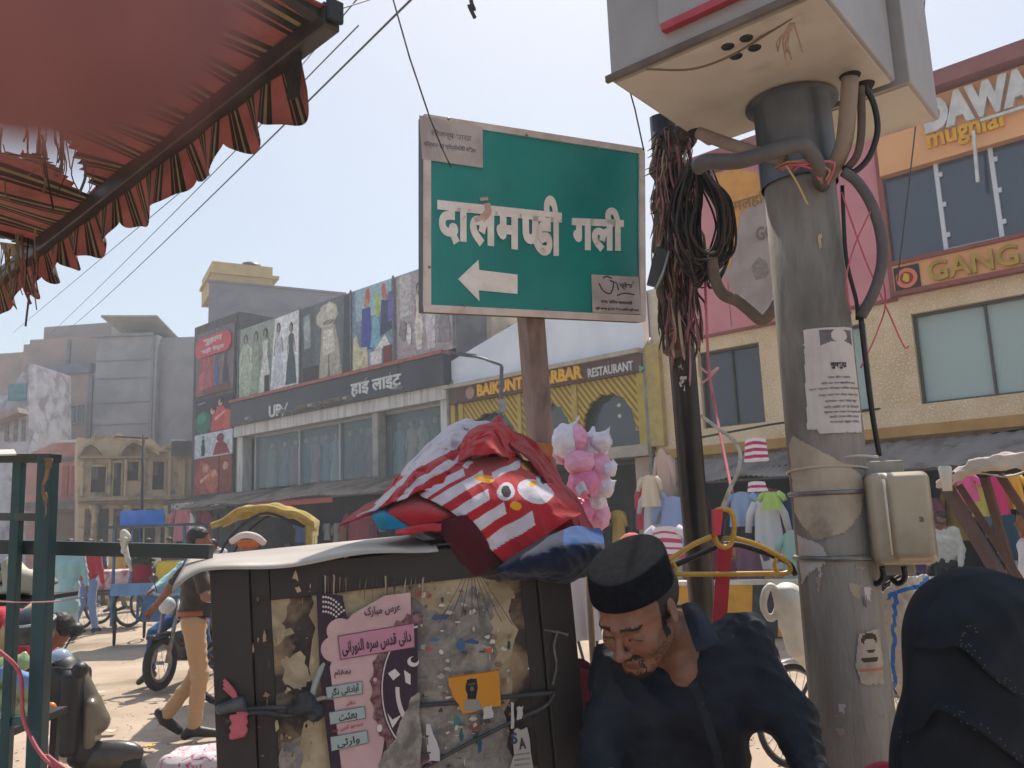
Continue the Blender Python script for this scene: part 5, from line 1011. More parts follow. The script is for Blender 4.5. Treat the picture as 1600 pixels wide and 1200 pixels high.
decal(kiosk, [(TORNB, [(492, 905), (520, 893), (585, 888), (600, 905), (640, 893), (665, 910), (690, 900), (760, 905), (800, 925), (805, 1000), (790, 1110), (770, 1200), (505, 1210), (488, 1000)])], 'torn_paper', 'large torn buff layer of old paper', 9)
decal(kiosk, [(TORN, [(640, 930), (690, 960), (740, 915), (780, 940), (770, 1040), (782, 1100), (800, 1210), (600, 1215), (610, 1120), (650, 1060), (628, 1000)])], 'torn_paper', 'grey torn paper over the right half of the panel', 8)
decal(kiosk, [(TORNB, [(760, 905), (795, 915), (806, 932), (790, 938), (792, 985), (768, 990), (772, 945)])], 'torn_paper', 'curled cream strip at the upper right', 3)
decal(kiosk, [(TORNB, [(395, 925), (430, 905), (452, 930), (440, 975), (460, 990), (430, 1010), (400, 985)]), (TORNB, [(440, 1030), (470, 1020), (488, 1060), (470, 1080), (445, 1070)]), (TORN, [(440, 1160), (480, 1150), (500, 1205), (430, 1210)]), (TORNB, [(475, 1130), (505, 1120), (512, 1215), (470, 1215)])], 'torn_paper', 'smeared buff scraps left of the pink poster', 4.5)
sc_ = []
for (c, x, y, w, h) in [('#44587a', 690, 965, 22, 9), ('#35567f', 735, 1003, 26, 7), ('#3f6288', 722, 1008, 10, 16), ('#4a6a94', 680, 1000, 12, 5), ('#a05a50', 660, 928, 14, 8), ('#a04a40', 672, 932, 8, 6), ('#b85a48', 670, 1014, 12, 7), ('#c2683c', 765, 1016, 14, 8), ('#4f7f80', 715, 1128, 10, 12), ('#2f5f66', 722, 1150, 5, 20), ('#2b4f7a', 750, 1170, 6, 18), ('#7e8f62', 770, 1165, 4, 9), ('#2c3a34', 575, 1195, 14, 16), ('#34504a', 745, 1150, 8, 26), ('#88503a', 745, 1138, 18, 8), ('#3a5f86', 655, 893, 9, 5), ('#6d5a86', 650, 905, 6, 8), ('#c0b3a2', 610, 870, 4, 5), ('#bcb0a0', 628, 872, 4, 3), ('#c0b3a2', 646, 870, 6, 3), ('#b9a890', 540, 870, 8, 5), ('#c9c0b8', 826, 1045, 3, 4), ('#b9a890', 828, 945, 3, 6), ('#2d4a40', 795, 1010, 6, 14), ('#d0c8c0', 560, 1178, 5, 4)]:
    sc_.append((c, blob(x, y, w * .6, h * .55, 9, .55, int(x))))
for k in range(150):
    x, y = rg.uniform(640, 800), rg.uniform(905, 1200); sc_.append((rg.choice(['#c9bfb3', '#6a625d', '#4d4541', '#b8ada1', '#a89c90', '#8a6a5a', '#5a6a80', '#d0c6ba']), blob(x, y, rg.uniform(.6, 6), rg.uniform(.6, 5), 6, .65, k)))
for k in range(50):
    x, y = rg.uniform(395, 490), rg.uniform(895, 1200); sc_.append((rg.choice(['#8d7358', '#a08a6d', '#6a5646', '#b5a183', '#231c1b']), blob(x, y, rg.uniform(.6, 5), rg.uniform(1, 9), 7, .7, k)))
for k in range(26):
    x = rg.uniform(500, 660); sc_.append((rg.choice(['#4a3f38', '#6a5a4d', '#3b322e', '#a08f7d']), [(x, 895 + rg.uniform(0, 25)), (x + rg.uniform(1, 4), 900), (x + rg.uniform(-1, 3), 925 + rg.uniform(0, 30))]))
tag(decal(kiosk, sc_, 'paper_scraps'), kind='stuff')
decal(kiosk, [('#4a4440', [(735 + dx, 900), (736 + dx, 900), (735 + dx * 4.2 + 1.3, 960 + abs(dx)), (735 + dx * 4.2, 960 + abs(dx))]) for dx in (-12, -8, -4, 0, 3, 7, 11, 15)], 'printed_rays')
# pink poster
PKP = mat('#c9a5a5', '#bd9899', 7, .7, c3='#a98a86', sc3=5, lo3=.62, hi3=.75); PUR = mat('#2f1a2c', '#382034', 12, .7); LACE = mat('#5b2f38', '#8d6a6c', 60, .7)
def ell(cx, cy, rx, ry, a0=0, a1=2 * math.pi, n=26, tilt=0.0):
    return [(cx + rx * math.cos(a0 + (a1 - a0) * k / n) + tilt * ry * math.sin(a0 + (a1 - a0) * k / n), cy + ry * math.sin(a0 + (a1 - a0) * k / n)) for k in range(n + (0 if a1 - a0 > 6.2 else 1))]
sh = [(PUR, [(494, 925), (535, 930), (545, 985), (512, 990), (520, 1090), (534, 1215), (518, 1215), (500, 1060)]),
      (PKP, [(548, 960), (600, 930), (640, 925), (642, 990), (650, 1040), (625, 1080), (600, 1150), (590, 1215), (535, 1215), (522, 1100), (515, 1040)]), (PKP, ell(532, 985, 22, 20)), (PKP, ell(521, 1013, 20, 20)), (PKP, ell(560, 975, 20, 16)), (PKP, [(520, 1000), (560, 960), (640, 950), (640, 1010), (520, 1040)])]
for r_ in range(4):
    for k in range(9 - r_): sh.append(('#cfc4bd', ell(500 + 5 + 4.4 * k * .9, 932 + r_ * 7.5 + (k * k) * .35 - k * .2, 1.7, 1.9, n=8)))
cx, cy, rx, ry = 655, 1075, 62, 102
lace = []
for k in range(44):
    a = math.pi * (.42 + 1.1 * k / 43); rr = 1.13 + .07 * (k % 3 == 0); lace.append((cx + rx * rr * 1.06 * math.cos(a), cy + ry * rr * math.sin(a)))
inner = [(cx + rx * math.cos(math.pi * (.42 + 1.1 * k / 30)), cy + ry * math.sin(math.pi * (.42 + 1.1 * k / 30))) for k in range(31)]
sh.append((LACE, lace + inner[::-1]))
clipx = lambda pts: [(min(x, 651), y) for x, y in pts]
sh.append((PUR, clipx(ell(cx, cy, rx, ry, math.pi * .5, math.pi * 1.5))))
def ringpart(s, w, a0, a1): return [(cx + rx * s * math.cos(a0 + (a1 - a0) * k / 24), cy + ry * s * math.sin(a0 + (a1 - a0) * k / 24)) for k in range(25)] + [(cx + rx * (s - w) * math.cos(a1 + (a0 - a1) * k / 24), cy + ry * (s - w) * math.sin(a1 + (a0 - a1) * k / 24)) for k in range(25)]
sh += [('#cdbdbb', clipx(ringpart(.97, .03, math.pi * .55, math.pi * 1.5))), ('#d3c6c2', [(605, 1050), (616, 1043), (624, 1052), (613, 1061)]), ('#d3c6c2', [(630, 1045), (640, 1052), (640, 1068), (632, 1064)]), ('#cdbdbb', ringpart(.62, .1, math.pi * .72, math.pi * 1.02)), ('#d3c6c2', [(604, 1112), (612, 1122), (626, 1114), (612, 1135)]),
       ('#d3c6c2', ell(644, 1032, 9, 8)), (PUR, ell(646, 1029, 6, 5)), ('#d3c6c2', ell(592, 1135, 4, 6)), ('#c99ea6', ell(585, 1060, 3, 3)),
       (TORN, jagged([(640, 1088), (655, 1080), (655, 1215), (588, 1215), (598, 1172), (618, 1150), (628, 1118)], 3, 4, 9))]
BX = '#9ba8a6'; DKP = '#b87f92'
sh += [(DKP, [(527, 992), (645, 972), (646, 1010), (531, 1029)]), ('#5d3a4a', [(527, 992), (645, 972), (645, 973.2), (527, 993.4)]), ('#5d3a4a', [(531, 1028), (646, 1009), (646, 1010.2), (531, 1029.4)]), ('#5d3a4a', [(527, 992), (528.2, 992), (532.2, 1029), (531, 1029.2)])]
for (a, b, c_, d) in [((508, 1071), (565, 1062), (566, 1082), (510, 1090)), ((513, 1110), (569, 1101), (571, 1120), (515, 1130)), ((515, 1148), (573, 1138), (575, 1158), (517, 1171))]:
    sh += [('#5a5458', [a, b, c_, d]), (BX, [(a[0] + 1, a[1] + 1), (b[0] - 1, b[1] + 1), (c_[0] - 1, c_[1] - 1), (d[0] + 1, d[1] - 1)])]
pkp = decal(kiosk, sh, 'poster', 'pink poster with dark purple emblem and handwritten script', step=.0003)
_JO = {'ا': (0xFE8D, 0), 'آ': (0xFE81, 0), 'ب': (0xFE8F, 1), 'ت': (0xFE95, 1), 'ث': (0xFE99, 1), 'د': (0xFEA9, 0), 'ر': (0xFEAD, 0), 'س': (0xFEB1, 1), 'ع': (0xFEC9, 1), 'ق': (0xFED5, 1), 'ل': (0xFEDD, 1), 'م': (0xFEE1, 1), 'ن': (0xFEE5, 1), 'و': (0xFEED, 0), 'ی': (0xFBFC, 1), 'ک': (0xFB8E, 1), 'گ': (0xFB92, 1), 'ہ': (0xFEE9, 1), 'ٹ': (0xFB66, 1), 'ھ': (0xFBAA, 1), 'ش': (0xFEB5, 1)}
def urdu(t):
    out = []
    for w in t.split(' '):
        o = []
        for i, c in enumerate(w):
            b, j = _JO[c]; pj = i > 0 and _JO[w[i - 1]][1]; nj = j and i < len(w) - 1
            o.append(chr(b + (3 if pj and nj else 2 if nj else 1 if pj else 0)))
        out.append(''.join(o[::-1]))
    return ' '.join(out[::-1])
def kt(body, x0, y0, x1, y1, hpx, m, par, bold=.015, f=None):
    """script running from image (x0,y0) to (x1,y1)"""
    a, b = kp(x0, y0), kp(x1, y1); L = math.hypot(b[0] - a[0], b[1] - a[1]); t = math.atan2(b[1] - a[1], b[0] - a[0]); h = kp(x0, y0 - hpx)[1] - a[1]
    def wp(c): return Vector((a[0] + c.x * math.cos(t) - c.z * math.sin(t), c.y, a[1] + c.x * math.sin(t) + c.z * math.cos(t)))
    text(body, KF, 0, .0052 - _lay[0], 0, m, par, width=L, height=h, bold=bold, extrude=.0006, warp=wp)
IK = mat('#33202c', '#453340', 30, .7); RK = mat('#a83a40', None)
kt(urdu('عرس مبارک'), 569, 965, 625, 957, 17, IK, pkp, .02); kt(urdu('دانی قدس سرہ النورانی'), 535, 1025, 642, 1006, 24, IK, pkp, .025)
kt(urdu('بمقام'), 522, 1058, 548, 1054, 13, IK, pkp); kt(urdu('آبادانی نگر'), 517, 1088, 561, 1080, 15, IK, pkp, .02); kt(urdu('بعثت'), 530, 1128, 558, 1121, 14, IK, pkp, .02); kt(urdu('وارثی'), 527, 1167, 562, 1159, 14, IK, pkp, .02)
kt(urdu('سدھو کھی روڈ'.replace('ڈ', 'د')), 518, 1143, 567, 1132, 8, RK, pkp, .02); kt(urdu('نگر'), 540, 1101, 555, 1098, 6, RK, pkp, .02)
# orange poster and white strips
orp = decal(kiosk, [('#c98524', jagged([(697, 1056), (776, 1044), (780, 1100), (722, 1112), (705, 1085)], 1.5, 4)), ('#9a5a1c', [(697, 1056), (776, 1044), (776, 1046), (697, 1058)])], 'poster', 'orange poster scrap with a dark bust')
decal(orp, [('#1c1a1b', ell(734, 1072, 9, 14)), ('#1c1a1b', [(727, 1060), (742, 1058), (744, 1072), (741, 1090), (728, 1090)]), ('#6a625d', ell(735, 1074, 3, 4)), ('#55504e', [(729, 1066), (740, 1064), (740, 1067), (729, 1069)]), ('#8d8a86', [(724, 1092), (745, 1090), (752, 1106), (722, 1108)])], 'printed_bust')
w1 = decal(kiosk, [('#bdb5b6', jagged([(664, 1130), (670, 1128), (685, 1170), (685, 1186), (668, 1186)], 1.5, 3)), ('#bdb5b2', jagged([(752, 1105), (766, 1098), (768, 1118), (752, 1122)], 2, 3)), ('#aca39c', jagged([(800, 1138), (820, 1133), (832, 1212), (796, 1214)], 3, 4)), ('#b9b1ad', jagged([(795, 1095), (800, 1095), (800, 1135), (795, 1136)], 1, 3)), ('#b9b1ad', jagged([(804, 1103), (815, 1100), (812, 1120), (804, 1122)], 2, 3))], 'paper_strip', 'white paper strips with letters')
kt('T', 664, 1161, 669, 1160, 15, INK, w1, .03); kt('HT', 657, 1186, 672, 1183, 12, INK, w1, .03); kt('S', 797, 1160, 806, 1158, 18, mat('#3a3d6a', None), w1, .05); kt('A', 808, 1168, 819, 1166, 18, INK, w1, .05); kt('FB', 748, 1130, 764, 1127, 8, INK, w1, .05)
for y in (1178, 1186, 1194): kt('oooooo', 800, y, 824, y - 3, 3, INK2, w1)
kt('A', 670, 1080, 690, 1078, 10, INK2, w1) if 0 else None
# cords round the kiosk
CORD = mat('#3a3a3d', '#4c4a4b', 25, .7, .2, 200); CORDB = mat('#2b2c31', '#3a3b40', 25, .6)
def kpt(x, y, off): a, z = kp(x, y, off); return KF @ Vector((a, off, z))
def kcord(label, pts, r, m, name='cord'):
    q = cpath([kpt(*p) for p in pts], 8); mb = MB(); mb.tube(q, r, 8); return topmesh(mb.build(name, m), label, name, 'cords tied round the kiosk')
kcord('long dark cord tied straight across the kiosk posters', [(345, 1112, -.02), (420, 1106, -.022), (480, 1106, -.012), (560, 1107, -.006), (700, 1099, -.006), (800, 1088, -.008), (868, 1082, -.022)], .0055, CORD)
kcord('second cord slanting up across the lower right of the kiosk', [(635, 1215, -.006), (720, 1168, -.006), (800, 1128, -.012), (850, 1105, -.022), (868, 1084, -.024)], .0045, CORD)
kcord('twisted cord doubled over the left stile of the kiosk', [(352, 1128, -.03), (400, 1113, -.03), (450, 1118, -.026), (490, 1108, -.02)], .006, CORDB)
kc = [kpt(478, 1100, -.025), kpt(495, 1112, -.02), kpt(462, 1108, -.03)]
kn = sdf_obj('cord_knot', [('e', kc[0], (.022, .015, .026), None), ('e', kc[1], (.018, .015, .02), None), ('e', kc[2], (.02, .012, .014), None), ('c', kpt(470, 1085, -.02), kpt(490, 1120, -.02), .008, .012)], .004, CORDB, None, k=.012, disp=rough_d and (lambda c, n_: np.array([.005 * noise.noise(Vector(q) * 80) for q in c])))
topmesh(kn, 'black rag knot where the cords meet beside the pink poster', 'knot')
kcord('grey rag strip rising from the knot on the kiosk', [(486, 1092, -.02), (492, 1070, -.018), (504, 1040, -.01), (510, 1035, -.006)], .007, mat('#9a9f9c', '#84898a', 12), 'rag_strip')
kcord('beige rag strip trailing right from the knot', [(490, 1095, -.02), (510, 1090, -.012), (535, 1098, -.008), (558, 1112, -.006)], .005, mat('#a8978d', '#8f8078', 12), 'rag_strip')
for k in range(3): kcord('pink twine tied round the kiosk left stile', [(350, 1062 + 6 * k, -.02), (366, 1082 + 4 * k, -.03), (370, 1102, -.034), (372 + 6 * k, 1125, -.034), (360 + 4 * k, 1150, -.03)], .004, PNK, 'twine')
kn = []
for k in range(9): kn += [('c', kpt(362 + 2 * (k % 4), 1120 + 4 * k, -.034), kpt(384 - 2 * (k % 3), 1116 + 4 * k, -.034), .006, .006)]
_so = sdf_obj('twine_bundle', kn, .003, PNK, None, k=.002); topmesh(_so, 'bundle of pink twine wound on the kiosk left stile', 'twine')
_so = sdf_obj('cord_hook', [('c', kpt(345, 1108, -.03), kpt(372, 1100, -.03), .012, .016), ('c', kpt(372, 1100, -.03), kpt(384, 1112, -.03), .014, .006)], .004, mat('#4b4d52', None, rough=.4), None, k=.01); topmesh(_so, 'grey plastic cord hook on the left edge of the kiosk', 'hook')
for lb, pts in [('grey cloth strip tied at the right end of the kiosk cords', [(872, 985, -.02), (866, 1010, -.03), (870, 1040, -.03), (864, 1070, -.03)]), ('white cord stub sticking out right of the kiosk', [(850, 984, -.02), (872, 988, -.03), (888, 992, -.04)])]:
    kcord(lb, pts, .003, mat('#57534f', '#7a7671', 30), 'rag_strip')
# ================================================================= clothes heaped on the kiosk
def surf(rows, nu, nv, mf=None, amp=.01, frq=16, seed=0):
    """rows of (x, y, depth) control points -> grid function and the image position of each cell"""
    rows = [[Vector(p) for p in r] for r in rows]; nr, nc = len(rows), len(rows[0])
    def cr(p, t):
        n_ = len(p) - 1; i = min(int(t * n_), n_ - 1); f = t * n_ - i
        a = p[i - 1] if i > 0 else p[0] * 2 - p[1]; b, c = p[i], p[i + 1]; d = p[i + 2] if i + 2 <= n_ else p[n_] * 2 - p[n_ - 1]
        return .5 * ((2 * b) + (c - a) * f + (2 * a - 5 * b + 4 * c - d) * f * f + (3 * b - a - 3 * c + d) * f ** 3)
    def px(u, v): return cr([cr(r, u) for r in rows], v)
    def pos(u, v):
        q = px(u, v); w = P(q.x, q.y, q.z); s_ = Vector((seed * 7.3, 0, 0)); fl_ = amp * (noise.noise(w * frq * .5 + s_) + (1 - 2.2 * abs(noise.noise(Vector((w.x * frq * 1.3 + w.z * frq * .9, w.y * 4, w.z * frq * .4)) + s_))) * .8 + (1 - 2.2 * abs(noise.noise(w * frq * 1.5 + s_ * 2))) * .4)
        return w - _F * fl_ + (_U * .6 + _R * .3) * amp * 1.1 * noise.noise(w * frq + s_ * 3)
    return pos, px
def heap(label, rows, mats, mf=None, nu=60, nv=50, amp=.012, frq=14, seed=0, name='garment', solid=.004, cat='garment', grp='clothes heaped on the kiosk'):
    pos, px = surf(rows, nu, nv, None, amp, frq, seed); mb = MB(); mb.grid(pos, nu, nv, mf=(lambda u, v: mf(px(u, v))) if mf else None)
    o = mb.build(name, mats, None, solid=solid); o.location = (0, 0, 0); return topmesh(o, label, cat, grp)
RED, DRED, MAR, WHT = cloth('#b2272f', '#a3232b', .3, 200), cloth('#9c222b', '#8a1f28', .3, 200), cloth('#4d1220', '#41101c', .3, 200), cloth('#cdc6cf', '#bdb6c0', .3, 200)
YLW, EYE, CYA, NVY, BLU = cloth('#d99a22', None), cloth('#191c24', None), cloth('#0f86ad', '#0d779b', .3, 200), cloth('#131e3c', '#0f1932', .3, 200), cloth('#1c4a86', '#173f75', .3, 200)
# solid core so that the heap has a body
_so = sdf_obj('garment', [('e', P(735, 775, 2.5), (.22, .2, .13), None), ('e', P(820, 815, 2.55), (.17, .18, .11), None), ('e', P(660, 800, 2.35), (.12, .16, .05), None), ('e', P(760, 720, 2.55), (.1, .12, .08), None)], .015, DRED, None, k=.06, disp=lambda c, n_: np.array([.015 * noise.noise(Vector(q) * 14) for q in c])); topmesh(_so, 'dark red bundled garment forming the core of the clothes heap', 'garment', 'clothes heaped on the kiosk')
def bear(q):
    x, y = q.x, q.y
    def el(cx, cy, rx, ry, a=-.35): dx, dy = x - cx, y - cy; c, s_ = math.cos(a), math.sin(a); return ((dx * c + dy * s_) / rx) ** 2 + ((-dx * s_ + dy * c) / ry) ** 2 < 1
    if el(790, 769, 7, 9): return 3
    if el(790, 769, 13.5, 13): return 1
    if el(850, 750, 6, 6): return 3
    if el(848, 750, 11, 8, .5): return 1
    if el(832, 757, 7, 4): return 2
    if el(832, 757, 0, 0) if 0 else el(836, 768, 29, 17, .2): return 1
    if el(757, 748, 15, 6, .25) or el(822, 729, 9, 6, .4) or el(805, 790, 9, 6, .2): return 2
    t = .53 * x + .85 * y
    for c, w, xm in ((991, 5, 735), (1011, 6, 735), (1031, 8, 764), (1061, 8, 766), (1092, 9, 786), (1128, 11, 828), (1042, 0, 0)):
        if abs(t - c) < w and x < xm + .2 * (y - 780): return 1
    if x > 768 and x < 812 and abs(y - (746 - .46 * (x - 768))) < 6: return 1
    return 0
heap('red and white striped childrens shirt with a printed bear face on top of the heap', [
    [(650, 742, 2.24), (690, 730, 2.22), (740, 718, 2.24), (800, 716, 2.3), (848, 728, 2.42)],
    [(654, 765, 2.16), (700, 752, 2.13), (752, 742, 2.13), (812, 742, 2.19), (872, 760, 2.3)],
    [(668, 782, 2.1), (712, 782, 2.07), (765, 775, 2.07), (830, 772, 2.12), (895, 785, 2.22)],
    [(715, 806, 2.05), (745, 815, 2.04), (785, 815, 2.05), (840, 803, 2.1), (904, 800, 2.18)],
    [(788, 880, 2.04), (812, 867, 2.05), (845, 842, 2.08), (878, 818, 2.12), (908, 804, 2.16)]], [RED, WHT, YLW, EYE], bear, 190, 150, .011, 13, 1)
heap('white hem band of the bear shirt', [[(786, 878, 2.035), (812, 864, 2.045), (845, 839, 2.075), (878, 815, 2.115), (908, 801, 2.15)], [(791, 885, 2.035), (815, 871, 2.045), (848, 845, 2.075), (880, 821, 2.115), (909, 807, 2.15)]], WHT, None, 40, 4, .004, 13, 1) if 0 else None
def stripeb(q):
    t = .62 * q.x + .8 * q.y + 5 * math.sin(q.x * .06)
    return 1 if (t % 21) < 10 or q.y < 735 - .55 * (q.x - 640) else 0
heap('crumpled red and white striped shirt at the left of the heap', [
    [(640, 725, 2.5), (675, 690, 2.5), (705, 666, 2.5), (735, 662, 2.5), (765, 668, 2.52)],
    [(610, 760, 2.36), (650, 722, 2.34), (692, 695, 2.34), (730, 690, 2.36), (775, 690, 2.42)],
    [(588, 788, 2.24), (625, 762, 2.2), (668, 740, 2.2), (712, 725, 2.22), (760, 715, 2.28)],
    [(560, 805, 2.16), (598, 790, 2.12), (640, 772, 2.1), (675, 765, 2.12), (715, 752, 2.16)]], [RED, WHT], stripeb, 150, 110, .03, 17, 2)
heap('plain bright red shirt lying uppermost on the heap', [
    [(735, 672, 2.4), (755, 664, 2.38), (780, 662, 2.38), (800, 676, 2.42)],
    [(722, 692, 2.3), (750, 686, 2.24), (784, 684, 2.26), (806, 700, 2.34)],
    [(718, 718, 2.22), (745, 708, 2.18), (782, 712, 2.2), (800, 722, 2.28)]], RED, None, 70, 60, .024, 20, 3)
heap('small peaked red sleeve poking up behind the uppermost shirt', [[(772, 656, 2.5), (779, 652, 2.49), (786, 662, 2.5)], [(770, 670, 2.46), (784, 668, 2.44), (796, 674, 2.46)], [(772, 688, 2.42), (790, 684, 2.41), (806, 690, 2.44)]], RED, None, 20, 20, .006, 20, 4)
heap('deep red long sleeve falling down the right side of the heap', [
    [(795, 662, 2.5), (830, 690, 2.52), (872, 738, 2.54), (905, 790, 2.54), (930, 838, 2.52)],
    [(790, 680, 2.38), (822, 700, 2.36), (862, 742, 2.36), (896, 790, 2.36), (926, 842, 2.36)],
    [(798, 700, 2.3), (826, 722, 2.28), (858, 755, 2.28), (888, 800, 2.28), (902, 845, 2.27)]], DRED, None, 90, 60, .022, 16, 5)
heap('white cuff with red edge on the sleeve at the right of the heap', [[(898, 763, 2.33), (910, 752, 2.33), (918, 768, 2.34)], [(904, 776, 2.32), (914, 766, 2.32), (922, 778, 2.33)]], [WHT, RED], lambda q: 1 if q.y > 771 and q.x > 908 else 0, 24, 16, .003, 20, 6)
heap('dull red cap-shaped garment bulging at the left front', [[(610, 790, 2.2), (640, 770, 2.2), (680, 775, 2.2), (716, 800, 2.16)], [(608, 800, 2.1), (640, 798, 2.06), (680, 800, 2.05), (716, 806, 2.08)], [(622, 818, 2.08), (648, 822, 2.05), (682, 815, 2.04), (714, 808, 2.07)]], RED, None, 50, 30, .004, 10, 7)
heap('bright cyan garment peeping out at the lower left', [[(568, 800, 2.2), (590, 794, 2.16), (612, 795, 2.14)], [(582, 808, 2.12), (600, 806, 2.08), (618, 808, 2.07)], [(596, 828, 2.08), (618, 826, 2.05), (642, 826, 2.05)]], CYA, None, 30, 26, .006, 18, 8)
heap('dark crimson tail of cloth spreading onto the roof sheet', [[(572, 788, 2.3), (600, 778, 2.28), (630, 775, 2.26)], [(548, 806, 2.2), (580, 796, 2.16), (612, 792, 2.16)], [(530, 822, 2.14), (568, 806, 2.12), (600, 802, 2.12)]], DRED, None, 30, 26, .01, 18, 9)
heap('scarlet strip of cloth along the kiosk roof edge', [[(618, 828, 2.05), (650, 822, 2.02), (690, 818, 2.03)], [(620, 835, 2.02), (650, 832, 2.0), (690, 828, 2.01)]], RED, None, 30, 8, .006, 30, 10)
heap('maroon trouser leg hanging down the kiosk front', [[(680, 815, 2.06), (705, 808, 2.04), (735, 806, 2.03), (770, 840, 2.05)], [(700, 850, 2.03), (722, 845, 2.02), (748, 838, 2.02), (780, 862, 2.06)], [(735, 902, 2.05), (748, 899, 2.04), (765, 888, 2.05), (788, 876, 2.08)]], MAR, None, 44, 40, .006, 12, 11)
heap('navy garment with blue upper side hanging over the right end of the kiosk', [
    [(800, 868, 2.06), (845, 842, 2.08), (895, 824, 2.12), (938, 826, 2.2)],
    [(782, 884, 2.0), (832, 866, 1.98), (888, 848, 2.0), (944, 850, 2.1)],
    [(776, 893, 2.0), (830, 888, 1.98), (885, 880, 1.99), (940, 872, 2.08)],
    [(782, 899, 2.04), (830, 906, 2.03), (882, 910, 2.04), (930, 894, 2.12)]], [NVY, BLU], lambda q: 1 if q.y < 852 - .05 * (q.x - 860) and q.x > 880 else 0, 90, 70, .009, 20, 12)
heap('white lilac shirt collar showing at the top left of the heap', [[(705, 662, 2.6), (725, 655, 2.6), (756, 657, 2.58), (775, 672, 2.56)], [(680, 690, 2.5), (708, 676, 2.48), (740, 672, 2.47), (768, 680, 2.47)], [(655, 715, 2.46), (690, 698, 2.43), (725, 690, 2.42), (760, 692, 2.43)]], WHT, None, 70, 60, .03, 22, 13)
# candy-floss bags behind
cf = thing('candy_floss_bundle', 'bundle of pink and white candy floss bags on a stick behind the clothes heap', 'candy floss', P(915, 840, 2.95))
CP, CW, CQ = mat('#eeb2cc', '#e8a0c0', 14, .3, .3, 60, sss=.2), mat('#e8e4ee', '#dcd6e4', 14, .25, .3, 60), mat('#e78fb6', '#df7fa8', 14, .35, .3, 60, sss=.2)
rg = random.Random(8)
for (x, y, rx, ry, m) in [(884, 690, 22, 28, CW), (905, 684, 14, 20, CP), (925, 700, 26, 24, CW), (940, 690, 18, 16, CW), (905, 722, 24, 20, CP), (934, 730, 22, 24, CP), (912, 755, 26, 24, CQ), (944, 760, 16, 18, CW), (925, 780, 24, 24, CW), (934, 805, 20, 26, CP), (908, 800, 20, 26, CQ), (878, 706, 14, 20, CP), (952, 733, 12, 12, CW)]:
    c = P(x, y, 2.95 + rg.uniform(-.06, .06)); s_ = 2.95 / 1300
    pr = [('e', c, (rx * s_, rx * s_, ry * s_), None), ('c', c, c + Vector((rg.uniform(-.3, .5) * rx * s_ * 2.2, 0, ry * s_ * 1.4)), rx * s_ * .35, .004), ('c', c, c + Vector((rg.uniform(.3, .9) * rx * s_ * 1.9, 0, rg.uniform(-.2, .8) * ry * s_)), rx * s_ * .3, .003)]
    sdf_obj('bag', pr, .005, m, cf, k=.015, disp=lambda co, no: np.array([.007 * noise.noise(Vector(q) * 45) - .004 * abs(noise.noise(Vector(q) * 90)) for q in co]))
a = P(915, 800, 2.95); mb = MB(); mb.tube([(a.x, a.y, 0), a], .012, 8); mb.build('stick', mat('#8d7355', None), cf)
# ================================================================= striped awning at the upper left
a0, a1 = P(519, 20, 1.78), P(-60, 512, 3.85); a1.z = a0.z; bd_ = (a1 - a0); AL = bd_.length; bd_.normalize(); bk_ = Vector((-bd_.y, bd_.x, 0)); bk_ = bk_ if bk_.y < 0 else -bk_
def pix(p):
    r = Vector(p) - CAM; z = r.dot(_F); return 800 + FOC * r.dot(_R) / z, 600 - FOC * r.dot(_U) / z
awn = thing('striped_awning', 'tattered red and dark striped awning with scalloped valance hung on a metal bar', 'awning', Vector((a1.x, a1.y, 0)))
mb = MB(); mb.bar(a0 - Vector((0, 0, .008)), a1 - Vector((0, 0, .008)), .04, .058); mb.build('front_bar', mat('#4b4644', '#3a3635', 8, .45, metal=.4), awn, bevel=.004)
mb = MB(); q = a0 - bd_ * .004; mb.bar(q - bd_ * .012, q, .04, .052); mb.build('bar_cap', BLACK, awn, bevel=.004)
def translucent(m, f):
    nt = m.node_tree; b = nt.nodes['Principled BSDF']; t = nt.nodes.new('ShaderNodeBsdfTranslucent'); x = nt.nodes.new('ShaderNodeMixShader'); x.inputs[0].default_value = f
    src = [l.from_socket for l in nt.links if l.to_socket == b.inputs['Base Color']]
    if src: nt.links.new(src[0], t.inputs[0])
    nt.links.new(b.outputs[0], x.inputs[1]); nt.links.new(t.outputs[0], x.inputs[2]); nt.links.new(x.outputs[0], nt.nodes['Material Output'].inputs[0]); return m
AR, AO, AC = cloth('#a8706a', '#93605a', .3, 60), cloth('#3d3a30', '#322f28', .3, 60), cloth('#9a8a70', '#87775f', .3, 60)
for m_ in (AR, AO, AC): translucent(m_, .5)
def stripe(u, dens): 
    f = (u * dens) % 1.0
    return 0 if f < .46 else 1 if f < .62 else 2 if f < .72 else 1 if f < .86 else 0 if f < .9 else 1
def canopy(u, v):
    L = 2.3; p = a0 + bd_ * (AL * u); sag = .05 * math.sin(u * 46 + .6 * math.sin(u * 17)) * math.sin(math.pi * min(v * 1.6, 1)) + .03 * noise.noise(Vector((u * 9, v * 5, 2)))
    return p + bk_ * (L * v) + Vector((0, 0, .01 + .5 * v - .22 * math.sin(math.pi * v) * .5 + sag)) + bd_ * (.1 * v * math.sin(u * 3))
hole = [[(-60, 190), (60, 195), (92, 200), (118, 240), (150, 300), (128, 306), (92, 262), (60, 240), (-60, 242)], [(-80, 368), (15, 372), (42, 392), (50, 402), (5, 442), (-80, 470)], [(30, 180), (85, 190), (80, 215), (40, 225)]]
def hskip(u, v):
    x, y = pix(canopy(u, v)); j = 9 * noise.noise(Vector((x * .05, y * .05, 3))) + 7 * noise.noise(Vector((x * .17, y * .17, 9))); return any(inpoly(x + j, y + j, h) for h in hole)
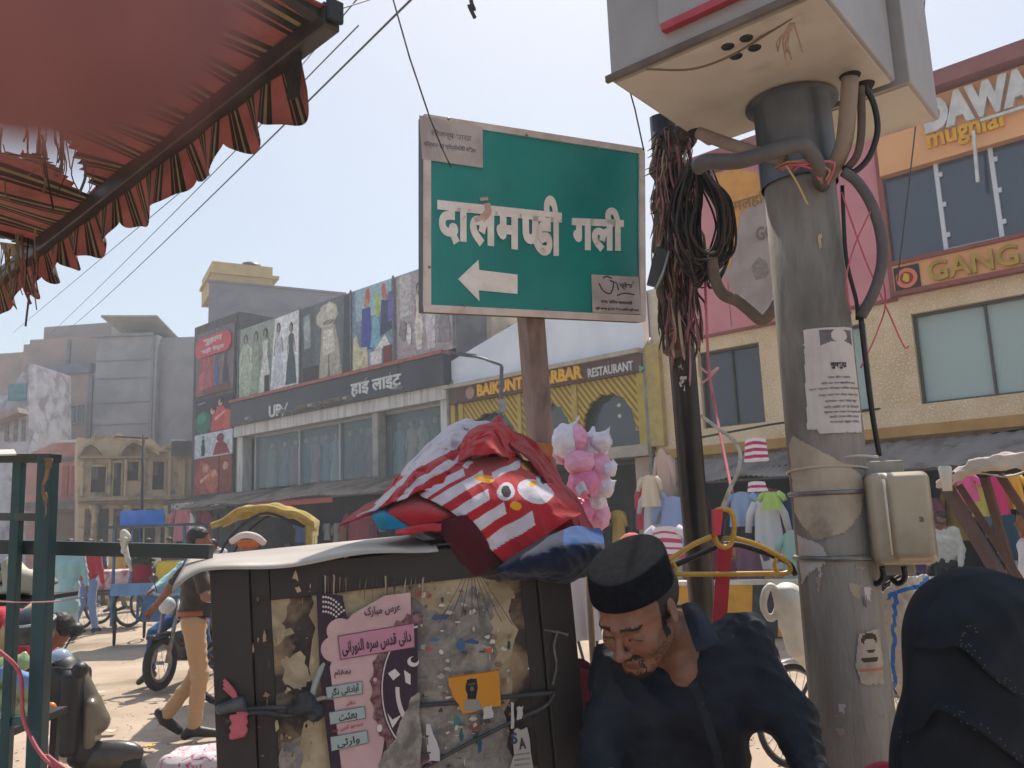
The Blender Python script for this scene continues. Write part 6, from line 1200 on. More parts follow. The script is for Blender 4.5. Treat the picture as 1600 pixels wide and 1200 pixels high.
mb = MB(); mb.grid(canopy, 420, 90, mf=lambda u, v: stripe(u, 21), skip=hskip); mb.build('canopy', [AR, AO, AC], awn, solid=.002)
def val(u, v):
    p = a0 + bd_ * (.15 + (AL - .15) * u); h = .085 + .045 * abs(math.sin(u * 44 + .7 * math.sin(u * 13))) ** .5 + .03 * noise.noise(Vector((u * 30, 0, 5)))
    return p + Vector((0, 0, -.02 - h * v)) + bk_ * (-.012 - .028 * v * math.sin(u * 64 + 2 * math.sin(u * 11)) - .02 * v)
mb = MB(); mb.grid(val, 900, 12, mf=lambda u, v: 1 if v > .97 else stripe(u, 34)); mb.build('valance', [AR, AO, AC], awn, solid=.003)
mb = MB(); p = a0 + bd_ * .12; mb.add([p + Vector((0, 0, -.02)), p + bd_ * .06 + Vector((0, 0, -.02)), p + bd_ * .06 + Vector((0, 0, -.13)), p + bd_ * .01 + Vector((0, 0, -.14))], [(0, 1, 2, 3)]); mb.build('valance_end', AO, awn, solid=.003)
rg = random.Random(3)
mb = MB()
for k in range(60):
    x, y = rg.choice([(rg.uniform(0, 150), rg.uniform(190, 300)), (rg.uniform(0, 60), rg.uniform(370, 420)), (rg.uniform(60, 120), rg.uniform(195, 240))]); d = 2.6 + rg.uniform(-.2, .4); L = rg.uniform(15, 70)
    mb.tube(cpath([P(x, y - 15, d), P(x + rg.uniform(-8, 8), y + L * .4, d), P(x + rg.uniform(-14, 14), y + L, d)], 4), rg.uniform(.0015, .005), 4, rg.choice([0, 1, 2, 2]))
tag(mb.build('torn_threads', [AR, AO, AC], awn), kind='stuff')
for (x0, y0, x1, y1, d0, d1) in [(62, 190, 40, 400, 2.5, 3.3), (130, 250, 125, 300, 2.4, 2.5), (95, 200, 85, 350, 2.4, 3.0), (40, 380, 40, 510, 3.3, 3.3)]:
    ptube('cord', [(x0, y0, d0), ((x0 + x1) / 2 + 6, (y0 + y1) / 2, (d0 + d1) / 2), (x1, y1, d1)], .004, CORD, awn)
mb = MB(); r0 = a0 + bd_ * (AL * .64); mb.bar(r0, r0 + bk_ * 2.3 + Vector((0, 0, .3)), .02, .02); r0 = a0 + bd_ * (AL * .995); mb.bar(r0, r0 + bk_ * 2.3 + Vector((0, 0, .5)), .03, .03); mb.tube([a1, (a1.x, a1.y, 0)], .03, 10); p = a0 + bd_ * .03; mb.bar(p, p + bk_ * 2.3 + Vector((0, 0, .5)), .03, .03); mb.build('awning_frame', mat('#4b4644', '#3a3635', 8, .45, metal=.4), awn)
mb = MB()   # rag caught under the bar
q = [P(0, 378, 3.3), P(45, 384, 3.2), P(50, 396, 3.2), P(10, 402, 3.3)]; mb.add(q, [(0, 1, 2, 3)]); mb.build('torn_rag', AC, awn, solid=.006)
# ================================================================= teal metal stall frame at the left
stall = thing('stall_frame', 'teal painted metal stall frame with a long dark top bar at the left', 'stall frame', Vector((P(60, 900, 2.1).x, P(60, 900, 2.1).y, 0)))
TE, TG = mat('#264b52', '#1f3e45', 5, .45, .05, 20, c3='#41656a', sc3=4, lo3=.6, hi3=.75), mat('#2b3836', '#222d2c', 5, .5, .05, 20, c3='#4c4f48', sc3=4, lo3=.58, hi3=.7)
def leg(x0, y0, x1, y1, d, w, top, m, nm='post'):
    a, b = P(x0, y0, d), P(x1, y1, d); k_ = a.z / (a.z - b.z); g = a + (b - a) * k_; mb = MB(); mb.bar(g, a, w, w, up=(0, 1, 0)); mb.build(nm, m, stall, bevel=.002)
leg(76, 712, 57, 1195, 2.1, .037, 0, TE); leg(31, 715, 9, 1195, 2.15, .024, 0, TE)
def rail(x0, y0, x1, y1, d0, d1, h, m, w=.03): mb = MB(); mb.bar(P(x0, y0, d0), P(x1, y1, d1), w, h); mb.build('rail', m, stall, bevel=.002)
rail(-90, 717, 88, 716, 2.3, 2.08, .022, TG); rail(-90, 806, 68, 808, 2.3, 2.11, .02, TG); rail(-90, 852, 330, 862, 2.2, 2.14, .036, TG); rail(-90, 1140, 62, 1122, 2.25, 2.12, .022, TE, .02); rail(-60, 722, -60, 1100, 2.28, 2.3, .03, TE)
mb = MB(); mb.add([P(-90, 706, 2.3), P(22, 703, 2.2), P(26, 710, 2.0), P(-90, 714, 2.1)], [(0, 1, 2, 3)]); mb.build('top_sheet', WHITE, stall, solid=.004)
mb = MB(); mb.grid(lambda u, v: P(68 + 16 * u + 3 * math.sin(v * 9) - 8 * v * u, 716 + 95 * v * (1 - .3 * u), 2.06), 6, 20, skip=lambda u, v: u > .75 - .6 * v + .3 * math.sin(v * 20) * .4); topmesh(mb.build('torn_sacking', mat('#8a7458', '#5e4b3b', 14, .9), None, solid=.003), 'strip of torn brown sacking hanging on the teal post', 'rag')
_so = sdf_obj('rope_knot', [('e', P(196, 840, 2.12), (.014, .012, .016), None), ('e', P(193, 832, 2.12), (.009, .009, .009), None), ('c', P(193, 848, 2.12), P(200, 875, 2.11), .009, .006), ('c', P(200, 875, 2.11), P(205, 892, 2.11), .006, .004), ('c', P(192, 862, 2.1), P(196, 842, 2.1), .006, .006)], .003, mat('#cfc9bf', '#b5aea4', 30), None, k=.006); topmesh(_so, 'white cloth knot tied on the long dark bar', 'knot')
ptube('twine', [(-10, 1010, 2.04), (30, 1050, 2.05), (36, 1120, 2.06), (55, 1165, 2.04), (75, 1190, 2.02), (95, 1206, 2.02)], .005, PNK, None, 'pink plastic twine dangling from the stall frame to lower left corner', 'twine')
for k in range(3): ptube('twine', [(66 + 4 * k, 1180, 2.03), (82 + 6 * k, 1196, 2.02), (100 + 5 * k, 1215 - 4 * k, 2.02)], .004, PNK, None, 'frayed end of pink twine at the lower left', 'twine', 'frayed pink twine ends')
ptube('string', [(-10, 939, 2.02), (30, 941, 2.02), (80, 940, 2.03), (130, 934, 2.1)], .0018, mat('#c99aa0', None), None, 'thin pink string strung between the teal posts', 'string')
# fingertip of the photographer
def FP_(x, y, d): return P(x, y, d)
SKF = mat('#86585f', '#7a5057', 300, .6, .1, 2500)
f0, f1_, f2_ = FP_(40, -120, .036), FP_(-500, -330, .043), FP_(-1300, -420, .055)
fg = sdf_obj('finger', [('e', f0, (.0092, .0085, .0092), None), ('c', f0, f1_, .0088, .0092), ('c', f1_, f2_, .0094, .0105), ('c', f2_, f2_ + (f2_ - f1_) * 1.2, .0105, .011)], .0012, SKF, None, k=.004); topmesh(fg, 'out-of-focus fingertip of the photographer over the upper left corner', 'finger')
# ================================================================= people
SKIN, SKIND = mat('#8a5a43', '#7d4f3a', 30, .55, .05, 120, sss=.1), mat('#6f4533', '#633c2c', 30, .55, .05, 120, sss=.1)
HAIR = mat('#17130f', '#241d18', 40, .6)
def hand_prims(w, d, up, s=1.0, curl=.5, side=1):
    """w wrist, d direction of the hand, up = back of the hand"""
    d = Vector(d).normalized(); up = Vector(up); up = (up - d * up.dot(d)).normalized(); sd = d.cross(up) * side; w = Vector(w); pr = [('b', w + d * .045 * s, (.042 * s, .016 * s, .048 * s), .014 * s, Matrix((sd, up, d)).transposed())]
    for k, (o, L) in enumerate(((-.031, .07), (-.011, .08), (.01, .075), (.03, .058))):
        a = w + d * .085 * s + sd * o * s; dr = (d - up * curl * .4).normalized(); b = a + dr * L * .5 * s; dr2 = (d - up * curl * 1.5).normalized(); c = b + dr2 * L * .5 * s
        pr += [('c', a, b, .0095 * s, .0085 * s, .004), ('c', b, c, .0085 * s, .0065 * s, .004)]
    a = w + d * .03 * s - sd * .036 * s; b = a + (d * .7 - sd * .6 - up * .3).normalized() * .04 * s; c = b + (d - up * .5).normalized() * .03 * s
    return pr + [('c', a, b, .013 * s, .011 * s, .008), ('c', b, c, .0105 * s, .008 * s, .005)]
def J(H=1.7, **kw):
    s = H / 1.7
    j = dict(pel=(0, 0, .95), chest=(0, 0, 1.27), neck=(0, 0, 1.45), head=(0, .03, 1.585), fwd=(0, 1, 0), shl=(-.185, 0, 1.41), shr=(.185, 0, 1.41), ell=(-.25, -.02, 1.13), elr=(.25, -.02, 1.13), hal=(-.26, .08, .88), har=(.26, .08, .88),
             hil=(-.09, 0, .92), hir=(.09, 0, .92), knl=(-.1, .02, .49), knr=(.1, .02, .49), anl=(-.1, -.02, .085), anr=(.1, -.02, .085), tol=(-.12, .16, .03), tor=(.12, .16, .03))
    j.update(kw); return {k: (Vector(v) * s if k != 'fwd' else Vector(v)) for k, v in j.items()}
def figure(label, o, yaw, j, shirt='#8a8a8a', trous='#33363f', sleeve=1.0, kurta=0, hair=True, cap=None, shoes='#1c1a1a', skin=SKIN, vox=.02, group=None, belt=None, extra=None, fem=False):
    W_ = Matrix.Translation(Vector(o)) @ Matrix.Rotation(yaw, 4, 'Z'); w = {k: (W_ @ v if k != 'fwd' else (W_.to_3x3() @ v).normalized()) for k, v in j.items()}
    t = thing('person', label, 'person', Vector(o), group); f = w['fwd']; hd = w['head']; rt = f.cross(Vector((0, 0, 1))); rt.normalize(); upv = rt.cross(f).normalized(); HM = Matrix((rt, f, upv)).transposed()
    pr = [('e', hd + upv * .03 - f * .01, (.074, .094, .084), HM), ('e', hd - upv * .035 + f * .025, (.056, .066, .078), HM), ('c', hd + f * .088 + upv * .01, hd + f * .105 - upv * .025, .008, .013, .01), ('e', hd + f * .07 - upv * .095, (.022, .02, .018), HM), ('c', hd + f * .083 - upv * .06 - rt * .018, hd + f * .083 - upv * .06 + rt * .018, .008, .008, .006),
          ('-e', hd + f * .094 + rt * .03 + upv * .004, (.014, .012, .009), HM, .008), ('-e', hd + f * .094 - rt * .03 + upv * .004, (.014, .012, .009), HM, .008), ('e', hd + rt * .076 - upv * .005, (.01, .022, .032), HM, .01), ('e', hd - rt * .076 - upv * .005, (.01, .022, .032), HM, .01), ('c', hd - upv * .06 - f * .02, w['neck'], .05, .058)]
    pr += [('c', w['neck'], w['shl'], .05, .055), ('c', w['neck'], w['shr'], .05, .055), ('c', w['chest'] + (w['shl'] - w['neck']) * .4, w['pel'] + (w['hil'] - w['pel']) * .5, .1, .085), ('c', w['chest'] + (w['shr'] - w['neck']) * .4, w['pel'] + (w['hir'] - w['pel']) * .5, .1, .085)]
    for s in 'lr':
        pr += [('c', w['sh' + s], w['el' + s], .05, .04), ('c', w['el' + s], w['ha' + s], .04, .027), ('c', w['hi' + s], w['kn' + s], .085, .058), ('c', w['kn' + s], w['an' + s], .055, .038)]
        d = (w['ha' + s] - w['el' + s]); bk = (w['ha' + s] - w['pel']); bk.z = 0; pr += hand_prims(w['ha' + s], d, bk if bk.length > .05 else rt, 1.0, .6, 1 if s == 'l' else -1)
    sdf_obj('body', pr, vox * .8, skin, t, k=.03)
    q = [('c', w['neck'] - Vector((0, 0, .03)), w['shl'], .062, .068), ('c', w['neck'] - Vector((0, 0, .03)), w['shr'], .062, .068), ('c', w['chest'] + (w['shl'] - w['neck']) * .42, w['pel'] + (w['hil'] - w['pel']) * .6, .122, .108), ('c', w['chest'] + (w['shr'] - w['neck']) * .42, w['pel'] + (w['hir'] - w['pel']) * .6, .122, .108)]
    for s in 'lr':
        q.append(('c', w['sh' + s], w['el' + s] if sleeve > .5 else w['sh' + s].lerp(w['el' + s], .75), .066, .056 if sleeve > .5 else .064))
        if sleeve > .6: q.append(('c', w['el' + s], w['el' + s].lerp(w['ha' + s], min(1, sleeve) * .93), .056, .043))
    if kurta:
        c = (w['hil'] + w['hir']) / 2; b = (w['knl'] + w['knr']) / 2 + Vector((0, 0, .08 if kurta < 2 else -.36)); q += [('c', c, b.lerp(w['knl'] + (b - (w['knl'] + w['knr']) / 2), .6), .13, .15), ('c', c, b.lerp(w['knr'] + (b - (w['knl'] + w['knr']) / 2), .6), .13, .15)]
    sdf_obj('shirt', q, vox, cloth(shirt, None, .4, 25), t, k=.04, disp=folds(.012, 26, len(label), (.3, .3, .8)))
    q = [('c', w['pel'], w['hil'], .11, .1), ('c', w['pel'], w['hir'], .11, .1)]
    for s in 'lr': q += [('c', w['hi' + s], w['kn' + s], .1, .074), ('c', w['kn' + s], w['an' + s] + (w['kn' + s] - w['an' + s]) * .06, .072, .062)]
    sdf_obj('trousers', q, vox, cloth(trous, None, .4, 25), t, k=.03, disp=folds(.01, 30, len(label) + 1, (.2, .2, 1)))
    for s in 'lr':
        a = w['an' + s]; to = w['to' + s]; hl = a + (a - to) * .35; hl.z = a.z - .05 if abs(a.z - to.z) < .12 else hl.z
        sdf_obj('shoe', [('c', a - Vector((0, 0, .02)), to, .05, .036), ('c', a, hl, .048, .042)], vox * .8, mat(shoes, None, rough=.5), t, k=.025)
    if hair:
        sdf_obj('hair', [('e', hd + upv * .042 - f * .018, (.082, .098, .088), HM), ('e', hd - f * .055 - upv * .01, (.07, .05, .07), HM), ('-e', hd + f * .07 - upv * .055, (.085, .085, .085), HM, .02)], vox * .6, HAIR, t, k=.02, disp=lambda c, n_: np.array([.005 * noise.noise(Vector(x) * 60) for x in c]))
    if cap:
        sdf_obj('cap', [('b', hd + upv * .075 - f * .012, (.083, .095, .04), .035, HM)], vox * .6, cloth(cap), t, k=.01)
    if belt:
        c = w['pel'] + Vector((0, 0, .06)); a_ = Vector((rt.x, rt.y, 0)).normalized(); b_2 = Vector((-a_.y, a_.x, 0)); mb = MB(); n_ = 28
        for z in range(1): mb.grid(lambda u, v: c + a_ * .178 * math.cos(2 * math.pi * u) + b_2 * .136 * math.sin(2 * math.pi * u) + Vector((0, 0, .045 * (v - .5))), n_, 2)
        mb.build('belt', mat(belt, None, rough=.5), t, solid=.012)
    return t, w
def gnd(x, y): q = G(x, y); return (q.x, q.y, 0)
# street people at the left
figure('person in a pale blue kurta walking away beside the teal stall frame', gnd(102, 1003), R(18), J(1.72, anl=(-.12, -.22, .12), tol=(-.12, -.08, .03), knl=(-.11, -.02, .5), anr=(.1, .12, .085), tor=(.1, .3, .03), hal=(-.3, .05, .9), har=(.3, -.05, .9)), '#8fb5b8', '#a9bfc0', 1, 1, cap=None)
figure('person in a red shirt and light blue jeans walking away up the street', gnd(133, 990), R(-5), J(1.7, anl=(-.12, -.2, .1), knl=(-.1, -.02, .5), anr=(.1, .14, .085), tor=(.1, .3, .03)), '#a82c38', '#6f86b3', 1)
a = gnd(117, 975); sdf_obj('x', [('b', Vector(a) + Vector((-.02, -.2, .55)), (.16, .07, .2), .05, None), ('c', Vector(a) + Vector((-.1, -.2, .74)), Vector(a) + Vector((.0, -.2, .86)), .012, .012), ('c', Vector(a) + Vector((.1, -.2, .74)), Vector(a) + Vector((.0, -.2, .86)), .012, .012)], .018, mat('#1f2426', None, rough=.6), None).name = 'carry_bag'
topmesh(bpy.data.objects['carry_bag'], 'dark carry bag held between the two people walking away', 'bag')
of = gnd(299, 1152)
ofj = J(1.76, fwd=(.15, 1, 0), head=(0, .03, 1.6), anl=(-.1, -.22, .16), tol=(-.1, -.1, .04), knl=(-.1, .04, .5), anr=(.08, .02, .085), tor=(.09, .2, .03), knr=(.09, .06, .5), ell=(-.26, -.22, 1.2), hal=(-.34, -.34, 1.05), elr=(.28, .1, 1.15), har=(.22, .3, 1.1), shl=(-.2, -.03, 1.42), shr=(.2, .03, 1.42))
ot, ow = figure('police person in dark olive shirt and khaki trousers striding beside the kiosk', of, R(-72), ofj, '#3a3326', '#b08c66', .4, belt='#8f4528', vox=.016, shoes='#15130f')
mb = MB(); c = ow['pel'] + Vector((.13, -.08, .09)); mb.bar(c - Vector((0, 0, .07)), c + Vector((.02, 0, .06)), .1, .07, up=(0, 1, 0)); mb.build('pouch', BLACK, ot, bevel=.01)
mb = MB(); c = ow['shr']; mb.bar(c + Vector((-.05, -.03, .05)), c + Vector((.06, -.06, .05)), .05, .012); mb.build('shoulder_strap', mat('#b5925c', None), ot)
for (lb, x, y, yw, c, tc, kk) in [('person in a mustard kurta far up the street beside the handcart', 182, 955, 160, '#b08a4a', '#8a7a5a', 1), ('person in a white shirt walking far off behind the blue cart', 228, 950, 20, '#cfccc8', '#3a3f4a', 0), ('person in a dark blue shirt far off by the pink house', 152, 948, -30, '#34405a', '#5a5148', 0), ('person in a plum robe far off under the poster tower', 262, 945, 170, '#5e3a52', '#5e3a52', 2)]:
    figure(lb, gnd(x, y), R(yw), J(1.66, anl=(-.1, -.16, .1), anr=(.1, .12, .085), tor=(.1, .28, .03)), c, tc, 1, kk, vox=.026)
# motorbike with rider
def wheel(c, ax, r, tr, t, spokes=16, tm=RUBBER, rm=STEEL, nm='wheel'):
    c = Vector(c); ax = Vector(ax).normalized(); u_ = Vector((0, 0, 1)); v_ = ax.cross(u_).normalized(); u_ = v_.cross(ax); circ = lambda rr, n_: [c + (u_ * math.cos(2 * math.pi * k / n_) + v_ * math.sin(2 * math.pi * k / n_)) * rr for k in range(n_)]
    mb = MB(); mb.tube(circ(r - tr, 36), tr, 8, closed=True); w_ = mb.build(nm, tm, t)
    mb = MB(); mb.tube(circ(r - tr * 2.3, 36), tr * .5, 6, closed=True); mb.build('rim', rm, w_)
    mb = MB(); mb.tube([c - ax * .04, c + ax * .04], .02, 8)
    q = circ(r - tr * 2.3, spokes)
    for k, p in enumerate(q): mb.tube([c + ax * (.03 if k % 2 else -.03), p], .0025, 4)
    mb.build('spokes', rm, w_); return w_
def frm(o, yaw): return Matrix.Translation(Vector(o)) @ Matrix.Rotation(yaw, 4, 'Z')
bo = gnd(300, 1062); BM_ = frm(bo, R(170)); bike = thing('motorcycle', 'black motorcycle coming toward the camera beside the officer', 'motorcycle', BM_)
def bp(x, y, z): return BM_ @ Vector((x, y, z))
axb = BM_.to_3x3() @ Vector((1, 0, 0))
wheel(bp(0, .66, .3), axb, .3, .045, bike, 10); wheel(bp(0, -.62, .3), axb, .3, .05, bike, 10)
sdf_obj('fuel_tank', [('e', bp(0, .12, .82), (.14, .26, .12), BM_)], .015, mat('#1a1b20', None, rough=.2), bike); sdf_obj('saddle', [('b', bp(0, -.4, .78), (.13, .38, .05), .04, BM_)], .016, BLACK, bike)
sdf_obj('engine', [('b', bp(0, .05, .42), (.14, .2, .17), .05, BM_), ('c', bp(.12, -.1, .3), bp(.14, -.8, .36), .04, .05), ('c', bp(0, .4, .8), bp(0, -.5, .5), .03, .03), ('c', bp(0, .4, .55), bp(0, 0, .3), .03, .03)], .015, mat('#4a4a4c', '#323234', 8, .4, metal=.5), bike)
mb = MB(); mb.tube([bp(-.08, .66, .3), bp(-.09, .45, .98)], .025, 8); mb.tube([bp(.08, .66, .3), bp(.09, .45, .98)], .025, 8); mb.tube(cpath([bp(-.38, .3, 1.06), bp(-.2, .42, 1.03), bp(.2, .42, 1.03), bp(.38, .3, 1.06)], 5), .014, 8); mb.build('fork', STEEL, bike)
sdf_obj('headlight', [('e', bp(0, .56, .92), (.1, .08, .1), BM_)], .012, mat('#b9b9b5', None, rough=.15), bike); sdf_obj('mudguard', [('b', bp(0, .68, .6), (.06, .2, .03), .025, BM_)], .012, BLACK, bike)
for s in (-1, 1): sdf_obj('mirror', [('e', bp(.3 * s, .38, 1.22), (.06, .015, .04), BM_), ('c', bp(.26 * s, .36, 1.05), bp(.3 * s, .38, 1.2), .008, .008)], .008, mat('#3a3d40', None, rough=.2), bike)
figure('rider in pale blue shirt and jeans astride the motorcycle', bo, R(170), J(1.7, pel=(0, -.25, .9), chest=(0, -.12, 1.2), neck=(0, -.06, 1.38), head=(0, 0, 1.52), shl=(-.19, -.06, 1.33), shr=(.19, -.06, 1.33), ell=(-.32, .12, 1.16), elr=(.32, .12, 1.16), hal=(-.36, .3, 1.08), har=(.36, .3, 1.08), hil=(-.12, -.2, .88), hir=(.12, -.2, .88), knl=(-.22, .18, .66), knr=(.36, .26, .58), anl=(-.2, -.02, .28), anr=(.4, .24, .14), tol=(-.2, .16, .22), tor=(.42, .42, .05)), '#9cc0c6', '#2c4a7d', 1, cap='#dcdcda', shoes='#3d332c')
# street cart with blue roof, vendor behind it
cgx = gnd(245, 1003); CT = frm(cgx, R(-6)); cart = thing('food_cart', 'blue four-wheeled street cart with flat roof on thin posts', 'cart', CT)
def cp_(x, y, z): return CT @ Vector((x, y, z))
TB, TBD = mat('#2f5f8a', '#27527a', 4, .5, .05, 20, c3='#4f6a7a', sc3=3), mat('#33536e', '#28445c', 4, .5)
mb = MB(CT); mb.box(-.62, .62, -.35, .45, .82, .9); mb.box(-.62, .62, -.37, -.35, .78, .97); mb.build('tray', mat('#5a86b0', '#4a749c', 4, .5), cart); mb = MB(CT); mb.box(-.1, .6, -.3, .4, .35, .8); mb.build('cabinet', TB, cart)
for x in (-.6, .6):
    for y in (-.33, .43): mb = MB(CT); mb.box(x - .018, x + .018, y - .018, y + .018, .3, 1.86); mb.build('post', TB, cart)
mb = MB(CT); mb.box(-.78, .72, -.45, .55, 1.86, 1.9); mb.build('roof', mat('#3f5260', '#2f3d48', 4, .5), cart); mb = MB(CT); mb.box(-.3, -.27, -.36, -.35, .9, 1.86); mb.build('brace', TB, cart)
for (x, y) in ((-.45, -.4), (.4, -.4), (-.45, .48), (.4, .48)): wheel(cp_(x - .05, y, .31), CT.to_3x3() @ Vector((.85, .5, 0)), .31, .022, cart, 14, RUBBER, mat('#4a3a30', None, rough=.6))
cr_ = cp_(-.35, .05, 1.905); mb = MB(frm(cr_, R(-6)))
for (x0, x1, y0, y1, z0, z1) in ((-.26, .26, -.18, .18, 0, .02), (-.28, .28, -.2, -.18, .0, .24), (-.28, .28, .18, .2, .0, .24), (-.28, -.26, -.18, .18, .0, .24), (.26, .28, -.18, .18, .0, .24)): mb.box(x0, x1, y0, y1, z0, z1)
topmesh(mb.build('plastic_crate', mat('#4f7fd0', '#4372c2', 4, .5, sss=0), None), 'bright blue plastic crate on the roof of the street cart', 'crate')
sdf_obj('red_pot', [('c', cp_(-.28, -.05, .95), cp_(-.28, -.05, 1.2), .2, .16)], .02, cloth('#9a2a38'), None).name = 'red_bucket'; topmesh(bpy.data.objects['red_bucket'], 'red cloth-covered bucket of greens on the cart tray', 'bucket')
mb = MB(); rg = random.Random(2)
for k in range(260):
    c = cp_(-.28, -.05, 1.24) + Vector((rg.gauss(0, .1), rg.gauss(0, .1), rg.gauss(.05, .05))); a, b = Vector((rg.uniform(-1, 1), rg.uniform(-1, 1), rg.uniform(-1, 1))).normalized() * .05, Vector((rg.uniform(-1, 1), rg.uniform(-1, 1), rg.uniform(-1, 1))).normalized() * .025; mb.add([c - a, c + b, c + a, c - b], [(0, 1, 2, 3)])
topmesh(mb.build('green_leaves', mat('#2f4a22', '#40602c', 8, .7)), 'bunch of green leaves in the red bucket on the cart', 'vegetables')
mb = MB(CT); mb.box(.02, .42, -.15, .2, .905, 1.3); topmesh(mb.build('yellow_container', mat('#d6b93a', '#c7a92f', 4, .5), None, bevel=.03), 'yellow square container on the cart tray', 'container')
figure('vendor in a white shirt reaching across the street cart', tuple(cp_(.55, .9, 0)), R(150), J(1.68, head=(0, .1, 1.52), elr=(.3, .3, 1.25), har=(.35, .62, 1.22), ell=(-.28, .15, 1.15)), '#c9c6cc', '#4a4a52', 1)
# second cart behind with spoked wheels
c2 = gnd(172, 978); CT2 = frm(c2, R(4)); ct2 = thing('handcart', 'flat handcart with large spoked wheels and cloth-covered goods', 'handcart', CT2); mb = MB(CT2); mb.box(-.75, .75, -.5, .5, .62, .7); mb.build('bed', mat('#5a4a3c', '#463a30', 4), ct2)
for x in (-.4, .5): wheel(CT2 @ Vector((x, -.42, .36)), CT2.to_3x3() @ Vector((.35, 1, 0)), .36, .025, ct2, 16)
wheel(CT2 @ Vector((-.4, .42, .36)), CT2.to_3x3() @ Vector((.35, 1, 0)), .36, .025, ct2, 16); wheel(CT2 @ Vector((.5, .42, .36)), CT2.to_3x3() @ Vector((.35, 1, 0)), .36, .025, ct2, 16)
sdf_obj('goods_bundle', [('b', CT2 @ Vector((0, 0, .84)), (.7, .45, .14), .06, CT2), ('b', CT2 @ Vector((.1, 0, 1.0)), (.55, .4, .08), .05, CT2)], .03, mat('#b5a0a0', '#c9bdb8', 5, .8, c3='#9a5a60', sc3=4), None, disp=folds(.02, 20, 3)).name = 'cloth_bundle'; topmesh(bpy.data.objects['cloth_bundle'], 'pale pink cloth-covered goods heaped on the handcart', 'goods')
# parked van / car roofs far off
cc = P(130, 842, 22); CR = frm((cc.x - .2, cc.y, 0), R(10)); car = thing('parked_car', 'white car far up the street behind the walking people', 'car', CR)
sdf_obj('body', [('b', CR @ Vector((0, 0, .65)), (.82, 1.9, .35), .18, CR), ('b', CR @ Vector((0, .2, 1.15)), (.7, 1.15, .42), .25, CR)], .05, mat('#c9c9cc', None, rough=.25), car, k=.15)
for x0, x1, z0, z1 in ((-.55, .55, 1.05, 1.45),): mb = MB(CR); mb.box(x0, x1, -1.0, -.93, z0, z1); mb.build('rear_window', glass('#22272c', .08), car)
for x in (-.78, .78):
    for y in (-1.2, 1.2): mb = MB(CR); mb.lathe([(.001, -.1), (.3, -.1), (.32, -.06), (.32, .06), (.3, .1), (.001, .1)], (x, y, .32), 20, axis='x'); mb.build('wheel', RUBBER, car)
# cycle rickshaw with yellow hood and its driver
ro = P(415, 815, 9.2); RC = frm((ro.x, ro.y, 0), R(-80)); rk = thing('cycle_rickshaw', 'cycle rickshaw with worn yellow folding hood behind the kiosk', 'rickshaw', RC)
def rp(x, y, z): return RC @ Vector((x, y, z))
YH = cloth('#b59d55', '#9a8443', .3, 60)
for nm, m, off in (('hood', YH, 0),):
    mb = MB()
    def hood(u, v):
        x = -.48 + .96 * v; t = u; y = -.5 + 1.05 * t; z = 1.56 + .4 * math.sin(math.pi * min(1, .12 + t * .8)) ** .5 + .035 * math.sin(v * 26) * (.4 + t) + .05 * noise.noise(Vector((u * 5, v * 6, 1)))
        return rp(x, y, z)
    mb.grid(hood, 30, 36); mb.build('hood', YH, rk, solid=.025)
for x in (-.48, .48):
    mb = MB(); mb.tube(cpath([rp(x, -.45, .8), rp(x, -.4, 1.5), rp(x, 0, 1.9), rp(x, .45, 1.75)], 6), .015, 6); mb.build('hood_bow', DARK, rk)
for k in range(5):
    mb = MB(); x = -.45 + .2 * k; mb.grid(lambda u, v: rp(x + .12 * u, .5 + .04 * math.sin(u * 9), 1.78 - (.14 + .1 * (k % 3)) * v), 6, 6); mb.build('hood_fringe', YH, rk, solid=.01)
sdf_obj('seat', [('b', rp(0, -.25, .85), (.45, .25, .1), .06, RC), ('b', rp(0, -.5, 1.2), (.45, .06, .3), .05, RC)], .025, mat('#4a3f4a', '#5a4a4f', 5), rk)
mb = MB(); mb.bar(rp(0, -.5, .55), rp(0, 1.4, .5), .05, .05); mb.bar(rp(-.4, -.3, .6), rp(.4, -.3, .6), .05, .3); mb.tube([rp(0, 1.1, .6), rp(0, 1.0, 1.05)], .02, 8); mb.tube([rp(-.3, .95, 1.08), rp(.3, .95, 1.08)], .015, 8); mb.build('chassis', DARK, rk)
for x, y in ((-.5, -.3), (.5, -.3), (0, 1.45)): wheel(rp(x, y, .34), RC.to_3x3() @ Vector((1, 0, 0)), .34, .025, rk, 16)
figure('rickshaw passenger in orange cap and white shoulder cloth under the yellow hood', (P(386, 850, 8.5).x, P(386, 850, 8.6).y, 0), R(160), J(1.66, head=(0, .04, 1.56)), '#b9b1ae', '#5a5048', 1, hair=False, cap='#c2602a')
ptube('scarf', [(362, 846, 8.45), (375, 838, 8.4), (388, 836, 8.38), (402, 840, 8.42), (412, 848, 8.5)], .035, cloth('#cdbfb8'), None, 'white cloth round the shoulders of the rickshaw passenger', 'scarf')
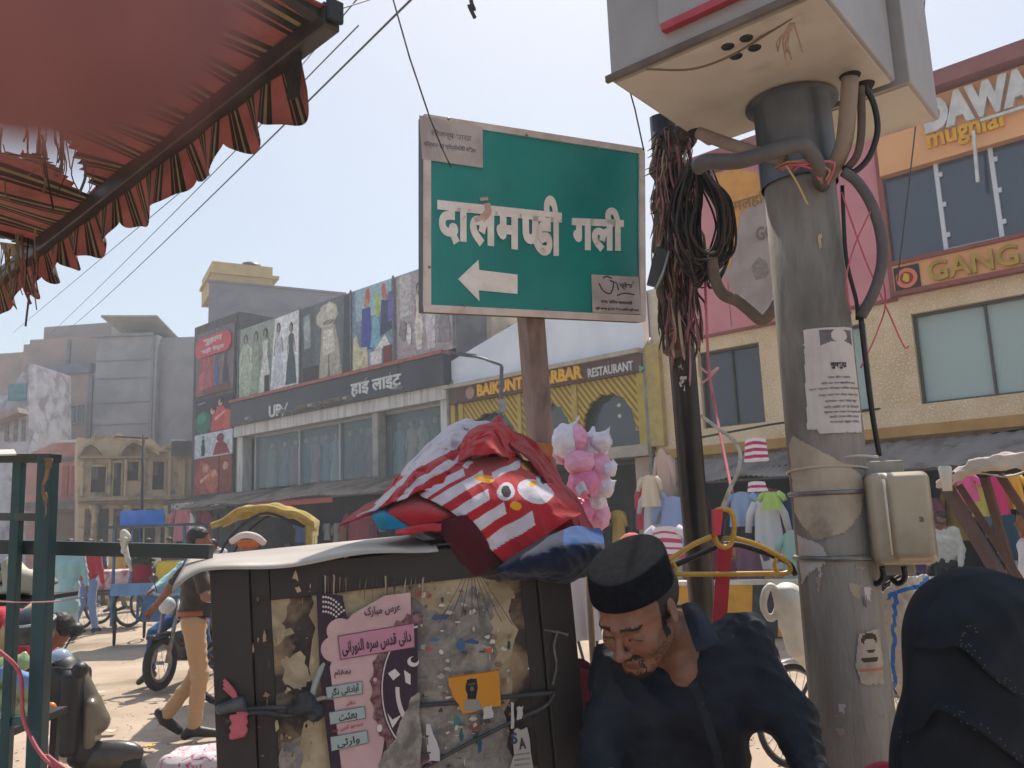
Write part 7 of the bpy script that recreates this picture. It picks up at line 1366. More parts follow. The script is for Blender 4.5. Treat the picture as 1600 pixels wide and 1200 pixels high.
# bending person, helmet and scooter at the lower left
bo2 = (P(-48, 1000, 5.4).x, P(-48, 1000, 5.4).y, 0)
bt_, bw = figure('person in a red shirt bending forward behind the teal stall frame', bo2, R(-75), J(1.66, pel=(0, -.1, .95), chest=(0, .2, 1.22), neck=(0, .38, 1.26), head=(0, .52, 1.14), fwd=(0, .55, -.85), shl=(-.2, .33, 1.24), shr=(.2, .33, 1.24), ell=(-.24, .42, .98), elr=(.24, .42, .98), hal=(-.12, .55, .82), har=(.12, .55, .82)), '#a82038', '#4a2a3a', 1, vox=.018)
sdf_obj('waistcoat', [('c', bw['neck'] + Vector((.02, -.02, .02)), bw['chest'] + Vector((.06, -.12, -.12)), .07, .09), ('c', bw['shr'], bw['chest'] + Vector((.1, -.1, -.1)), .07, .06)], .02, cloth('#b59c74'), bt_, k=.05)
hc = P(48, 984, 4.7)
hm = thing('helmet', 'black rounded helmet with pale rim hanging on the scooter handlebar', 'helmet', hc - Vector((0, 0, .14))); sdf_obj('shell', [('e', hc, (.125, .13, .125), None), ('-b', hc - Vector((0, 0, .16)), (.2, .2, .08), .01, None, .02)], .01, mat('#2a2d31', '#34383c', 5, .25), hm); mb = MB(); mb.tube([hc + Vector((.118 * math.cos(a), .122 * math.sin(a), .05 + .02 * math.sin(a))) for a in [2 * math.pi * k / 24 for k in range(24)]], .009, 6, closed=True); mb.build('rim', mat('#a9a9ac', None, rough=.4), hm)
so_ = P(90, 1130, 4.9); SM = frm((so_.x - .55, so_.y, 0), R(-78)); sc_o = thing('scooter', 'parked black and beige scooter with round mirror behind the stall frame', 'scooter', SM)
def s_(x, y, z): return SM @ Vector((x, y, z))
axs = SM.to_3x3() @ Vector((1, 0, 0))
sdf_obj('front_apron', [('c', s_(0, .52, .92), s_(0, .66, .45), .11, .09), ('b', s_(0, .6, .7), (.17, .05, .24), .04, SM)], .012, BLACK, sc_o, k=.05)
sdf_obj('nose_panel', [('c', s_(0, .6, .9), s_(0, .73, .62), .06, .07), ('b', s_(.0, .7, .62), (.1, .035, .14), .03, SM)], .01, mat('#6f6656', '#5a5347', 5, .3), sc_o, k=.03)
sdf_obj('wind_panel', [('c', s_(0, .5, .99), s_(.0, .62, .8), .075, .05)], .01, mat('#8fa0b5', None, rough=.15), sc_o)
sdf_obj('front_mudguard', [('e', s_(0, .78, .42), (.075, .22, .09), SM)], .012, mat('#3a3633', '#4a4541', 5, .3), sc_o)
wheel(s_(0, .8, .24), axs, .24, .06, sc_o, 6); wheel(s_(0, -.5, .24), axs, .24, .06, sc_o, 6)
sdf_obj('saddle', [('b', s_(0, -.25, .76), (.14, .42, .06), .05, SM)], .016, BLACK, sc_o); sdf_obj('rear_body', [('b', s_(0, -.35, .52), (.16, .45, .17), .09, SM), ('b', s_(0, .2, .3), (.16, .3, .05), .04, SM)], .018, mat('#24262b', None, rough=.25), sc_o, k=.06)
mb = MB(); mb.tube(cpath([s_(-.33, .38, 1.0), s_(-.12, .48, .99), s_(.12, .48, .99), s_(.33, .38, 1.0)], 5), .016, 8); mb.build('handlebar', DARK, sc_o)
for s, px_ in ((1, P(125, 1047, 4.8)), (-1, s_(-.3, .5, 1.14))): sdf_obj('mirror', [('e', px_, (.045, .05, .047), None), ('c', s_(.24 * s, .44, 1.0), px_, .008, .008)], .008, BLACK, sc_o, k=.01)
c = P(79, 1106, 4.55); mb = MB(); mb.sphere(c, (.032, .025, .03)); mb.build('indicator', mat('#d9731c', None, rough=.3), sc_o)
for i, (x, y, r, c, lb) in enumerate([(8, 1050, 26, '#7f9a6a', 'pale green vegetable bag at the left edge'), (30, 1038, 16, '#8fa878', 'small green bag topmost of the vegetable bags'), (38, 1078, 20, '#8a9f70', 'green bag beside the teal post'), (12, 1092, 24, '#9aad80', 'light green bag lowest at the left edge'), (38, 1108, 16, '#b9bd8c', 'yellowish bag lowest beside the teal post')]):
    q = P(x, y, 3.6); s = 3.6 / 1300; b = sdf_obj('vegetable_bag', [('e', q, (r * s, r * s, r * s * .85), None), ('c', q, q + Vector((.02, 0, r * s * 1.15)), r * s * .4, .01)], .009, mat(c, c, 8, .35, .2, 30), None, disp=lambda co, no: np.array([.012 * noise.noise(Vector(v) * 22) for v in co])); topmesh(b, lb, 'bag', 'bags of green vegetables on the stall')
q = P(25, 1058, 3.45); b = sdf_obj('pouch', [('b', q, (.075, .03, .03), .02, Matrix.Rotation(R(20), 3, 'Y'))], .008, cloth('#6d8fc0'), None); topmesh(b, 'pale blue pouch lying on the vegetable bags', 'pouch')
mb = MB(); a = P(-70, 1128, 3.6); b = P(58, 1128, 3.6); mb.box(a.x, b.x, a.y - .25, a.y + .25, a.z - .03, a.z); 
for x in (a.x + .02, b.x - .05):
    for y in (a.y - .23, a.y + .2): mb.box(x, x + .03, y, y + .03, 0, a.z - .03)
topmesh(mb.build('low_table', DARK), 'dark low table that carries the vegetable bags', 'table')
# folded clothes and a white shoe on the frame shelf
z0 = P(30, 934, 2.32)
mb = MB(); mb.box(z0.x - .35, z0.x + .06, z0.y - .12, z0.y + .2, z0.z - .012, z0.z); mb.build('shelf', DARK, stall)
for i, (dy, h, c, lb, w, dx) in enumerate([(0, .022, '#3a322c', 'dark brown folded cloth lowest of the stack behind the teal post', .12, -.14), (.023, .02, '#8a8074', 'beige folded cloth in the stack behind the teal post', .15, -.1), (.044, .03, '#a59f92', 'grey folded cloth under the dark one on the stall shelf', .12, -.13), (.075, .02, '#22242a', 'black folded cloth on top of the stack behind the teal post', .09, -.17)]):
    b = sdf_obj('folded_cloth', [('b', z0 + Vector((dx, .03, dy + h / 2)), (w, .09, h / 2), h * .45, None)], .007, cloth(c), None, disp=folds(.004, 40, i)); topmesh(b, lb, 'folded cloth', 'folded cloths on the stall shelf')
q = P(48, 902, 2.3); b = sdf_obj('white_shoe', [('c', q + Vector((-.04, 0, .0)), q + Vector((.03, -.02, -.012)), .034, .024), ('c', q + Vector((-.05, 0, .02)), q + Vector((-.06, .01, .035)), .03, .026), ('b', q + Vector((-.01, -.005, -.032)), (.068, .032, .01), .008, None)], .006, mat('#bdbcae', '#a9a898', 8, .6), None, k=.012); topmesh(b, 'white trainer on the stall shelf behind the teal post', 'shoe')
sdf = sdf_obj('sack', [('e', P(80, 1172, 5.8), (.12, .12, .1), None), ('e', P(118, 1170, 5.6), (.14, .1, .1), None), ('c', P(135, 1168, 5.5), P(150, 1172, 5.5), .06, .03)], .015, mat('#cfc9bd', '#b9b2a6', 6, .8, .2, 20), None, disp=folds(.012, 30, 5)); sdf.location.z = 0; topmesh(sdf, 'crumpled white sack on the ground beneath the scooter', 'sack')
a = gnd(315, 1236); b = sdf_obj('printed_sack', [('b', Vector(a) + Vector((0, 0, .12)), (.26, .2, .15), .08, None), ('e', Vector(a) + Vector((.12, 0, .2)), (.13, .14, .09), None)], .012, [mat('#c9bfc2', '#b9aeb2', 6, .6), mat('#b84a72', None), mat('#c97a3a', None)], None, k=.05, disp=folds(.015, 22, 6), mf=lambda c: np.array([1 if abs(noise.noise(Vector(x) * 16)) < .05 else 2 if noise.noise(Vector(x) * 20 + Vector((5, 5, 5))) > .5 else 0 for x in c])); topmesh(b, 'white plastic sack with pink and orange print at the kiosk foot', 'sack')
# litter
rg = random.Random(21)
for i, (x, y, s, c, lb) in enumerate([(168, 1145, .07, '#c9b79a', 'cream paper scrap on the ground left of the officer'), (149, 1084, .09, '#d0bfa3', 'larger cream paper scrap near the scooter'), (234, 1168, .045, '#c9a050', 'small ochre wrapper on the ground'), (215, 1180, .06, '#8a7058', 'brown leaf scrap on the ground'), (240, 1118, .04, '#7a6350', 'tiny brown scrap beside the shadow'), (190, 1100, .03, '#a58f76', 'dusty scrap on the open road'), (170, 1165, .05, '#b08a66', 'tan scrap near the white sack')]):
    q = G(x, y); mb = MB(); mb.grid(lambda u, v: q + Vector(((u - .5) * s * 2, (v - .5) * s * 1.3, .012 + .02 * abs(noise.noise(Vector((u * 3 + i, v * 3, 0)))))), 6, 5); topmesh(mb.build('paper_litter', mat(c, None, rough=.8), None, solid=.002), lb, 'litter', 'litter on the road')
mb = MB()
for k in range(2600):
    y = 860 + 340 * rg.random() ** .6; q = G(rg.uniform(-100, 1700), y); s = rg.uniform(.004, .022); h = rg.uniform(.3, .7)
    v = [q + Vector((rg.uniform(-1, 1) * s, rg.uniform(-1, 1) * s, 0)) for _ in range(3)] + [q + Vector((0, 0, s * h))]; mb.add(v, [(0, 1, 3), (1, 2, 3), (2, 0, 3)], k % 3)
tag(mb.build('gravel', [mat('#8a7460', None), mat('#a58f78', None), mat('#6a594a', None)]), kind='stuff')
# ----------------------------------------------------------------- bicycles
def bicycle(label, fr, col='#2a2a2e', grp=None):
    t = thing('bicycle', label, 'bicycle', fr, grp); b = lambda x, y, z: fr @ Vector((x, y, z)); ax = fr.to_3x3() @ Vector((0, 1, 0))
    wheel(b(.53, 0, .34), ax, .34, .018, t, 24); wheel(b(-.53, 0, .34), ax, .34, .018, t, 24)
    mb = MB()
    for a, c in (((-.53, 0, .34), (-.08, 0, .3)), ((-.08, 0, .3), (-.2, 0, .8)), ((-.18, 0, .76), (.36, 0, .8)), ((-.08, 0, .3), (.38, 0, .7)), ((-.53, 0, .34), (-.18, 0, .74)), ((.34, 0, .9), (.53, 0, .34))): mb.tube([b(*a), b(*c)], .014, 8)
    mb.build('frame', mat(col, None, rough=.4), t)
    mb = MB(); mb.tube(cpath([b(.1, -.27, .98), b(.3, -.2, 1.0), b(.36, 0, .94), b(.3, .2, 1.0), b(.1, .27, .98)], 5), .012, 8); mb.build('handlebar', STEEL, t)
    sdf_obj('saddle', [('c', b(-.34, 0, .86), b(-.1, 0, .87), .07, .03)], .012, BLACK, t)
    for k, x in enumerate((.53, -.53)):
        mb = MB(); mb.grid(lambda u, v: b(x + .37 * math.cos(R(-10 + 190 * u)), (v - .5) * .06, .34 + .37 * math.sin(R(-10 + 190 * u))), 20, 2); mb.build('mudguard', mat('#9a9c9e', '#7f7d7a', 8, .35, metal=.5), t, solid=.004)
    return t
q = P(1243, 1110, 5.7); bicycle('bicycle parked between the man in black and the concrete pole', frm((q.x + .45, q.y + .25, 0), R(28)), '#23252b', 'parked bicycles')
q = P(930, 1000, 7.5); bicycle('bicycle parked behind the clothes heap left of the black cap', frm((q.x, q.y, 0), R(-20)), '#3a2a2a', 'parked bicycles')
q = P(1010, 930, 9.5); bicycle('bicycle parked farther off behind the black cap', frm((q.x, q.y, 0), R(40)), '#2a2f3a', 'parked bicycles')
# goods around mid-ground right
cl = P(988, 848, 6.5); b = sdf_obj('saddle_cover', [('e', cl, (.1, .1, .08), None), ('c', cl, cl + Vector((.16, 0, -.06)), .05, .015)], .01, cloth('#c25f58'), None, disp=folds(.008, 30, 9)); topmesh(b, 'coral red cloth bundle just behind the black cap', 'bundle')
for i, (x, y, d, c, lb) in enumerate([(905, 930, 4.2, '#b9b3b8', 'white hanging shirt between the kiosk and the man in black'), (898, 1072, 3.2, '#5a1a2c', 'maroon shirt hung right of the kiosk end'), ]):
    garment(lb, x, y - 40, d, .2, .34, c, .3, 'garments hung between kiosk and man')
# wooden stall with white canvas at right
WD = mat('#5a4038', '#4a342d', 5, .7, .2, 30)
st = thing('canvas_stall', 'wooden pole stall with rolled white canvas top at the right edge', 'stall', Vector((P(1560, 900, 5).x, P(1560, 900, 5).y, 0)))
for (x0, y0, x1, y1, d0, d1, w) in [(1478, 760, 1565, 905, 5.0, 4.7, .075), (1498, 758, 1590, 900, 5.3, 5.1, .06), (1538, 745, 1585, 905, 5.4, 5.4, .05), (1562, 742, 1640, 860, 5.0, 4.8, .06)]:
    a, b = P(x0, y0, d0), P(x1, y1, d1); k_ = a.z / max(a.z - b.z, .01); mb = MB(); mb.bar(a, a + (b - a) * k_, w, w * .7); mb.build('pole', WD, st)
q = [P(1470, 756, 4.9), P(1500, 740, 4.9), P(1530, 728, 4.85), P(1575, 720, 4.8), P(1650, 716, 4.8)]
sdf_obj('canvas', [('c', q[i], q[i + 1], .035 + .006 * i, .041 + .006 * i) for i in range(4)], .011, mat('#b9aea2', '#a59a8d', 5, .85, .2, 30), st, k=.02, disp=folds(.02, 40, 3, (0, .3, 1)))
mb = MB(); mb.grid(lambda u, v: P(1480 + 190 * u, 752 - 30 * u, 4.9 + 1.6 * v) + Vector((0, 0, .03 * math.sin(u * 9))), 20, 8); mb.build('canvas_top', mat('#a89d90', '#93887b', 5, .85), st, solid=.01)
ptube('rope_tie', [(1488, 752, 4.82), (1482, 744, 4.84), (1490, 738, 4.86)], .008, CORD, st)
for i, (x, y, r, c, lb) in enumerate([(1478, 745, 13, '#b5b0aa', 'clear plastic cup hung at the canvas stall corner')]):
    q = P(x, y, 4.7); mb = MB(); mb.lathe([(.03, .06), (.036, .05), (.025, -.08), (.001, -.08)], q, 14); topmesh(mb.build('plastic_cup', mat(c, None, rough=.2), None), lb, 'cup')
figure('person in a white shirt and dark trousers standing before the right shops', tuple((lambda q: (q.x, q.y, 0))(P(1476, 850, 12.2))), R(120), J(1.62), '#c4bdb2', '#2a2a2c', 1)
figure('person in a white sleeve at the right edge behind the black veil', tuple((lambda q: (q.x, q.y, 0))(P(1622, 850, 5.8))), R(80), J(1.7), '#d0ccd4', '#4a4a55', 1)
figure('person in a maroon shawl sitting low behind the yellow hanger', tuple((lambda q: (q.x, q.y, -.35))(P(1150, 880, 12.9))), R(170), J(1.6), '#5a3444', '#5a3444', 1, 2)
# white carrier and hanging kurta beside the concrete pole
q = lambda x, y: P(x, y, 2.85); s = 2.85 / 1300
pr = [('c', q(1236, 940), q(1252, 1005), 27 * s, 26 * s), ('c', q(1252, 1005), q(1268, 1050), 24 * s, 8 * s), ('e', q(1228, 924), (18 * s, 20 * s, 14 * s), None)]
ring = [q(1204 + 11 * math.cos(t), 941 + 26 * math.sin(t)) for t in [2 * math.pi * k / 14 for k in range(15)]]; pr += [('c', a, b, 6 * s, 6 * s, .004) for a, b in zip(ring, ring[1:])]
b = sdf_obj('plastic_jug', pr, .006, mat('#d6d2c8', '#c4bfb4', 8, .5, .1, 20), None, k=.015, disp=folds(.005, 40, 4)); topmesh(b, 'white plastic carrier with loop handle hanging left of the concrete pole', 'carrier')
def kst(p): return 1 if (abs(p.x - (1398 - .02 * (p.y - 930))) < 3.2 and p.y > 926) or (abs(p.y - (930 - .36 * (p.x - 1385))) < 4 and 1385 < p.x < 1450) else 0
heap('white hanging kurta with blue stripes right of the concrete pole', [[(1374, 925, 2.8), (1398, 908, 2.76), (1425, 896, 2.75), (1452, 905, 2.78), (1466, 925, 2.84)], [(1378, 980, 2.8), (1402, 975, 2.74), (1428, 975, 2.73), (1450, 972, 2.76), (1464, 975, 2.84)], [(1384, 1050, 2.82), (1405, 1045, 2.76), (1425, 1042, 2.75), (1440, 1035, 2.78), (1452, 1025, 2.86)], [(1396, 1075, 2.84), (1408, 1090, 2.8), (1418, 1098, 2.8), (1428, 1075, 2.82), (1438, 1050, 2.88)]], [mat('#bdb3a8', '#a99f95', 6, .85), cloth('#3a6fb5')], kst, 80, 70, .016, 26, 15, name='kurta', cat='kurta', grp=None)
mb = MB(); cp0 = P(1425, 892, 2.8); mb.tube(cpath([P(1380, 915, 2.8), P(1425, 893, 2.8), P(1460, 912, 2.84)], 6), .006, 6); mb.tube([P(1425, 893, 2.8), P(1426, 880, 2.75), P(1415, 872, 2.6)], .004, 6); topmesh(mb.build('kurta_hanger', BLACK), 'black hanger carrying the white kurta', 'hanger')
cb = P(1378, 1198, 1.95); b = sdf_obj('cloth_bag', [('e', cb + Vector((0, 0, -.06)), (.062, .06, .075), None), ('c', cb + Vector((0, 0, -.1)), cb + Vector((0, 0, -.4)), .08, .1)], .008, [cloth('#a3203f'), mat('#c98a70', None)], None, disp=folds(.006, 40, 2), mf=lambda c: np.array([1 if abs(noise.noise(Vector(x) * 30)) < .03 and x[2] < cb.z - .02 else 0 for x in c])); topmesh(b, 'crimson embroidered cloth bag at the foot of the picture beside the pole', 'bag')
mb = MB(); z_ = cb.z - .49; mb.box(cb.x - .16, cb.x + .16, cb.y - .14, cb.y + .14, z_ - .03, z_)
for x in (-.15, .12):
    for y in (-.13, .1): mb.box(cb.x + x, cb.x + x + .03, cb.y + y, cb.y + y + .03, 0, z_ - .03)
topmesh(mb.build('wooden_stool', WD), 'wooden stool under the crimson cloth bag', 'stool')
# ----------------------------------------------------------------- the man in black with a black cap
man = thing('person', 'man in black shirt and black cap looking down in front of the concrete pole', 'person', Vector((P(1045, 1200, 2.0).x, P(1045, 1200, 2.0).y, 0)))
yaw, pit, rol = R(-39), R(31), R(2)
f = Vector((math.sin(yaw), -math.cos(yaw), 0)); rt = f.cross(Vector((0, 0, 1))); f2 = (f * math.cos(pit) - Vector((0, 0, 1)) * math.sin(pit)); upv = rt.cross(f2).normalized()
rt2 = rt * math.cos(rol) + upv * math.sin(rol); upv = rt2.cross(f2).normalized(); rt = rt2; HM = Matrix((rt, f2, upv)).transposed(); hs = 1.06
hc_ = P(1050, 953, 1.86) - HM @ Vector((-.078, -.012, -.0)) * hs
def h(x, y, z): return hc_ + HM @ (Vector((x, y, z)) * hs)
def hr(*r): return tuple(v * hs for v in r)
pr = [('e', h(0, -.012, .035), hr(.077, .097, .087), HM), ('e', h(0, .02, -.025), hr(.06, .067, .08), HM), ('c', h(-.052, -.0, -.055), h(-.018, .062, -.098), .02, .018, .03), ('c', h(.052, -.0, -.055), h(.018, .062, -.098), .02, .018, .03), ('e', h(0, .068, -.098), hr(.022, .02, .018), HM, .02),
      ('c', h(-.038, .077, .022), h(0, .084, .018), .011, .012, .015), ('c', h(.038, .077, .022), h(0, .084, .018), .011, .012, .015), ('-e', h(.031, .096, .0), hr(.019, .016, .012), HM, .012), ('-e', h(-.031, .096, .0), hr(.019, .016, .012), HM, .012),
      ('e', h(.031, .07, -.002), hr(.015, .0135, .012), HM, .005), ('e', h(-.031, .07, -.002), hr(.015, .0135, .012), HM, .005), ('c', h(0, .084, .014), h(0, .108, -.03), .0075, .011, .012), ('e', h(0, .111, -.034), hr(.0115, .011, .0105), HM, .008), ('e', h(.0135, .099, -.036), hr(.008, .01, .0075), HM, .006), ('e', h(-.0135, .099, -.036), hr(.008, .01, .0075), HM, .006),
      ('e', h(.04, .06, -.03), hr(.022, .02, .02), HM, .03), ('e', h(-.04, .06, -.03), hr(.022, .02, .02), HM, .03), ('c', h(-.02, .084, -.063), h(.02, .084, -.063), .006, .006, .006), ('c', h(0, .088, -.061), h(0, .088, -.063), .0075, .0075, .006), ('c', h(-.016, .083, -.075), h(.016, .083, -.075), .0075, .0075, .006), ('-c', h(-.022, .095, -.069), h(.022, .095, -.069), .0025, .0025, .003),
      ('e', h(.08, -.012, -.0), hr(.0075, .021, .033), HM @ Matrix.Rotation(R(-18), 3, 'Z'), .008), ('e', h(-.08, -.012, -.0), hr(.0075, .021, .033), HM @ Matrix.Rotation(R(18), 3, 'Z'), .008), ('-e', h(.087, -.006, .003), hr(.004, .012, .02), HM, .005), ('-e', h(-.087, -.006, .003), hr(.004, .012, .02), HM, .005)]
nk = P(1068, 1000, 2.0); ch = P(1062, 1110, 1.96); pel = P(1040, 1400, 2.02); sL, sR = P(1168, 1000, 1.99), P(962, 1040, 1.97); eL, eR = P(1238, 1125, 1.9), P(935, 1200, 1.86); hL, hR_ = P(1300, 1275, 1.72), P(985, 1330, 1.62)
pr += [('c', h(0, -.02, -.05), nk, .056, .062, .03), ('c', nk - Vector((0, 0, .02)), sL - Vector((0, 0, .02)), .045, .045), ('c', nk - Vector((0, 0, .02)), sR, .045, .045), ('c', ch + Vector((.07, .02, 0)), pel + Vector((.06, 0, 0)), .078, .07), ('c', ch + Vector((-.07, .02, 0)), pel - Vector((.06, 0, 0)), .078, .07), ('e', P(1072, 1050, 1.95), (.05, .05, .07), None)]
for s, e, w_, sd in ((sL, eL, hL, -1), (sR, eR, hR_, 1)): pr += [('c', s, e, .048, .04), ('c', e, w_, .04, .028)] + hand_prims(w_, w_ - e, Vector((sd * -.6, -.2, .8)), 1.0, .7, sd)
hinv = HM.inverted()
def face_m(c):
    l = (c - np.array(hc_)) @ np.array(hinv).T / hs; x, y, z = l[:, 0], l[:, 1], l[:, 2]; n_ = np.array([noise.noise(Vector(q) * 260) for q in c])
    beard = ((y > .03) & (z < -.092 + .012 * n_) & (z > -.15) & (np.abs(x) < .034 + .004 * n_)) | ((y > .07) & (z > -.0585 + .004 * n_) & (z < -.046 + .004 * n_) & (np.abs(x) < .028 - .2 * (z + .05))) | ((np.abs(x) > .022) & (np.abs(x) < .03) & (y > .055) & (z < -.06) & (z > -.085) & (n_ > .0))
    stub = (z < -.05 + .015 * n_) & (z > -.112) & (y > -.005) & ((np.abs(x) > .044 - .012 * (z < -.085)) | (z < -.088)) & (n_ > -.15)
    side = (np.abs(x) > .062) & (np.abs(x) < .084) & (y > .004 + .004 * n_) & (y < .022) & (z < .06) & (z > -.045)
    lips = (y > .076) & (z < -.0595) & (z > -.082) & (np.abs(x) < .022 - .3 * np.abs(z + .0705))
    brow = (y > .066) & (np.abs(z - (.0225 + .0015 * n_ - .12 * np.maximum(np.abs(x) - .03, 0))) < .0042 + .0015 * n_) & (np.abs(x) > .011) & (np.abs(x) < .05)
    lid = (y > .06) & (np.abs(z + .0085 + 2.2 * (np.abs(x) - .031) ** 2 * 8 - .002) < .0018) & (np.abs(np.abs(x) - .031) < .0155)
    m = np.zeros(len(c), int); m[stub] = 3; m[lips] = 2; m[beard | side | brow | lid] = 1
    m[(np.linalg.norm(c - np.array(hc_), axis=1) > .19)] = 0; return m
SK1 = mat('#88604d', '#765040', 26, .48, .12, 420, sss=.1, c3='#94604f', sc3=16, lo3=.5, hi3=.7)
sdf_obj('body', pr, .0042, [SK1, HAIR, mat('#7d4a40', '#70403a', 40, .5), mat('#6b4938', '#533829', 160, .6)], man, k=.022, mf=face_m, smooth=1)
# hair under the cap and the cap itself
sdf_obj('hair', [('e', h(0, -.03, .03), hr(.084, .095, .085), HM), ('-b', h(0, .12, -.02), hr(.12, .092, .12), .02, HM, .01), ('-b', h(0, -.0, -.14), hr(.14, .2, .09), .02, HM, .02)], .005, HAIR, man, k=.02, disp=lambda c, n_: np.array([.002 * noise.noise(Vector(q) * 160) for q in c]))
CAPM = mat('#14151b', '#1d1f26', 60, .95, .5, 700, spec=.1)
mb = MB(); cps = []
for k, (r, z) in enumerate([(.985, .0), (1.0, .002), (1.0, .02), (.985, .05), (.965, .08), (.95, .093), (.92, .1), (.88, .1025), (.6, .106), (.3, .107), (.001, .107)]):
    cps.append((r, z))
vs, fs, seg = [], [], 40
for r, z in cps:
    for k in range(seg):
        a = 2 * math.pi * k / seg; wob = 1 + .008 * math.sin(3 * a + z * 30); dip = -.012 * max(0, 1 - r) * math.sin(a)
        vs.append(h(.0875 * r * wob * math.cos(a), -.012 - .1 * z + .105 * r * wob * math.sin(a), .05 + z * .68 + .012 * math.sin(a) * (z < .06) + .0012 * math.sin(3 * a) * (r > .85)))
fs = [(i * seg + k, i * seg + (k + 1) % seg, (i + 1) * seg + (k + 1) % seg, (i + 1) * seg + k) for i in range(len(cps) - 1) for k in range(seg)]; mb.add(vs, fs, 0, True); mb.build('cap', CAPM, man, subd=1)
SHB = mat('#141924', '#1b212d', 9, .62, .35, 260, spec=.35)
q = [('c', nk + Vector((.05, .03, -.015)), sL, .05, .062), ('c', nk + Vector((-.02, .02, -.05)), sR, .052, .06), ('c', ch + Vector((.075, .01, .03)), pel + Vector((.07, 0, -.12)), .108, .115), ('c', ch + Vector((-.065, .01, .0)), pel + Vector((-.06, 0, -.12)), .108, .115), ('c', sL, eL, .064, .056), ('c', eL, eL.lerp(hL, .93), .056, .042), ('c', sR, eR, .062, .055), ('c', eR, eR.lerp(hR_, .93), .058, .042), ('e', P(1120, 1080, 1.93), (.09, .06, .12), None)]
vb = P(1082, 1072, 1.8)
q += [('-c', P(1062, 990, 1.88), P(1070, 1025, 1.85), .05, .03, .01), ('-c', P(1070, 1025, 1.85), vb, .03, .006, .01)]
fd1, fd2 = folds(.02, 17, 31, (.7, .2, .5), .7), folds(.008, 50, 32, (.7, .2, .5), .7)
sdf_obj('shirt', q, .0075, SHB, man, k=.05, disp=lambda c, n_: fd1(c, n_) + fd2(c, n_), smooth=1)
def strip(rows, name, m, nu=20, nv=24, solid=.003, amp=.002):
    pos, px = surf(rows, nu, nv, None, amp, 30, 9); mb = MB(); mb.grid(pos, nu, nv); return mb.build(name, m, man, solid=solid)
CLR = mat('#1a2130', '#222a3a', 9, .6, .3, 260, spec=.35)
strip([[(1064, 946, 1.96), (1074, 942, 1.955), (1086, 941, 1.96)], [(1071, 968, 1.91), (1088, 962, 1.895), (1106, 966, 1.9)], [(1080, 994, 1.87), (1100, 990, 1.855), (1119, 992, 1.865)], [(1088, 1018, 1.85), (1104, 1014, 1.845), (1125, 1004, 1.855)]], 'collar', CLR)
strip([[(1076, 1068, 1.822), (1090, 1062, 1.822)], [(1098, 1130, 1.80), (1112, 1125, 1.80)], [(1118, 1200, 1.80), (1132, 1196, 1.80)], [(1128, 1300, 1.84), (1142, 1296, 1.84)]], 'placket', SHB, 6, 24)
for k in range(3): q_ = P(1098 + 10 * k, 1100 + 46 * k, 1.797); mb = MB(); mb.sphere(q_, (.005, .002, .005), seg=10, rings=6); mb.build('button', BLACK, man)
g0 = Vector((pel.x, pel.y, 0)); q = []
for sx_ in (-1, 1): q += [('c', pel + Vector((.08 * sx_, 0, -.02)), Vector((pel.x + .1 * sx_, pel.y, .45)), .11, .08), ('c', Vector((pel.x + .1 * sx_, pel.y, .45)), Vector((pel.x + .1 * sx_, pel.y + .02, .1)), .078, .065)]
sdf_obj('trousers', q, .015, cloth('#2c2f36'), man, k=.04, disp=folds(.01, 30, 3))
for sx_ in (-1, 1): sdf_obj('shoe', [('c', Vector((pel.x + .1 * sx_, pel.y + .03, .05)), Vector((pel.x + .12 * sx_, pel.y - .15, .035)), .05, .036)], .012, BLACK, man)
# ----------------------------------------------------------------- the woman in a black veil
wo = P(1540, 1000, 1.55); lady_ = thing('person', 'person in a layered black veil and robe seen close at the lower right', 'person', Vector((wo.x, wo.y, 0)))
VB = cloth('#12161c', '#171c24', .25, 260)
BLKV = mat('#12171f', '#181e28', 12, .8, .25, 300, spec=.25)
hd = wo + Vector((.0, .03, -.02))
sdf_obj('body', [('e', hd, (.085, .1, .11), None), ('c', hd - Vector((0, 0, .08)), hd - Vector((0, 0, .22)), .06, .08), ('c', hd + Vector((-.14, .02, -.3)), hd + Vector((.16, .02, -.3)), .08, .08), ('c', hd + Vector((0, .02, -.3)), Vector((hd.x, hd.y + .02, .9)), .13, .14)], .012, SKIN, lady_)
pr = [('e', wo + Vector((0, .02, .0)), (.128, .135, .125), None), ('c', wo + Vector((-.01, .02, -.02)), wo + Vector((-.03, .03, -.26)), .118, .14), ('c', wo + Vector((.03, .02, -.02)), wo + Vector((.12, .03, -.28)), .118, .15), ('c', wo + Vector((-.04, .03, -.25)), Vector((wo.x - .02, wo.y + .05, .85)), .13, .2), ('c', wo + Vector((.12, .03, -.28)), Vector((wo.x + .1, wo.y + .05, .85)), .15, .2), ('c', Vector((wo.x + .04, wo.y + .05, .85)), Vector((wo.x + .04, wo.y + .08, .06)), .22, .3)]
fd3 = folds(.008, 14, 8, (.9, .3, .2), 1, 4, .3)
sdf_obj('robe', pr, .011, BLKV, lady_, k=.06, disp=fd3)
def flap(name, rows, amp=.006):
    pos, px = surf(rows, 60, 40, None, amp, 10, 17); mb = MB(); mb.grid(pos, 60, 40); return mb.build(name, BLKV, lady_, solid=.003)
flap('veil_flap', [[(1455, 935, 1.44), (1490, 905, 1.45), (1540, 895, 1.46), (1600, 905, 1.46), (1680, 930, 1.5)], [(1436, 975, 1.42), (1480, 955, 1.4), (1540, 950, 1.39), (1610, 965, 1.4), (1690, 990, 1.45)], [(1428, 1012, 1.42), (1464, 1017, 1.385), (1500, 1012, 1.375), (1555, 1062, 1.36), (1690, 1160, 1.42)]])
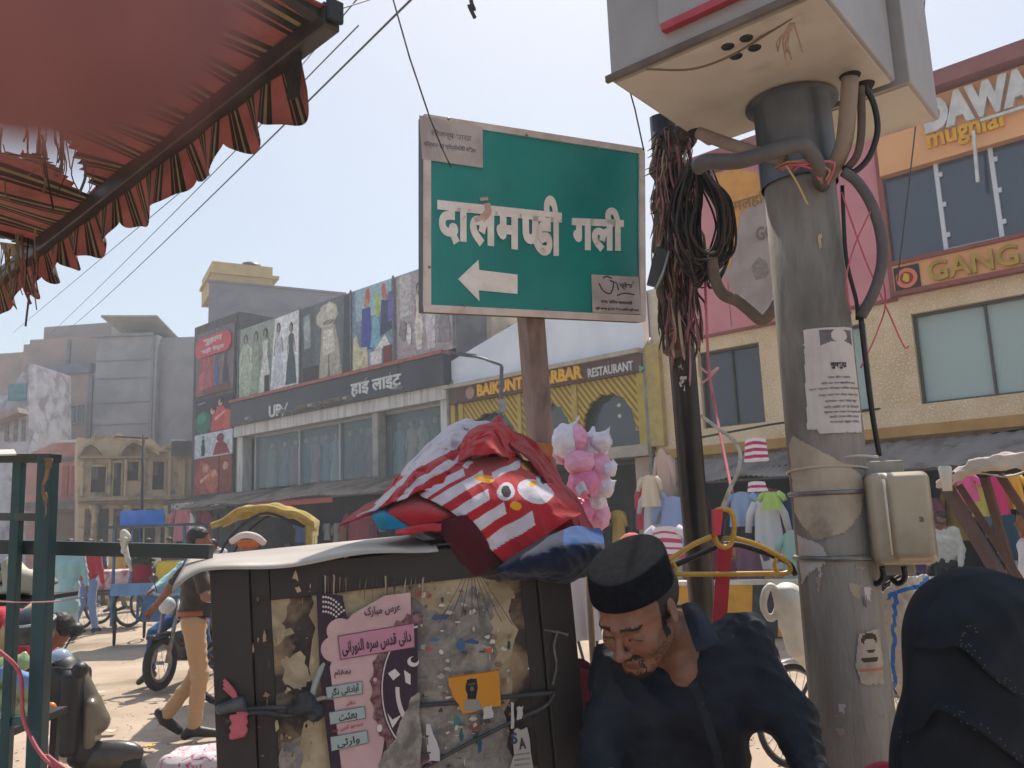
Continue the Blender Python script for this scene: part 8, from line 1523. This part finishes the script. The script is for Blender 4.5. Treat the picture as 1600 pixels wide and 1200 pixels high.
flap('veil_flap', [[(1426, 1010, 1.43), (1465, 1012, 1.405), (1505, 1008, 1.395), (1600, 1060, 1.38), (1690, 1120, 1.44)], [(1420, 1060, 1.43), (1462, 1070, 1.4), (1510, 1070, 1.38), (1600, 1120, 1.37), (1690, 1170, 1.43)], [(1412, 1150, 1.44), (1440, 1140, 1.41), (1462, 1108, 1.38), (1540, 1150, 1.35), (1690, 1260, 1.4)]])
flap('veil_flap', [[(1414, 1110, 1.45), (1450, 1110, 1.42), (1480, 1110, 1.4), (1600, 1180, 1.385), (1690, 1240, 1.43)], [(1408, 1170, 1.46), (1450, 1180, 1.42), (1500, 1200, 1.4), (1600, 1240, 1.385), (1690, 1280, 1.43)], [(1405, 1260, 1.46), (1450, 1300, 1.42), (1520, 1320, 1.4), (1600, 1330, 1.4), (1690, 1340, 1.43)]])
mb = MB(); rg = random.Random(9)
for pts, d in (([(1500, 1009), (1512, 985), (1530, 1000)], 1.37), ([(1500, 1012), (1555, 1062), (1690, 1160)], 1.345), ([(1462, 1106), (1540, 1150), (1690, 1260)], 1.335), ([(1405, 1150), (1408, 1165), (1440, 1172)], 1.43)):
    for a, b in zip(pts, pts[1:]):
        n_ = int(math.hypot(b[0] - a[0], b[1] - a[1]) / 3.2)
        for k in range(n_):
            for r_ in range(2):
                if rg.random() < .17: mb.sphere(P(a[0] + (b[0] - a[0]) * k / n_ + rg.uniform(-1, 1) + 2 * r_, a[1] + (b[1] - a[1]) * k / n_ - 7 * r_ - rg.uniform(0, 9), d), .0011, seg=5, rings=3)
tag(mb.build('bead_trim', mat('#4a535e', None, rough=.3), lady_), kind='stuff')
# ================================================================= hazy air round the whole street
hz = bpy.data.materials.new('haze'); hz.use_nodes = True; nt = hz.node_tree; nt.nodes.remove(nt.nodes['Principled BSDF'])
pv = nt.nodes.new('ShaderNodeVolumePrincipled'); pv.inputs['Color'].default_value = (.86, .9, .97, 1); pv.inputs['Density'].default_value = .0031; pv.inputs['Anisotropy'].default_value = .25
nt.links.new(pv.outputs[0], nt.nodes['Material Output'].inputs['Volume'])
mb = MB(); mb.box(-160, 160, -45, 270, -1.2, 14); tag(mb.build('haze', hz), kind='stuff')
